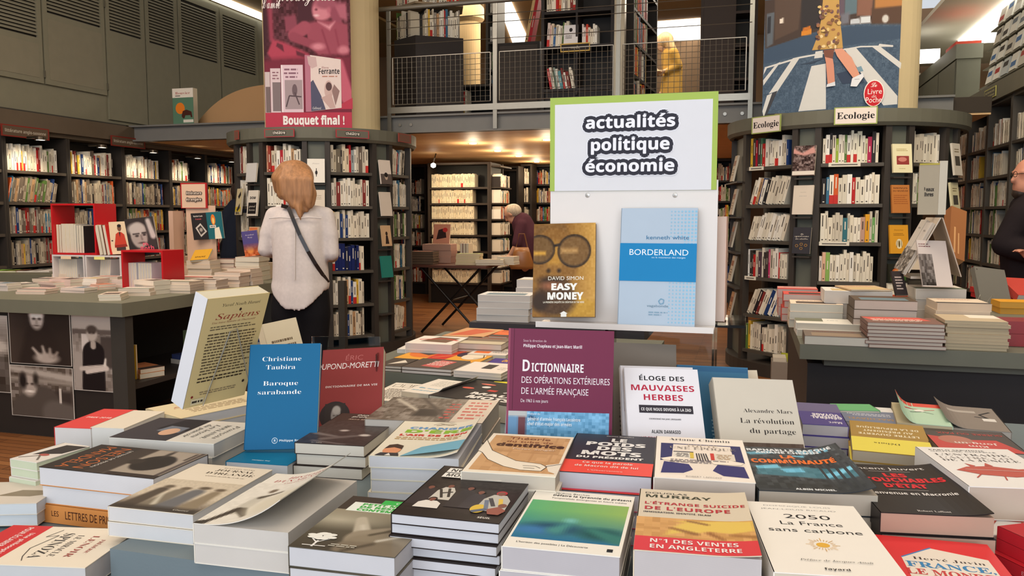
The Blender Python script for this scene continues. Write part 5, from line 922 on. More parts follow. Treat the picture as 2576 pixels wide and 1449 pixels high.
stand('plum hardback dictionary, big white title over a blue wall picture', (1270, 1172), (1541, 1180), (1296, 824), 1.48, .193, .25, .028, (116, 42, 70), [
    ('g', .0, 0, .97, .40, ras(60, 36, (112, 168, 204), [('n', 40, 2), ('n', 20, 5), ('b', .11, 0, .19, 1, (116, 70, 74), .02), ('b', 0, .9, .2, 1, (190, 190, 186), .02), ('b', 0, 0, .11, .9, (110, 150, 184), .02), ('e', .64, .12, .07, .14, (150, 146, 148), .03), ('c', .88, .3, .88, .6, .012, .012, (40, 40, 60), .02), ('e', .88, .46, .02, .04, (220, 224, 226), .02), ('c', .24, .9, .3, .84, .02, .01, (46, 76, 110), .03), ('c', .64, .04, .68, .0, .06, .07, (40, 40, 48), .03)], .9, 3)),
    ('r', .0, 0, .018, 1, (150, 70, 92)), ('r', .05, .41, .056, 1, (90, 26, 50)),
    ('t', 'Sous la direction de', .14, .905, .018, .22, (214, 180, 190), 's', 'l'), ('t', 'Philippe Chapleau et Jean-Marc Marill', .14, .865, .022, .56, (236, 222, 226), 'b', 'l'), ('t', 'D', .13, .69, .082, .085, (240, 232, 232), 'b', 'l'), ('t', 'ICTIONNAIRE', .222, .69, .06, .5, (240, 232, 232), 'b', 'l'), ('t', 'DES OPÉRATIONS EXTÉRIEURES', .13, .605, .047, .84, (236, 222, 226), 's', 'l'), ('t', "DE L'ARMÉE FRANÇAISE", .13, .525, .047, .64, (236, 222, 226), 's', 'l'), ('t', 'De 1963 à nos jours', .13, .465, .024, .26, (236, 222, 226), 's', 'l'),
    ('t', 'Préface du', .2, .375, .016, .12, (220, 230, 236), 's', 'l'), ('t', "général d'armée François Lecointre", .2, .335, .022, .5, (232, 238, 242), 'b', 'l'), ('t', "chef d'état-major des armées", .2, .3, .022, .42, (232, 238, 242), 'b', 'l')], page=(234, 226, 214), mat='gloss', hard=.003)
stand('white paperback with crimson and black capitals, standing in front of its copies', (1583, 1158), (1779, 1164), (1592, 926), 1.46, .142, .19, .015, (226, 222, 226), [
    ('t', 'ÉLOGE DES', .5, .86, .05, .62, (40, 38, 44), 'b', 'c'), ('t', 'MAUVAISES', .5, .745, .062, .86, (178, 34, 62), 'b', 'c'), ('t', 'HERBES', .5, .64, .062, .54, (178, 34, 62), 'b', 'c'), ('r', .17, .5, .88, .585, (52, 48, 56)), ('t', 'CE QUE NOUS DEVONS À LA ZAD', .525, .525, .03, .66, (232, 228, 228), 'b', 'c'),
    ('t', 'COORDONNÉ PAR JADE LINDGAARD', .5, .43, .014, .42, (70, 66, 70), 'b', 'c'), ('t', 'ALAIN DAMASIO', .5, .285, .034, .38, (44, 42, 46), 'b', 'c'), ('t', 'VIRGINIE DESPENTES', .42, .215, .034, .5, (178, 34, 62), 's', 'c')], page=(226, 214, 196))
stand('white paperback copy half hidden behind the crimson-titled one', (1569, 1166), (1770, 1172), (1576, 920), 1.50, .142, .195, .013, (222, 218, 222), [('r', .04, .52, .09, .62, (110, 40, 60))], page=(226, 214, 196))
stand('mid-blue paperback standing, back cover text, behind the white ones', (1710, 1162), (1890, 1170), (1714, 918), 1.60, .145, .197, .022, (70, 118, 150), [
    ('r', 0, .94, 1, .99, (60, 104, 140)), ('t', 'la Grande', .75, .8, .03, .3, (196, 216, 226), 'S', 'c'), ('t', 'tournante', .75, .745, .03, .3, (196, 216, 226), 'S', 'c'), ('x', .45, .2, .95, .7, 14, (150, 186, 204), 21)], page=(238, 226, 204), mat='gloss')
stand('cream paperback leaning at the end of the row behind the pale standing book', (1900, 1162), (1915, 1162), (1904, 934), 1.62, .03, .195, .02, (232, 216, 192), page=(232, 216, 192))
rev = ras(40, 20, (96, 80, 70), [('n', 20, 2), ('b', 0, .0, .3, 1, (110, 96, 84), .1), ('e', .62, .1, .26, .5, (180, 120, 92), .1), ('e', .6, .5, .3, .34, (58, 44, 40), .08)], .5, 5)
stand('pale stone paperback with serif title above a dark-haired portrait', (1822, 1198), (2044, 1206), (1828, 952), 1.46, .155, .20, .03, (206, 196, 180), [
    ('g', .0, 0, .99, .335, rev), ('t', 'Alexandre Mars', .93, .64, .04, .6, (52, 46, 44), 'S', 'r'), ('t', 'La révolution', .93, .53, .052, .66, (52, 46, 44), 'S', 'r'), ('t', 'du partage', .93, .43, .052, .56, (52, 46, 44), 'S', 'r')], page=(234, 220, 196))
stand('grey-brown brochure standing in the clear stand between plum and white books', (1540, 1160), (1690, 1166), (1556, 862), 1.62, .13, .24, .008, (128, 116, 104), [('t', 'à recevoir', .5, .68, .03, .6, (60, 54, 50), 'b', 'c'), ('t', 'le colis', .5, .63, .03, .5, (60, 54, 50), 'b', 'c'), ('x', .1, .05, .9, .5, 12, (84, 76, 70), 14)], mat='gloss')
stand('thin white pamphlet standing behind the plum dictionary', (1270, 1090), (1300, 1092), (1284, 842), 1.50, .03, .19, .006, (226, 232, 236))
# thick upright book seen from its side, on a wire easel
a = P(459, 1030, d=1.60); b = P(581, 989, d=1.70); ex = Vector((b.x - a.x, b.y - a.y, 0)).normalized(); nrm = Vector((ex.y, -ex.x, 0))
lean = R(21); UZ3 = Vector((0, 0, 1)); up = Vector((0, 0, 1)) * _c(lean) + nrm * _s(lean); nn = ex.cross(up).normalized()
sw, sh, st = .153, .238, .036
a = a + UZ3 * .0; o = a + ex * (sw / 2) + up * (sh / 2) - nn * st
book_at(T3(o, ex, up, nn), 'thick sand-yellow paperback standing on a wire easel, back cover full of small print', sw, sh, st, (230, 206, 148), [
    ('t', 'Yuval Noah Harari', .56, .915, .026, .62, (70, 60, 44), 'I', 'c'), ('e', .56, .875, .02, .014, (70, 50, 40)), ('t', 'Sapiens', .55, .8, .052, .72, (164, 66, 48), 'I', 'c'), ('t', "Une brève histoire de l'humanité", .5, .765, .016, .7, (150, 90, 70), 'I', 'c'), ('x', .14, .7, .9, .745, 2, (120, 104, 76), 4), ('x', .12, .29, .92, .68, 14, (104, 88, 62), 5), ('x', .12, .22, .92, .28, 2, (70, 56, 40), 8), ('x', .2, .1, .8, .14, 2, (150, 130, 100), 3), ('r', .1, .02, .3, .075, (230, 216, 178)), ('x', .11, .025, .29, .07, 1, (60, 52, 44), 9), ('e', .9, .16, .02, .014, (60, 44, 40)), ('e', .1, .1, .018, .012, (140, 40, 36))], page=(236, 226, 200), spine=(226, 224, 226))
t = thing('wire_easel', 'thin white wire easel holding up the thick sand-yellow book', 'easel', tuple(a))
def wire(pts, r=.0012, col=(206, 196, 180)): return MB('steel', col).tube([tuple(Vector(p) - a) for p in pts], r, n=5)
q = lambda x, y, e: a + ex * (sw * x) + up * (sh * y) + nn * e
wire([q(.3, .0, .003), q(.46, .68, .003), q(.56, .70, .003), q(1.0, .04, .02), q(1.02, -.1, .03)]).build('front_wire', t)
wire([q(.95, .6, -st - .004), q(1.25, .0, -st - .02), q(1.32, -.12, -st - .03)]).build('rear_leg', t)
# cream book standing open behind the blue one, by the shopper
stand('cream paperback standing with its spine to us, behind the blue one', (712, 1026), (790, 1004), (752, 818), 1.98, .09, .21, .04, (226, 206, 172), [('x', .15, .2, .85, .8, 9, (120, 100, 76), 31)], dd=.05, page=(232, 220, 190))
# ------------------------------------------------------------------ central display stand with sign
PD = 1.72
a = P(1383, 815, y=PD); b = P(1799, 815, y=PD); zt = P(1590, 455, y=PD).z; zb = P(1590, 812, y=PD).z; xa, xb = P(1384, 640, y=PD).x, P(1803, 640, y=PD).x
t = thing('display_stand', 'white and clear display stand carrying the large green-bordered section sign', 'stand', (xa, PD, TB))
rel = lambda x, y, z: (x - xa, y - PD, z - TB)
MB('plastic', (222, 212, 204)).box(rel(xa, PD, zb), rel(xb, PD + .006, zt)).build('back_panel', t)
mb = MB('plastic', (226, 216, 208)).box(rel(xa - .012, PD - .075, zb - .006), rel(xb, PD - .0005, zb)); mb.box(rel(xa - .012, PD - .078, zb - .006), rel(xb, PD - .0755, zb + .006)); mb.build('ledge', t)
for u in (1478, 1698):
    p = P(u, 491, y=PD); MB('steel', (200, 196, 190)).lathe([(0, -.003), (.006, -.003), (.005, .0), (.0, .0015)], (0, 0), 12).build('screw', t, mat4=None)
    s = t.children[-1]; s.location = rel(p.x, PD - .0012, p.z); s.rotation_euler = (R(90), 0, 0)
mb = MB('clear', (200, 196, 190)); mb.box(rel(xa + .12, PD + .012, TB), rel(xa + .126, PD + .13, zb)); mb.build('side_panel', t)
mb = MB('clear', (200, 196, 190)); mb.box(rel(xb - .006, PD + .012, TB), rel(xb, PD + .13, zb)); mb.build('side_panel', t)
mb = MB('clear', (200, 196, 190)); mb.box(rel(xa + .127, PD + .014, TB), rel(xb - .007, PD + .018, zb)); mb.build('front_pane', t)
MB('plastic', (40, 36, 36)).box(rel(xa + .118, PD + .0125, TB), rel(xb + .002, PD + .14, TB + .008)).build('base', t)
y1 = PD - .004; x0, x1 = P(1384, 300, y=y1).x, P(1806, 300, y=y1).x; z1 = P(1595, 238, y=y1).z; zz0 = zt - .02
sg = thing('section_sign', 'white section sign with green border, three outlined words on current affairs', 'sign', (x0, y1, zz0))
w, h = x1 - x0, z1 - zz0
mb = MB('print', (168, 190, 88)); mb.box((0, 0, 0), (w, .003, h))
fz = lambda x, y, e: (x, -e, y)
art = [('r', .03, 0, .97, .925, (224, 222, 224))]
for s_, v, ww in (('actualités', .66, .54), ('politique', .425, .48), ('économie', .2, .54)):
    for rad, c_ in ((.030, (238, 236, 240)), (.0225, (46, 44, 54))):
        for a_ in range(0, 360, 30): art.append(('t', s_, .49 + rad * _c(R(a_)), v + rad * _s(R(a_)) * w / h, .118, ww, c_, 'b', 'c'))
    for a_ in range(0, 360, 90): art.append(('t', s_, .49 + .0016 * _c(R(a_)), v + .0016 * _s(R(a_)) * w / h, .118, ww, (242, 240, 244), 'b', 'c'))
art = art[:1] + sorted(art[1:], key=lambda q: 0 if q[6][0] == 238 else 1 if q[6][0] == 46 else 2)
art_to(mb, art, w, h, fz, dz=.00004, cap=.004); mb.build('printed_card', sg)
dots = [('e', .98 - .045 * i, .04 + .03 * j, .009 + .001 * (6 - i), .006 + .0006 * (6 - i), (140, 190, 216)) for i in range(8) for j in range(32) if not (11 < j < 24) or i < 4]
_b = P(1649, 806, y=PD - .064); _l = R(9)
book_at(T3(Vector((_b.x, PD - .064, zb + .002)) + Vector((0, _s(_l), _c(_l))) * .1215 + Vector((0, _c(_l), -_s(_l))) * .012, Vector((1, 0, 0)), Vector((0, _s(_l), _c(_l))), Vector((0, -_c(_l), _s(_l)))), 'pale blue paperback with a sky-blue middle band on the display stand', .155, .243, .012, (178, 192, 206), dots + [
    ('r', 0, .38, 1, .70, (20, 128, 184)), ('t', 'kenneth white', .9, .735, .032, .56, (60, 120, 160), 's', 'r'), ('t', 'BORDERLAND', .9, .6, .05, .78, (236, 242, 246), 's', 'r'), ('t', 'ou la mouvance des marges', .86, .575, .014, .44, (210, 230, 240), 's', 'r'), ('l', [(.53, .215), (.56, .235), (.6, .225), (.59, .195), (.55, .19), (.53, .215)], .001, (120, 160, 186)), ('t', 'vagabonde', .52, .165, .02, .28, (110, 140, 160), 's', 'c'), ('x', .4, .09, .66, .13, 2, (130, 160, 180), 3)], page=(196, 210, 214))
face = ras(60, 84, (150, 104, 44), [('x', .55, 1, (206, 156, 76), 1), ('p', [(.0, .7), (.0, 1), (.5, 1), (.55, .9), (.4, .8)], (120, 84, 42), .1), ('p', [(.62, .38), (.8, .2), (1, .16), (1, 0), (.3, 0), (.2, .2)], (196, 148, 56), .04), ('e', .34, .6, .38, .36, (142, 98, 44), .06), ('e', .36, .2, .34, .2, (84, 58, 34), .08), ('e', .34, .62, .11, .17, (186, 134, 54), .08), ('e', .33, .5, .13, .06, (150, 104, 46), .05), ('e', .25, .49, .03, .02, (50, 34, 20), .03), ('e', .42, .49, .03, .02, (50, 34, 20), .03), ('e', .3, .385, .2, .045, (64, 44, 28), .05), ('e', .3, .33, .15, .04, (150, 92, 62), .05), ('e', .1, .72, .25, .16, (46, 34, 24), .015), ('e', .1, .72, .225, .14, (116, 84, 46), .03), ('b', 0, .66, .2, .7, (206, 152, 60), .03), ('e', .66, .7, .27, .18, (46, 34, 24), .015), ('e', .66, .7, .245, .158, (124, 90, 50), .03), ('b', .45, .68, .72, .73, (184, 140, 84), .04), ('c', .34, .76, .42, .77, .02, .02, (46, 34, 24), .02), ('n', 14, 2), ('e', .12, .16, .14, .1, (60, 42, 28), .06)], 1.4, 2)
stand('ochre paperback with a bearded face in huge sunglasses on the stand', (1339, 797), (1501, 797), (1352, 564), dpy(1339, 797, PD - .07), .132, .20, .014, (110, 78, 40), [
    ('g', 0, 0, 1, 1, face), ('t', 'DAVID SIMON', .53, .39, .04, .58, (240, 232, 214), 's', 'c'), ('t', 'EASY', .5, .285, .066, .42, (244, 240, 230), 'h', 'c'), ('t', 'MONEY', .52, .185, .07, .58, (244, 240, 230), 'h', 'c'), ('t', 'LA PREMIÈRE ENQUÊTE DU CRÉATEUR DE THE WIRE', .5, .145, .018, .66, (232, 222, 200), 'b', 'c'), ('r', .46, .0, .55, .035, (240, 236, 226)), ('p', [(.44, .035), (.57, .035), (.505, .06)], (240, 236, 226))], page=(226, 206, 170), dd=dpy(1501, 797, PD - .06) - dpy(1339, 797, PD - .07), mat='gloss')
p = P(1806, 770, y=PD + .03)
book_at(T3((p.x + .014, PD + .10, zb + .115), (0, -1, 0), (0, 0, 1), (-1, 0, 0)), 'pinkish hardback on the rear side of the display stand', .14, .22, .02, (220, 180, 160), page=(232, 206, 190))
MB('clear', (200, 196, 190)).box(rel(xb - .05, PD + .02, zb - .006), rel(xb + .06, PD + .20, zb)).build('rear_ledge', t)
# small things at the back of the table
lx = MB('print', (46, 40, 38))
stack('black paperback with scattered white letters lying askew behind the piles', [(1132, 990), (1290, 1032), (1372, 985), (1194, 948)], .17, TB, 1, (48, 42, 40), [('t', 'MOTS', .35, .12, .13, .5, (236, 230, 222), 'h', 'l'), ('t', 'MAUX', .3, .3, .1, .6, (236, 230, 222), 'h', 'l'), ('e', .15, .55, .07, .04, (222, 100, 80)), ('e', .3, .68, .05, .05, (230, 226, 220)), ('r', .4, .5, .5, .58, (206, 70, 60)), ('l', [(.6, .5), (.7, .62), (.8, .52)], .004, WHITE), ('e', .25, .82, .09, .035, (226, 120, 100)), ('t', 'CRI', .5, .8, .08, .3, WHITE, 'h', 'l')], z=.825, hmax=.24)
stack('white booklet with sky-blue handwriting, standing open on the magazines', [(1040, 985), (1130, 1000), (1166, 968), (1104, 945)], .12, TB, 1, (238, 228, 214), [('x', .2, .5, .9, .9, 7, (190, 184, 172), 4), ('t', 'Un monde', .4, .3, .09, .6, (84, 170, 206), 'C', 'c'), ('t', 'nouveau', .4, .15, .09, .6, (84, 170, 206), 'C', 'c')], z=.815, hmax=.18, lift=.02)
stack('grey magazine with red headline lettering and a street photograph', [(925, 1056), (1205, 1062), (1262, 1010), (985, 996)], .2, TB, 2, (140, 126, 112), [('g', 0, 0, .72, 1, ras(44, 30, (128, 116, 104), [('n', 40, 2), ('n', 30, 5), ('c', .1, .9, .6, .3, .03, .02, (200, 188, 170), .04), ('b', .5, .2, .8, .5, (70, 62, 56), .05), ('c', .4, 1, .9, .2, .02, .03, (90, 80, 72), .04)], .8, 8)), ('r', .72, 0, 1, 1, (214, 198, 180)), ('x', .75, .1, .97, .9, 6, (200, 96, 84), 6), ('x', .6, .1, .72, .8, 6, (190, 90, 80), 7)], z=.86, hmax=.24, page=(206, 196, 184), mat='gloss')
stack('white sheet of ink cartoons lying behind the red book', [(925, 1020), (1010, 1030), (1120, 960), (990, 945)], .16, TB, 1, (236, 226, 210), [('l', [(.1 + .2 * i, .75), (.25 + .2 * i, .78), (.22 + .2 * i, .92), (.08 + .2 * i, .9), (.1 + .2 * i, .75)], .001, (90, 80, 70)) for i in range(4)] + [('x', .1, .1, .9, .65, 9, (120, 110, 100), 2)], z=.80, hmax=.22)
stack('bright yellow booklet peeping out beside the plum dictionary', [(1226, 985), (1300, 990), (1300, 958), (1242, 955)], .07, TB, 1, (238, 222, 60), [('l', [(.3, .2), (.8, .4), (.4, .5)], .004, (40, 40, 30))], z=.81, hmax=.12)
# ================================================================== the other tables
def tagart(seed, dark=False):
    r = random.Random(seed); c = r.choice([(60, 54, 50), (120, 60, 50), (50, 60, 90), (170, 60, 50)]); a = [('x', .15, .72, .85, .86, 2, c, seed)]
    if r.random() < .6: a.append(('r', .12, .12, .88, .6, r.choice([(150, 130, 110), (96, 84, 76), (196, 120, 90), (110, 130, 140), (206, 180, 130), (70, 62, 58)])))
    else: a.append(('r', 0, 0, 1, r.uniform(.15, .4), r.choice([(190, 60, 52), (70, 62, 58), (206, 190, 160), (120, 130, 110)])))
    return a
def pile(label, cx, cy, z, rz, w, h, ths, cols, seed=0, page=CREAM, jit=.006, art=None, **k):
    r = random.Random(seed); n = len(ths)
    for i, t in enumerate(ths):
        top = i == n - 1; a = rz + r.uniform(-1, 1) * jit * 3
        e1 = Vector((_c(a), _s(a), 0)); e2 = Vector((-_s(a), _c(a), 0))
        lab = label if top else '%s, %s from top' % (label, ORD[n - 1 - i])
        book_at(T3((cx + r.uniform(-jit, jit), cy + r.uniform(-jit, jit), z + .0004), e1, e2, (0, 0, 1)), lab, w, h, t - .0004, cols[i % len(cols)], (art if art is not None else tagart(seed)) if top else (), page=page, **(k if top else {}))
        z += t
def table(label, x0, y0, x1, y1, zt, th=.05, inset=.12, col=(112, 112, 98), body=(40, 36, 34), slope=.0, shelf=None):
    t = thing('display_table', label, 'table', (x0, y0, 0)); w, d = x1 - x0, y1 - y0
    MB('paint', col).box((0, 0, zt - th), (w, d, zt)).build('tabletop', t)
    return t, w, d
ZT = .8
# right table
RT = (.185, 3.165)
t, w, d = table('grey-green display table in front of the ecology bookcase', RT[0], RT[1], 2.0, 4.95, ZT, .055)
MB('paint', (104, 104, 92)).box((.09, .06, ZT - .085), (w, d - .02, ZT - .0555)).build('apron', t)
MB('paint', (46, 42, 42)).box((.035, .1, 0), (w, d - .1, ZT - .0855)).build('plinth', t)
def at(u, v, z=ZT): return P(u, v, z=z)
def rpile(label, u0, u1, vb, ztop, n, cols, depth=.15, seed=0, rz=0, y=None, **k):
    """pile whose lower front edge runs from u0 to u1 at height vb"""
    a, b = (at(u0, vb), at(u1, vb)) if y is None else (P(u0, 700, y=y), P(u1, 700, y=y)); w = (b - a).length; cx = (a.x + b.x) / 2; yy = (a.y + b.y) / 2
    th = (ztop - ZT) / n; pile(label, cx, yy + depth / 2, ZT, rz, w, depth, [th] * n, cols, seed, **k)
def ztop(u, v, y): return P(u, v, y=y).z
PINK = (228, 206, 190)
y1 = at(2100, 868).y
rpile('white book with a dark photo strip, at the corner of the ecology table', 2026, 2182, 870, ztop(2100, 846, y1), 1, [(120, 106, 96)], .17, 1, page=(226, 220, 206))
rpile('white book of a two-book pile behind the corner book', 2004, 2166, 0, ztop(2090, 815, y1 + .22), 2, [(232, 226, 214)], .17, 2, y=y1 + .22, page=(214, 204, 188), art=[('r', 0, .4, .45, 1, (120, 120, 100)), ('x', .5, .6, .7, .7, 1, (110, 120, 120), 2)])
rpile('white book with an orange top edge, third pile along the table side', 1988, 2122, 0, ztop(2060, 765, y1 + .46), 3, [(236, 214, 190)], .17, 3, y=y1 + .46, page=(228, 222, 206))
rpile('book with a coral and white cover, fourth pile along the table side', 1972, 2096, 0, ztop(2030, 741, y1 + .68), 4, [(216, 90, 80)], .16, 4, y=y1 + .68, page=(222, 196, 184))
rpile('pinkish book at the far end of the ecology table side', 1958, 2060, 0, ztop(2010, 728, y1 + .9), 3, [(214, 150, 140)], .16, 5, y=y1 + .9, page=(222, 190, 180))
y2 = at(2280, 878).y
rpile('red and brown photo book of the tall middle pile', 2189, 2367, 878, ztop(2280, 814, y2), 7, [(130, 96, 86)], .19, 6, page=(214, 200, 186), art=[('p', [(.1, .4), (.9, .5), (.8, 1), (.0, .9)], (214, 96, 84)), ('x', .1, .3, .8, .7, 4, (236, 220, 206), 3)])
rpile('beige book on the thick beige pile near the red boxes', 2386, 2528, 882, ztop(2450, 812, y2 - .02), 9, [(196, 176, 146)], .2, 7, page=(206, 188, 156), art=[('r', .5, .5, 1, 1, (236, 226, 210))])
rpile('dark-covered book on the middle pile of the second row', 2152, 2312, 0, ztop(2240, 757, y2 + .26), 4, [(96, 80, 66)], .2, 8, y=y2 + .26, page=(222, 204, 190))
rpile('cream book on the long pile behind the thick beige one', 2362, 2500, 0, ztop(2430, 764, y2 + .24), 5, [(224, 204, 180)], .2, 9, y=y2 + .24, page=(220, 198, 174))
rpile('white book on a low third-row pile, ecology table', 2078, 2250, 0, ztop(2160, 733, y2 + .52), 3, [(232, 224, 214)], .2, 10, y=y2 + .52, page=(226, 216, 206))
rpile('white book on the pile carrying the folded leaflet', 2308, 2436, 0, ztop(2370, 727, y2 + .52), 4, [(236, 226, 212)], .2, 11, y=y2 + .52, page=(230, 216, 200))
pile('thin tan brochure lying on the low white pile', *at(2170, 728, ztop(2160, 733, y2 + .52)).xy, ztop(2160, 733, y2 + .52) + .002, .2, .17, .22, [.006], [(206, 176, 140)], 12)
# A-frame table display with small grey sign
yA = y2 + .62; a = P(2330, 730, y=yA); zb = ztop(2340, 545, yA)
t = thing('table_display', 'white A-shaped table display with a small yellow-topped sign, on the ecology table', 'stand', (a.x, yA, ZT))
wA = P(2372, 545, y=yA).x - P(2318, 545, y=yA).x
L1 = zb - ZT - .10
rg_ = P(2352, 548, y=yA); rx_, rz_ = rg_.x - a.x, rg_.z - ZT
MB('plastic', (206, 190, 170)).box((-.004, -.12, -.25), (.0, .16, 0), T=Matrix.Translation((rx_, 0, rz_)) @ Matrix.Rotation(R(26), 4, 'Y')).build('left_panel', t)
MB('plastic', (190, 168, 146)).box((0, -.12, -.25), (.004, .16, 0), T=Matrix.Translation((rx_ + .003, 0, rz_)) @ Matrix.Rotation(R(-18), 4, 'Y')).build('right_panel', t)
MB('plastic', (200, 184, 166)).box((rx_ - .10, -.10, .215), (rx_ - .02, .12, rz_ - .24)).build('base', t)
x0, x1, zz1 = P(2312, 400, y=yA).x, P(2362, 400, y=yA).x, ztop(2340, 412, yA); z0_ = ztop(2340, 540, yA)
mb = MB('print', (184, 172, 150)); mb.box((0, 0, 0), (x1 - x0, .012, zz1 - z0_)); mb.box((x1 - x0 + .0005, -.002, 0), (x1 - x0 + .03, .014, zz1 - z0_ + .01), (216, 208, 190)); mb.box((0, -.001, zz1 - z0_ - .006), (x1 - x0, .013, zz1 - z0_ + .001), (196, 180, 80))
art_to(mb, [('t', 'beaux', .52, .46, .07, .5, (50, 44, 40), 'h', 'c'), ('t', 'livres', .52, .36, .07, .46, (50, 44, 40), 'h', 'c')], x1 - x0, zz1 - z0_, lambda x, y, e: (x, -e, y), dz=.0003)
tag(mb.build('table_sign', loc=(x0, yA - .02, z0_)), 'small grey sign with yellow top edge above the A-shaped table display', 'sign')
for i, (yy, c, lab) in enumerate([(.09, (206, 198, 188), 'farther of two pale covers leaning on the A-shaped display'), (-.045, (214, 206, 198), 'nearer of two pale covers leaning on the A-shaped display')]):
    ang_ = R(26); up_ = Vector((_s(ang_), 0, _c(ang_))); n_ = Vector((-_c(ang_), 0, _s(ang_))); o_ = Vector((a.x + rx_, yA + yy, ZT + rz_)) - up_ * (.135 + .012 * i) + n_ * .006
    book_at(T3(o_, Vector((0, -1, 0)), up_, n_), 'photo book, ' + lab, .125, .235, .012, c, [('g', 0, 0, 1, .46, ras(16, 20, (120, 112, 104), [('n', 120, 2), ('n', 80, 3)], 1, 7 + i)), ('t', 'Atlas', .5, .82, .04, .4, (110, 104, 100), 's', 'c')], name='display_book', page=(214, 200, 184))
stand('long brown boxed book leaning at the back of the A-shaped display', (2386, 642), (2420, 655), (2362, 508), dpy(2386, 642, yA + .2), .075, .285, .05, (150, 96, 56), [('l', [(.35, .1), (.3, .6)], .004, (200, 150, 100)), ('l', [(.6, .1), (.55, .5)], .003, (200, 150, 100))], name='display_book', page=(190, 140, 96))
stand('white folded leaflet with a black and white ship photo, standing on a pile', (2322, 720), (2388, 722), (2326, 606), dpy(2322, 720, y2 + .42), .12, .2, .006, (212, 198, 190), [('g', 0, .02, .46, .7, ras(14, 20, (120, 110, 104), [('v', .5, 0, (70, 64, 60), 1), ('n', 60, 2), ('c', .4, .3, .45, .9, .03, .02, (60, 54, 52), .1)])), ('x', .05, .84, .45, .94, 2, (130, 90, 90), 4)], name='leaflet', cat='leaflet')
stand('small black-covered book leaning beside the cream box', (2254, 742), (2276, 742), (2266, 686), dpy(2254, 742, y2 + .5), .05, .11, .01, (50, 42, 42), [('x', .2, .2, .8, .8, 5, (200, 180, 170), 5)], name='display_book')
p = at(2294, 735); b = thing('book_box', 'cream cardboard box of small books on the ecology table', 'box', (p.x, p.y + .02, ztop(2160, 733, y2 + .52) - .015)); MB('matt', (214, 194, 168)).box((-.045, -.05, 0), (.05, .05, .10)).build('body', b); MB('print', (226, 210, 186)).box((-.03, -.04, .1), (.02, .04, .125)).build('contents', b)
# grey hardback on wire stand, red boxes, yellow book
stand('grey hardback standing on a wire holder at the right of the ecology table', (2470, 772), (2516, 778), (2434, 668), dpz(2470, 772, ZT + .003), .165, .25, .035, (112, 108, 100), [('e', .08, .93, .02, .015, (60, 54, 50))], page=(226, 216, 200), name='display_book', dd=.0)
p = P(2478, 774, d=dpz(2470, 772, ZT + .003) - .06); p.z = ZT + .002; t = thing('wire_holder', 'thin W-shaped wire holder in front of the grey hardback', 'holder', tuple(p))
MB('steel', (206, 200, 190)).tube([(-.05, -.01, 0), (-.025, .0, .07), (0, .0, .02), (.03, .0, .07), (.055, -.01, 0)], .002, n=5).build('wire', t)
for i in range(2):
    p = at(2552, 872); o = tag(MB('plastic', (150, 40, 44)).box((-.03, 0, 0), (.09, .14, .045)).build('box', loc=(p.x, p.y, ZT + .001 + i * .046)), 'glossy dark red box at the photo edge, ' + ('upper of two' if i else 'lower of two'), 'box')
pile('golden yellow book lying behind the red boxes', at(2570, 790).x, at(2570, 790).y + .05, ZT, 0, .2, .15, [.03, .03], [(226, 160, 50)], 13, page=(226, 170, 80), art=[])
stand('red hardback standing at the photo edge behind the red boxes', (2562, 742), (2600, 744), (2552, 702), dpz(2562, 742, .864), .14, .2, .04, (190, 70, 60), page=(230, 220, 210), name='display_book')
pile('bright red book lying behind the grey hardback', at(2520, 760).x, at(2520, 760).y + .22, ZT, .1, .15, .2, [.03, .03], [(196, 44, 44)], 14, page=(190, 50, 46), art=[])
# lower things standing on the floor under the left side of the ecology table
stand('olive-green picture book leaning under the table corner by the ecology shelves', (1985, 952), (2050, 958), (1985, 890), 5.95, .21, .28, .03, (150, 152, 44), [('r', .1, .0, .95, .42, (150, 160, 170)), ('r', .2, .05, .85, .36, (60, 70, 100)), ('p', [(.3, .45), (.45, .5), (.5, .66), (.4, .6)], (50, 44, 30)), ('x', .5, .84, .9, .9, 1, (100, 100, 30), 3)], name='display_book')
t = thing('magazine_file', 'grey cardboard magazine file by the olive-green picture book', 'box', tuple(P(1958, 960, d=5.9).xy) + (.002,)); MB('matt', (140, 130, 122)).box((-.05, 0, 0), (.06, .2, .22)).build('body', t); MB('print', (200, 190, 176)).box((-.04, .02, .2205), (.05, .18, .25)).build('contents', t); MB('print', (190, 60, 54)).box((.0, -.003, .02), (.03, -.0005, .06)).build('label', t)
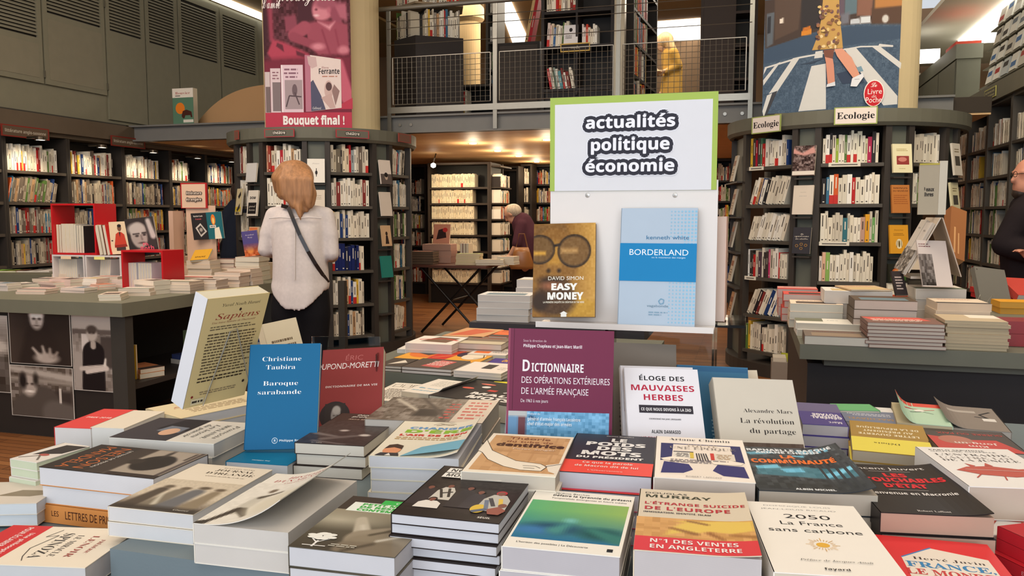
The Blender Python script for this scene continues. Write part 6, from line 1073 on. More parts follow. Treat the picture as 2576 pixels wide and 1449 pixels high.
# table just behind the nearest one, with magazines
T2X0, T2X1 = -1.17, -.30
t, w, d = table('grey side table just behind the nearest table, carrying magazines', T2X0, 2.19, T2X1, 3.05, .81, .045)
MB('paint', (70, 66, 60)).box((.08, .06, 0), (w - .08, d - .06, .7645)).build('plinth', t)
Z2 = .81
def flat(label, c, thk, cover, art, n=1, **k):
    """flat book given by corner pixels BL, BR, TR, TL on the side table"""
    p = [P(*q, z=Z2 + thk * n) for q in c]; ctr = sum(p, Vector()) / 4; ex = (p[1] - p[0]) + (p[2] - p[3]); w = ex.length / 2; ex.normalize(); h = ((p[3] - p[0]).length + (p[2] - p[1]).length) / 2
    pile(label, ctr.x, ctr.y, Z2, math.atan2(ex.y, ex.x), w, h, [thk] * n, [cover], 3, art=art, jit=.002, **k)
flat('orange magazine with a reclining drawn figure in a red striped dress', [(1006, 900), (1222, 914), (1244, 884), (1052, 873)], .012, (234, 166, 62), [('e', .25, .55, .22, .4, (226, 120, 50)), ('p', [(.12, .5), (.3, .8), (.38, .6), (.3, .35)], (84, 66, 60)), ('p', [(.36, .1), (.58, .1), (.62, .92), (.36, .95)], (206, 60, 44)), ('l', [(.4, .2), (.6, .5)], .003, (236, 140, 90)), ('l', [(.4, .5), (.6, .8)], .003, (236, 140, 90)), ('e', .68, .6, .09, .22, (66, 54, 70)), ('e', .82, .45, .13, .26, (240, 222, 196)), ('l', [(.9, .6), (.95, .4), (.86, .3)], .002, (110, 90, 60))])
flat('dark magazine with red and white cover, side table front', [(1016, 922), (1150, 930), (1170, 908), (1060, 900)], .01, (90, 76, 66), [('p', [(.3, .2), (.7, .1), (.8, .8), (.45, .9)], (206, 96, 90)), ('x', .35, .3, .75, .8, 4, (236, 216, 206), 3)], n=2, page=(226, 214, 204))
flat('white booklet with small black photo, side table front', [(1156, 931), (1285, 941), (1285, 916), (1180, 909)], .01, (240, 226, 212), [('r', .42, .35, .64, .8, (60, 52, 48)), ('x', .75, .3, .95, .6, 2, (190, 180, 170), 2)], n=2, page=(226, 214, 204))
flat('violet booklet half hidden by the plum dictionary', [(1222, 913), (1285, 917), (1285, 903), (1246, 901)], .012, (84, 66, 140), [('t', 'OR', .7, .4, .4, .3, (230, 170, 60), 'h', 'c')])
flat('white book with a photo cover, on the corner of the side table', [(1000, 878), (1140, 882), (1160, 866), (1030, 862)], .014, (226, 218, 206), tagart(8), n=1, page=(226, 218, 208))
flat('white paperback on the far-left pile of the side table', [(1032, 862), (1150, 868), (1166, 848), (1056, 844)], .022, (238, 228, 214), [('p', [(.2, .3), (.8, .2), (.9, .8), (.4, .9)], (120, 90, 70)), ('l', [(.1, .5), (.6, .7), (.95, .5)], .006, (200, 70, 54))], n=2, page=(226, 216, 206))
flat('tan comic with a red figure at the back of the side table', [(1132, 846), (1236, 848), (1244, 830), (1156, 822)], .02, (214, 160, 110), [('p', [(.1, .1), (.6, .2), (.9, .8), (.3, .9)], (206, 96, 60))], n=2, page=(220, 190, 160))
flat('brown-grey book on the middle pile of the side table', [(1152, 862), (1272, 868), (1282, 850), (1172, 846)], .02, (130, 110, 92), tagart(17), n=2, page=(222, 204, 190))
flat('orange-topped book beside the plum dictionary', [(1240, 846), (1290, 848), (1294, 832), (1252, 830)], .022, (236, 110, 50), tagart(19), n=2, page=(230, 214, 200))
flat('dark magazine at the left edge of the side table', [(955, 918), (1010, 922), (1052, 903), (985, 900)], .009, (80, 70, 62), [('p', [(.3, .2), (.9, .5), (.6, .8)], (226, 214, 196))], n=2, page=(220, 206, 190))
flat('white book with orange lettering, right of the orange magazine', [(1180, 889), (1285, 895), (1285, 879), (1200, 876)], .016, (232, 218, 204), [('r', .1, .2, .5, .8, (236, 120, 60)), ('x', .55, .3, .95, .8, 3, (110, 110, 110), 3)], n=1)
# table behind the display stand with white piles
t, w, d = table('dark low display table with white piles, beyond the side table', -1.2, 3.42, -.42, 4.3, ZT, .06, col=(60, 56, 58))
MB('paint', (50, 46, 50)).box((.1, .1, 0), (w - .1, d - .1, ZT - .0605)).build('plinth', t)
pile('white book with a red cover edge on the nearest white pile', -1.06, 3.56, ZT, .05, .24, .17, [.03] * 4, [(226, 222, 216)], 31, page=(226, 216, 206))
pile('white book on the pile next to the bearded cover', -.86, 3.60, ZT, .02, .2, .17, [.035] * 3, [(230, 220, 210), (196, 70, 60)], 32, page=(226, 214, 204))
pile('white book on the farther white pile of the low table', -.98, 3.95, ZT, .05, .26, .17, [.04] * 4, [(232, 224, 216)], 33, page=(228, 218, 210))
pile('green-topped book on the back pile of the low table', -.84, 4.16, ZT, .1, .2, .16, [.05] * 4, [(232, 224, 216), (232, 224, 216), (232, 224, 216), (120, 160, 90)], 34, page=(226, 220, 214), art=[])
pile('red-edged book on the small pile by the ochre cover', -.62, 3.66, ZT, .0, .2, .16, [.03] * 4, [(190, 60, 50), (226, 214, 206)], 35, page=(226, 214, 206))
# back-room folding table books
zf = .752; xf, yf = xa_ + .0, d_.y
pile('cream book on the main pile of the folding table', xf + .62, yf + .2, zf, .1, .26, .18, [.03] * 4, [(226, 206, 160), (190, 200, 130)], 41, page=(226, 206, 170))
pile('dark book on the black pile at the left of the folding table', xf + .1, yf + .18, zf, .02, .28, .18, [.028] * 5, [(50, 42, 38)], 42, page=(120, 100, 84))
pile('pink-covered book of a thick pile at the back of the folding table', xf + .16, yf + .5, zf, .0, .34, .2, [.07, .07, .07], [(206, 160, 140)], 43, page=(206, 164, 146))
pile('cream paperback sliding off the right pile of the folding table', xf + .86, yf + .2, zf, .25, .3, .17, [.02] * 3, [(236, 222, 190)], 44)
pile('white paperback at the right end of the folding table', xf + 1.02, yf + .34, zf, -.1, .2, .16, [.03] * 3, [(240, 228, 200)], 45)
pt_ = P(1060, 620, y=yf + .5); book_at(T3((xf + .17, yf + .55, zf + .211 + .11), (1, 0, 0), (0, .2, .98), (0, -.98, .2)), 'book with a black and red drawing, standing on the thick pile of the folding table', .2, .22, .02, (216, 150, 124), [('p', [(.2, .2), (.8, .3), (.7, .8), (.3, .7)], (60, 40, 40)), ('e', .7, .7, .15, .12, (206, 60, 60))], name='display_book')
for i, c in enumerate([(140, 36, 40), (90, 40, 44), (226, 210, 180)]): book_at(T3((xf + .46 + i * .035, yf + .5, zf + .11), (0, -1, 0), (0, 0, 1), (-1, 0, 0)), ['dark red', 'maroon', 'cream'][i] + ' book standing upright on the folding table', .15, .22, .03, c, name='display_book')
# ------------------------------------------------------------------ left table
LX1, LY0 = -3.27, 3.63
t, w, d = table('large grey-green display table with black and white photographs on its front', -4.9, LY0, LX1, 5.65, ZT, .075, col=(118, 116, 98))
MB('paint', (46, 40, 36)).box((.2, .06, 0), (w - .12, .10, ZT - .0755)).build('front_panel', t)
MB('paint', (62, 58, 52)).prism([(w - .119, .04), (w - .02, .04), (w - .02, .1), (w - .119, .1)], 0, ZT - .0755).build('end_post', t)
MB('paint', (54, 48, 44)).box((w - .6, .11, .30), (w - .04, d - .3, .33)).build('shelf', t)
MB('paint', (34, 30, 28)).box((w - .64, .11, 0), (w - .61, d - .3, ZT - .0755)).build('inner_panel', t)
for yy in (1.5, 2.6): MB('paint', (62, 58, 52)).box((w - .1, yy, 0), (w - .04, yy + .05, ZT - .0755)).build('leg', t)
# photographs taped on the front panel
yP = LY0 + .052
def photo(label, c, I):
    x0, x1 = P(c[0], c[1], y=yP).x, P(c[2], c[1], y=yP).x; z1, z0 = P((c[0] + c[2]) / 2, c[1], y=yP).z, P((c[0] + c[2]) / 2, c[3], y=yP).z
    mb = MB('print', (206, 196, 184)); mb.box((0, 0, 0), (x1 - x0, .002, z1 - z0)); art_to(mb, [('g', .012, .01, .988, .99, np.clip((I - 30) * 1.35 + 26, 0, 255))], x1 - x0, z1 - z0, lambda x, y, e: (x, -e, y), dz=.0004)
    tag(mb.build('photograph', loc=(x0, yP, z0)), label, 'photo')
F_ = (196, 186, 176)
photo('black and white print of a man, hand raised to his chest', (20, 784, 175, 917), ras(50, 44, (66, 56, 50), [('x', 0, .4, (50, 42, 38), 1), ('c', .52, .1, .5, .45, .38, .26, (48, 40, 36), .1), ('e', .46, .87, .115, .2, (170, 158, 148), .05), ('e', .46, .96, .12, .1, (206, 196, 186), .06), ('e', .42, .87, .03, .02, (60, 50, 46), .03), ('e', .51, .87, .03, .02, (60, 50, 46), .03), ('e', .46, .74, .05, .015, (90, 78, 72), .03), ('c', .46, .84, .46, .79, .015, .02, (140, 128, 118), .03), ('e', .6, .12, .2, .1, (150, 138, 128), .06), ('c', .5, .14, .38, .3, .03, .02, (156, 144, 134), .04), ('c', .58, .16, .54, .34, .03, .02, (150, 138, 128), .04), ('c', .66, .16, .66, .3, .03, .02, (140, 128, 118), .04), ('c', .72, .14, .78, .24, .025, .02, (130, 118, 108), .04)], .86))
photo('black and white print of a man standing with folded arms', (178, 789, 294, 984), ras(44, 66, (120, 110, 102), [('n', 40, 3), ('b', 0, .8, 1, 1, (156, 146, 136), .05), ('b', 0, .74, 1, .8, (90, 80, 74), .02), ('b', .2, .5, .36, .74, (176, 166, 158), .02), ('b', .62, .3, 1, .72, (70, 62, 58), .04), ('b', 0, 0, .25, .5, (140, 130, 122), .06), ('c', .44, .04, .46, .5, .26, .24, (34, 28, 28), .03), ('e', .44, .745, .12, .1, (160, 148, 138), .04), ('e', .44, .8, .12, .055, (76, 66, 60), .03), ('e', .39, .76, .02, .01, (60, 50, 46), .02), ('e', .48, .76, .02, .01, (60, 50, 46), .02), ('c', .46, .62, .46, .58, .06, .06, (150, 138, 128), .03), ('c', .18, .28, .7, .32, .05, .05, (166, 154, 144), .03), ('c', .74, .3, .3, .24, .05, .045, (176, 164, 154), .03), ('c', .7, .34, .72, .42, .03, .02, (186, 176, 166), .03)], 1.6, 3))
photo('black and white print of a smiling man with receding hair outdoors', (24, 922, 182, 1050), ras(50, 42, (96, 86, 78), [('n', 50, 3), ('c', 0, .95, 1, .8, .04, .06, (150, 140, 130), .06), ('c', 0, .75, 1, .7, .03, .03, (130, 120, 110), .05), ('b', .55, .1, 1, .55, (60, 52, 48), .1), ('c', .3, .1, .5, .25, .3, .3, (76, 68, 62), .06), ('c', .7, .1, .9, .05, .2, .2, (90, 82, 76), .08), ('e', .3, .62, .13, .22, (150, 138, 128), .05), ('e', .2, .7, .06, .16, (40, 34, 32), .05), ('e', .41, .74, .04, .12, (46, 40, 36), .05), ('e', .26, .65, .025, .02, (60, 50, 46), .03), ('e', .35, .65, .025, .02, (60, 50, 46), .03), ('e', .31, .5, .06, .02, (206, 196, 186), .03), ('b', .78, .3, .82, .6, (170, 160, 150), .02)], .8, 5))
photo('black and white print cut off by the photo edge', (-90, 792, 17, 984), ras(20, 30, (76, 68, 62), [('n', 40, 3), ('v', .6, 1, (170, 160, 150), 1), ('e', .8, .6, .25, .1, (160, 150, 140), .1)], 1.6, 9))
# books on the shelf inside the left table
for i, (y, c, w_, h_, lab) in enumerate([(3.86, (206, 160, 40), .14, .2, 'yellow'), (4.5, (110, 120, 80), .16, .2, 'green and cream')]):
    book_at(T3((LX1 - .2, y, .331 + h_ / 2), (.94, .34, 0), (0, 0, 1), (.34, -.94, 0)), lab + ' book standing on the shelf inside the left table', w_, h_, .02, c, [] if i == 0 else [('e', .5, .7, .36, .26, (96, 110, 60)), ('r', .1, .05, .9, .4, (226, 216, 196))], name='display_book')
pile('orange book lying on the shelf inside the left table', LX1 - .18, 3.98, .331, 1.2, .15, .22, [.03, .025], [(206, 140, 80), (190, 120, 80)], 51)
pile('blue-edged book lying on the shelf inside the left table', LX1 - .16, 4.4, .331, 1.3, .15, .22, [.03, .03], [(226, 214, 200), (70, 80, 130)], 52)
pile('white book farther along the shelf inside the left table', LX1 - .14, 5.2, .331, 1.4, .16, .24, [.03, .03, .03], [(226, 218, 206), (60, 80, 140)], 53)
# pocket books along the front of the left table
r9 = random.Random(77)
def lp(label, u, v, w, h, rz, n, th, col, seed, **k):
    p = at(u, v)
    if p.y > 5.45: p = p * (5.45 / p.y)
    p.x = max(min(p.x, LX1 - .1), -4.72); pile(label, p.x, p.y, ZT, rz, w, h, [th] * n, [col], seed, **k)
lp('pocket book on the pair at the near corner of the left table', 286, 753, .115, .18, .5, 2, .018, (226, 206, 184), 61)
lp('pocket book on the three-high pile by the red frame foot', 385, 738, .12, .185, 1.35, 3, .028, (230, 212, 192), 62)
PKC = [(226, 204, 190), (220, 190, 176), (232, 220, 206), (214, 200, 190), (226, 180, 160)]
pk = [('nearest the table edge', 200, 735), ('beside the crate', 140, 727), ('left end of the front row', 60, 724), ('at the photo edge', 10, 730), ('behind the corner pair', 255, 726), ('in the middle of the front row', 320, 722)]
for i, (lab, u, v) in enumerate(pk): lp('pale pocket book ' + lab + ', left table', u, v, .11, .18, r9.uniform(1.1, 1.7), 2 + i % 2, .016, PKC[i % 5], 70 + i)
pk2 = [('under the white crates', 170, 726), ('before the second white crate', 230, 724), ('in front of the low red frame', 300, 703), ('long pale pile at the back left', 120, 700)]
for i, (lab, u, v) in enumerate(pk2): lp('pinkish pocket book pile ' + lab, u, v, .12, .185, 1.5 + .1 * i, 3, .022, PKC[(i + 1) % 5], 80 + i)
# white crates of paperbacks, red frames
def crate(name, label, u0, u1, v, zh, dep, col, y=None, z=ZT, wall=.012, cat='crate', open_=True):
    a, b = P(u0, v, z=z), P(u1, v, z=z); y = a.y if y is None else y; a, b = P(u0, v, y=y), P(u1, v, y=y); w = b.x - a.x
    t = thing(name, label, cat, (a.x, y, z))
    MB('plastic', col).box((0, 0, zh - wall), (w, dep, zh)).build('top', t); MB('plastic', col).box((0, 0, 0), (w, dep, wall)).build('bottom', t)
    MB('plastic', col).box((0, 0, wall), (wall, dep, zh - wall)).build('side', t); MB('plastic', col).box((w - wall, 0, wall), (w, dep, zh - wall)).build('side', t)
    return a, w, y
yc_ = 4.65
for i, (u0, u1, lab) in enumerate(((133, 214, 'left of two'), (216, 306, 'right of two'))):
    zt_ = P(170, 641, y=yc_).z - ZT
    a, w, y = crate('book_crate', 'white open crate of paperbacks on the left table, ' + lab, u0, u1, 700, zt_, .2, (214, 204, 200), y=yc_)
    for k in range(9 if i == 0 else 5): book_at(T3((a.x + .03 + k * .018 + (.07 if i else 0), yc_ + .1, ZT + .013 + .08), (0, -1, 0), (.12 if i else 0, 0, 1 if not i else .993), (-1, 0, 0) if not i else (-.993, 0, .12)), 'white paperback in the %s white crate, %s from its left' % ('right' if i else 'left', ORD[k]), .11, .155, .0165, (226, 220, 216), spine_art=[('x', .2, .3, .8, .7, 1, (90, 80, 90), k)])
    tag(MB('print', (236, 206, 170) if i == 0 else (236, 226, 140)).box((0, 0, 0), (.09, .001, .02)).build('crate_label', loc=(a.x + .08, yc_ - .0015, ZT + zt_ - .03)), 'small paper label on the %s white crate' % ('right' if i else 'left'), 'label')
zA = ZT + zt_ + .001
REDF = (196, 26, 34)
zt2 = P(200, 512, y=yc_).z - zA
a, w, y = crate('red_frame', 'tall red square frame standing on the white crates', 133, 243, 640, zt2, .2, REDF, y=yc_, z=zA, cat='frame')
for k, (c, lab, hh) in enumerate([((226, 190, 130), 'tan', .2), ((110, 40, 40), 'dark red', .2), ((232, 216, 184), 'cream', .205), ((234, 220, 190), 'cream', .205), ((228, 214, 184), 'cream', .205), ((206, 206, 196), 'greenish white', .2), ((40, 36, 38), 'black', .195), ((226, 216, 196), 'white', .195), ((44, 40, 40), 'black-spined', .19)]):
    th = .034 if k in (2, 3, 4) else .02; x = a.x + .016 + sum(.036 if j in (2, 3, 4) else .022 for j in range(k))
    book_at(T3((x + th, yc_ + .09, zA + .0125 + hh / 2), (0, -1, 0), (0, 0, 1), (-1, 0, 0)), lab + ' book standing inside the tall red frame, %s from its left' % ORD[k], .13, hh, th, c, spine_art=[('x', .2, .3, .7, .7, 1, (110, 90, 70), k)])
for k, (c, lab) in enumerate([((226, 206, 176), 'cream'), ((110, 76, 54), 'brown'), ((206, 44, 40), 'scarlet')]):
    book_at(T3((a.x + w + .035 + k * .032, yc_ + .07, zA + .108), (0, -1, 0), (-.17, 0, .985), (-.985, 0, -.17)), lab + ' spine leaning against the tall red frame', .14, .21, .024, c, spine_art=[('x', .2, .3, .8, .7, 1, (236, 206, 190), k)])
fig = [('p', [(.2, .28), (.3, .62), (.44, .68), (.56, .68), (.72, .6), (.8, .3)], (196, 64, 44)), ('p', [(.46, .68), (.5, .5), (.54, .68)], (40, 34, 34)), ('e', .5, .8, .1, .1, (120, 84, 64)), ('e', .5, .87, .1, .05, (40, 34, 34)), ('r', .28, .1, .74, .28, (70, 54, 50)), ('p', [(.2, .28), (.8, .3), (.84, .22), (.2, .2)], (150, 44, 34)), ('e', .1, .42, .05, .02, (60, 50, 46))]
stand('cream cover with a man in a scarlet jacket, beside the tall red frame', (281, 640), (322, 638), (272, 552), dpy(281, 640, yc_ + .02), .14, .225, .02, (226, 200, 164), fig, name='display_book')
rot = ras(36, 46, (52, 44, 42), [('e', .42, .55, .3, .34, (170, 158, 148), .06), ('e', .36, .72, .3, .16, (190, 180, 170), .08), ('b', .7, 0, 1, 1, (60, 54, 52), .1), ('c', .8, .9, .9, .5, .08, .1, (196, 186, 178), .08), ('b', .2, .58, .44, .61, (50, 42, 40), .03), ('b', .52, .58, .68, .62, (50, 42, 40), .03), ('e', .34, .54, .06, .025, (50, 42, 40), .03), ('e', .6, .55, .05, .025, (50, 42, 40), .03), ('c', .48, .55, .5, .44, .02, .035, (130, 118, 110), .04), ('e', .48, .35, .12, .025, (90, 74, 70), .03), ('b', .0, .0, 1, .16, (40, 34, 34), .08)], 1.3)
stand('large black and white portrait cover with pink lettering, propped by the red frames', (330, 648), (398, 640), (310, 546), dpy(330, 648, 4.5), .19, .255, .02, (60, 52, 50), [('g', 0, 0, 1, 1, rot), ('t', 'Ph.', .6, .26, .08, .24, (226, 90, 110), 'b', 'c'), ('t', 'Roth', .62, .13, .12, .5, (226, 90, 110), 'b', 'c')], name='display_book', page=(226, 216, 206))
zt3 = P(360, 630, y=4.32).z - ZT
a, w, y = crate('red_frame', 'low red square frame at the front of the left table, holding slim white books', 308, 412, 720, zt3, .2, REDF, y=4.32, cat='frame')
for k in range(8): book_at(T3((a.x + .032 + k * .021 + (.012 if k > 2 else 0), 4.42, ZT + .0125 + .08), (0, -1, 0), (0, 0, 1), (-1, 0, 0)), 'slim white paperback in the low red frame, %s from its left' % ORD[k], .11, .16, .0185, (226, 224, 226), spine_art=[('x', .2, .3, .8, .7, 1, (80, 76, 90), k)])
# small table sign and its display
yS = 5.25; a = P(490, 600, y=yS); x0, x1 = P(456, 500, y=yS).x, P(521, 500, y=yS).x; z0_, z1_ = P(490, 524, y=yS).z, P(490, 460, y=yS).z
t = thing('table_display', 'cream A-shaped table display carrying the red-edged foreign literature sign', 'stand', (x0, yS, ZT))
MB('plastic', (210, 176, 150)).box((.03, .01, .12), (x1 - x0 + .06, .016, z0_ - ZT + .02)).build('front_panel', t); MB('plastic', (200, 164, 140)).box((-.04, -.1, .1), (.0, .02, z0_ - ZT - .02)).build('side_panel', t); MB('plastic', (206, 172, 146)).box((-.06, -.06, 0), (x1 - x0, .08, .1)).build('base', t)
mb = MB('print', (176, 40, 40)); w_, h_ = x1 - x0, z1_ - z0_; mb.box((0, 0, 0), (w_, .012, h_))
art_to(mb, [('r', .04, .02, .95, .95, (216, 184, 156)), ] + rimmed('littérature', .52, .55, .1, .6, (50, 40, 36), (230, 210, 190), .02, w_ / h_) + rimmed('étrangère', .52, .3, .1, .6, (50, 40, 36), (230, 210, 190), .02, w_ / h_), w_, h_, lambda x, y, e: (x, -e, y), dz=.0004, cap=.008)
tag(mb.build('table_sign', loc=(x0, yS - .005, z0_)), 'red-edged cream sign for foreign literature on the left table', 'sign')
stand('black cover with a tilted white photograph, on the cream table display', (488, 604), (524, 602), (466, 534), dpy(488, 604, yS - .04), .115, .2, .015, (44, 40, 40), [('t', 'Rachel Cusk', .45, .86, .05, .6, (230, 220, 206), 'b', 'c'), ('t', 'Transit', .45, .75, .05, .4, (206, 90, 90), 'b', 'c'), ('p', [(.2, .45), (.55, .62), (.92, .3), (.5, .1)], (206, 196, 184)), ('p', [(.32, .44), (.55, .54), (.8, .3), (.5, .18)], (70, 62, 58)), ('e', .55, .37, .1, .07, (170, 160, 150))], name='display_book')
stand('teal cover with a burning candle, on the cream table display', (526, 602), (556, 600), (506, 533), dpy(526, 602, yS - .03), .115, .2, .015, (34, 100, 108), [('p', [(.4, .0), (.45, .4), (.75, .44), (.85, .0)], (236, 222, 196)), ('e', .42, .72, .14, .2, (226, 120, 40)), ('e', .42, .68, .07, .12, (240, 200, 110)), ('r', .15, .42, .55, .52, (230, 220, 206)), ('x', .2, .43, .5, .51, 1, (40, 40, 44), 3)], name='display_book')
stand('mustard-yellow cover standing at the foot of the cream table display', (478, 655), (514, 652), (470, 633), dpy(478, 655, yS - .2), .13, .14, .02, (214, 160, 50), [('t', 'SPAINE', .5, .2, .14, .6, (90, 60, 20), 'b', 'c')], name='display_book')
pile('tan book supporting the purple cover, left table', -3.56, 5.28, ZT, .2, .18, .2, [.035] * 5, [(222, 200, 176)], 190)
stand('purple cover with orange dancers, propped near the shopper', (617, 646), (651, 642), (594, 583), dpy(617, 646, 5.2), .115, .185, .02, (84, 74, 130), [('g', 0, 0, 1, .5, ras(18, 16, (190, 96, 50), [('n', 60, 2), ('e', .4, .5, .2, .3, (226, 140, 70), .1), ('v', .4, 1, (100, 74, 120), 1)], 1, 3)), ('t', 'Arundhati', .5, .82, .05, .56, (206, 196, 206), 's', 'c'), ('t', 'Roy', .5, .72, .05, .3, (206, 196, 206), 's', 'c')], name='display_book')
# piles round the small display and beside the shopper
bp = [('thick cream pile', 470, 668, .2, .16, .1, 4, .04, (226, 200, 160)), ('pink book pile', 540, 665, .2, .16, .05, 3, .035, (196, 140, 130)), ('yellow-edged pile', 490, 690, .2, .15, .1, 3, .02, (214, 170, 80)), ('broad white pile', 500, 718, .26, .17, .1, 4, .016, (236, 214, 196)), ('cream pile with a raised cover', 555, 700, .2, .15, .15, 3, .025, (236, 206, 180)), ('pale pink pile at the table edge', 620, 692, .18, .15, .05, 3, .03, (220, 190, 190)), ('pile with a red book on top', 640, 672, .17, .15, .1, 4, .03, (226, 206, 180)), ('black-edged pile', 590, 712, .17, .14, .0, 2, .025, (60, 52, 50)), ('pile of cream novels nearest the shopper', 660, 700, .16, .14, .1, 4, .03, (214, 190, 166)), ('low cream pile at the far edge', 575, 655, .2, .15, .1, 3, .03, (220, 196, 160))]
for i, (lab, u, v, w_, h_, rz, n, th, c) in enumerate(bp): lp(lab + ' on the left table, topmost book', u, v, w_, h_, rz, n, th, c, 90 + i, page=(226, 200, 170))
bp2 = [('wide cream pile left of the crates', 70, 705, .22, .17, .1, 3, .02, (226, 206, 186)), ('flat pale pile at the photo edge, second row', 15, 710, .2, .15, .2, 2, .02, (220, 200, 184)), ('low pinkish pile before the crates', 95, 738, .19, .12, .15, 2, .016, (222, 190, 176)), ('pale pile against the low red frame', 275, 716, .18, .12, .2, 3, .02, (226, 214, 206)), ('white pile under the portrait cover', 350, 742, .18, .12, .3, 2, .022, (232, 220, 206)), ('cream pile right of the low red frame', 455, 735, .22, .16, .1, 4, .018, (232, 214, 190)), ('white pile at the table edge before the shopper', 530, 728, .2, .15, .1, 3, .022, (230, 216, 200)), ('peach pile in the middle of the right edge', 590, 720, .19, .14, .1, 4, .024, (230, 206, 186)), ('cream pile by the shopper elbow', 635, 716, .18, .14, .05, 4, .028, (216, 196, 176)), ('thick ochre-edged pile behind the low red frame', 440, 700, .2, .15, .1, 4, .03, (214, 180, 120)), ('tall cream pile behind the broad white one', 515, 705, .19, .14, .1, 5, .03, (224, 200, 170)), ('tall rosy pile near the purple cover', 575, 700, .18, .14, .1, 5, .03, (200, 150, 140))]
for i, (lab, u, v, w_, h_, rz, n, th, c) in enumerate(bp2): lp(lab + ', topmost book', u, v, w_, h_, rz, n, th, c, 150 + i, page=(232, 212, 190))
lp('scarlet booklet lying near the purple cover', 625, 662, .16, .12, .1, 1, .012, (196, 40, 40), 120, art=[])
# second table at the photo's left edge
p = P(0, 690, z=ZT); t, w, d = table('farther grey table at the left photo edge with coloured leaflets', -6.1, p.y + .03, -4.95, p.y + 1.1, ZT, .07, col=(112, 110, 92))
MB('paint', (40, 36, 34)).box((.1, .12, 0), (w - .1, d - .1, ZT - .0705)).build('plinth', t)
for i, (u, c, lab) in enumerate([(10, (140, 190, 80), 'lime green'), (36, (206, 214, 110), 'pale yellow'), (62, (226, 150, 120), 'salmon'), (84, (230, 220, 206), 'white'), (118, (232, 222, 212), 'off-white')]):
    q_ = P(u, 683, z=ZT); lab_ = lab + ' leaflet pile on the farther left table'
    pile(lab_, q_.x, q_.y, ZT, .3, .15, .21, [.012], [c], 130 + i, art=[], page=(226, 216, 200))
# ================================================================== posters on the pillars
def poster(name, label, bl, br, dl, dr, hpx, art, back, u0, ub, wpx):
    a, b = P(*bl, d=dl), P(*br, d=dr); a.z = b.z = (a.z + b.z) / 2
    ex = (b - a); w = ex.length; ex.normalize(); h = hpx * w / wpx; up = Vector((0, 0, 1)); n = ex.cross(up)
    mb = MB('print', back); mb.box((0, 0, 0), (w, h, .004)); art_to(mb, art, w, h, lambda x, y, e: (x, y, .004 + e), dz=.0002, cap=.03)
    tag(mb.build(name, mat4=T3(a, ex, up, n)), label, 'poster')
# magenta poster: pixel helpers
X = lambda u: (u - 668) / 218; Y = lambda v: (325 - v) / 420; q2 = lambda x, y: (X(600 + x / 3.6229), Y(y / 3.6229))
MG = (180, 58, 82); MD = (92, 30, 48); ML = (214, 120, 136); MM = (150, 60, 80)
c2 = lambda x, y: q2(x, y)
def E2(x, y, rx, ry, col, s): a = q2(x, y); return ('e', a[0], a[1], rx / 3.6229 / 218, ry / 3.6229 / 420, col, s)
def C2(x0, y0, x1, y1, r0, r1, col, s): return ('c', *q2(x0, y0), *q2(x1, y1), r0 / 3.6229 / 218, r1 / 3.6229 / 218, col, s)
def P2(pts, col, s): return ('p', [q2(*p) for p in pts], col, s)
girl = ras(100, 160, (84, 34, 46), [('n', 46, 3), C2(300, 20, 320, 380, 30, 20, MM, .03), P2([(440, 180), (540, 160), (560, 300), (450, 320)], (140, 66, 84), .02), P2([(560, 0), (720, 0), (700, 220), (560, 240)], (70, 26, 40), .03), E2(250, 250, 40, 260, (60, 22, 34), .05), P2([(880, 60), (1000, 60), (1010, 220), (900, 200)], (180, 100, 118), .03), E2(800, 110, 105, 100, (196, 112, 128), .02), E2(770, 140, 75, 80, (212, 132, 146), .02), P2([(830, 60), (900, 90), (970, 250), (880, 240)], (150, 72, 92), .02), E2(820, 70, 100, 45, (160, 84, 102), .02), E2(730, 120, 10, 8, (96, 34, 50), .01), E2(730, 172, 22, 10, (240, 200, 206), .01), E2(845, 125, 18, 26, (190, 104, 122), .02),
    P2([(640, 240), (760, 215), (900, 220), (1010, 250), (1020, 520), (740, 520), (650, 430)], (158, 74, 92), .02), C2(620, 280, 520, 340, 60, 50, (164, 78, 96), .02), C2(520, 360, 720, 440, 42, 34, (150, 68, 86), .02), E2(740, 445, 60, 30, (214, 136, 150), .02), P2([(740, 225), (840, 260), (900, 225), (850, 300)], (222, 150, 162), .02), C2(780, 300, 850, 520, 8, 8, (140, 56, 76), .02), C2(900, 300, 940, 500, 8, 8, (146, 60, 80), .02), E2(970, 480, 50, 40, (206, 126, 140), .02),
    P2([(330, 380), (420, 400), (660, 510), (640, 560), (460, 560), (320, 570), (280, 500)], (176, 64, 86), .02), P2([(370, 410), (420, 430), (430, 490), (360, 440)], (96, 34, 50), .01), P2([(540, 480), (620, 510), (610, 540), (545, 520)], (96, 34, 50), .01), P2([(240, 560), (1040, 520), (1040, 1050), (240, 1050)], (120, 38, 58), .04), C2(920, 600, 1000, 900, 50, 60, (196, 96, 116), .03)], 1.9, 6)
def bk(x0, x1, y0, y1, col, sk=0): return ('p', [q2(x0, y1), q2(x1, y1 - sk), q2(x1, y0 + sk), q2(x0, y0)], col)
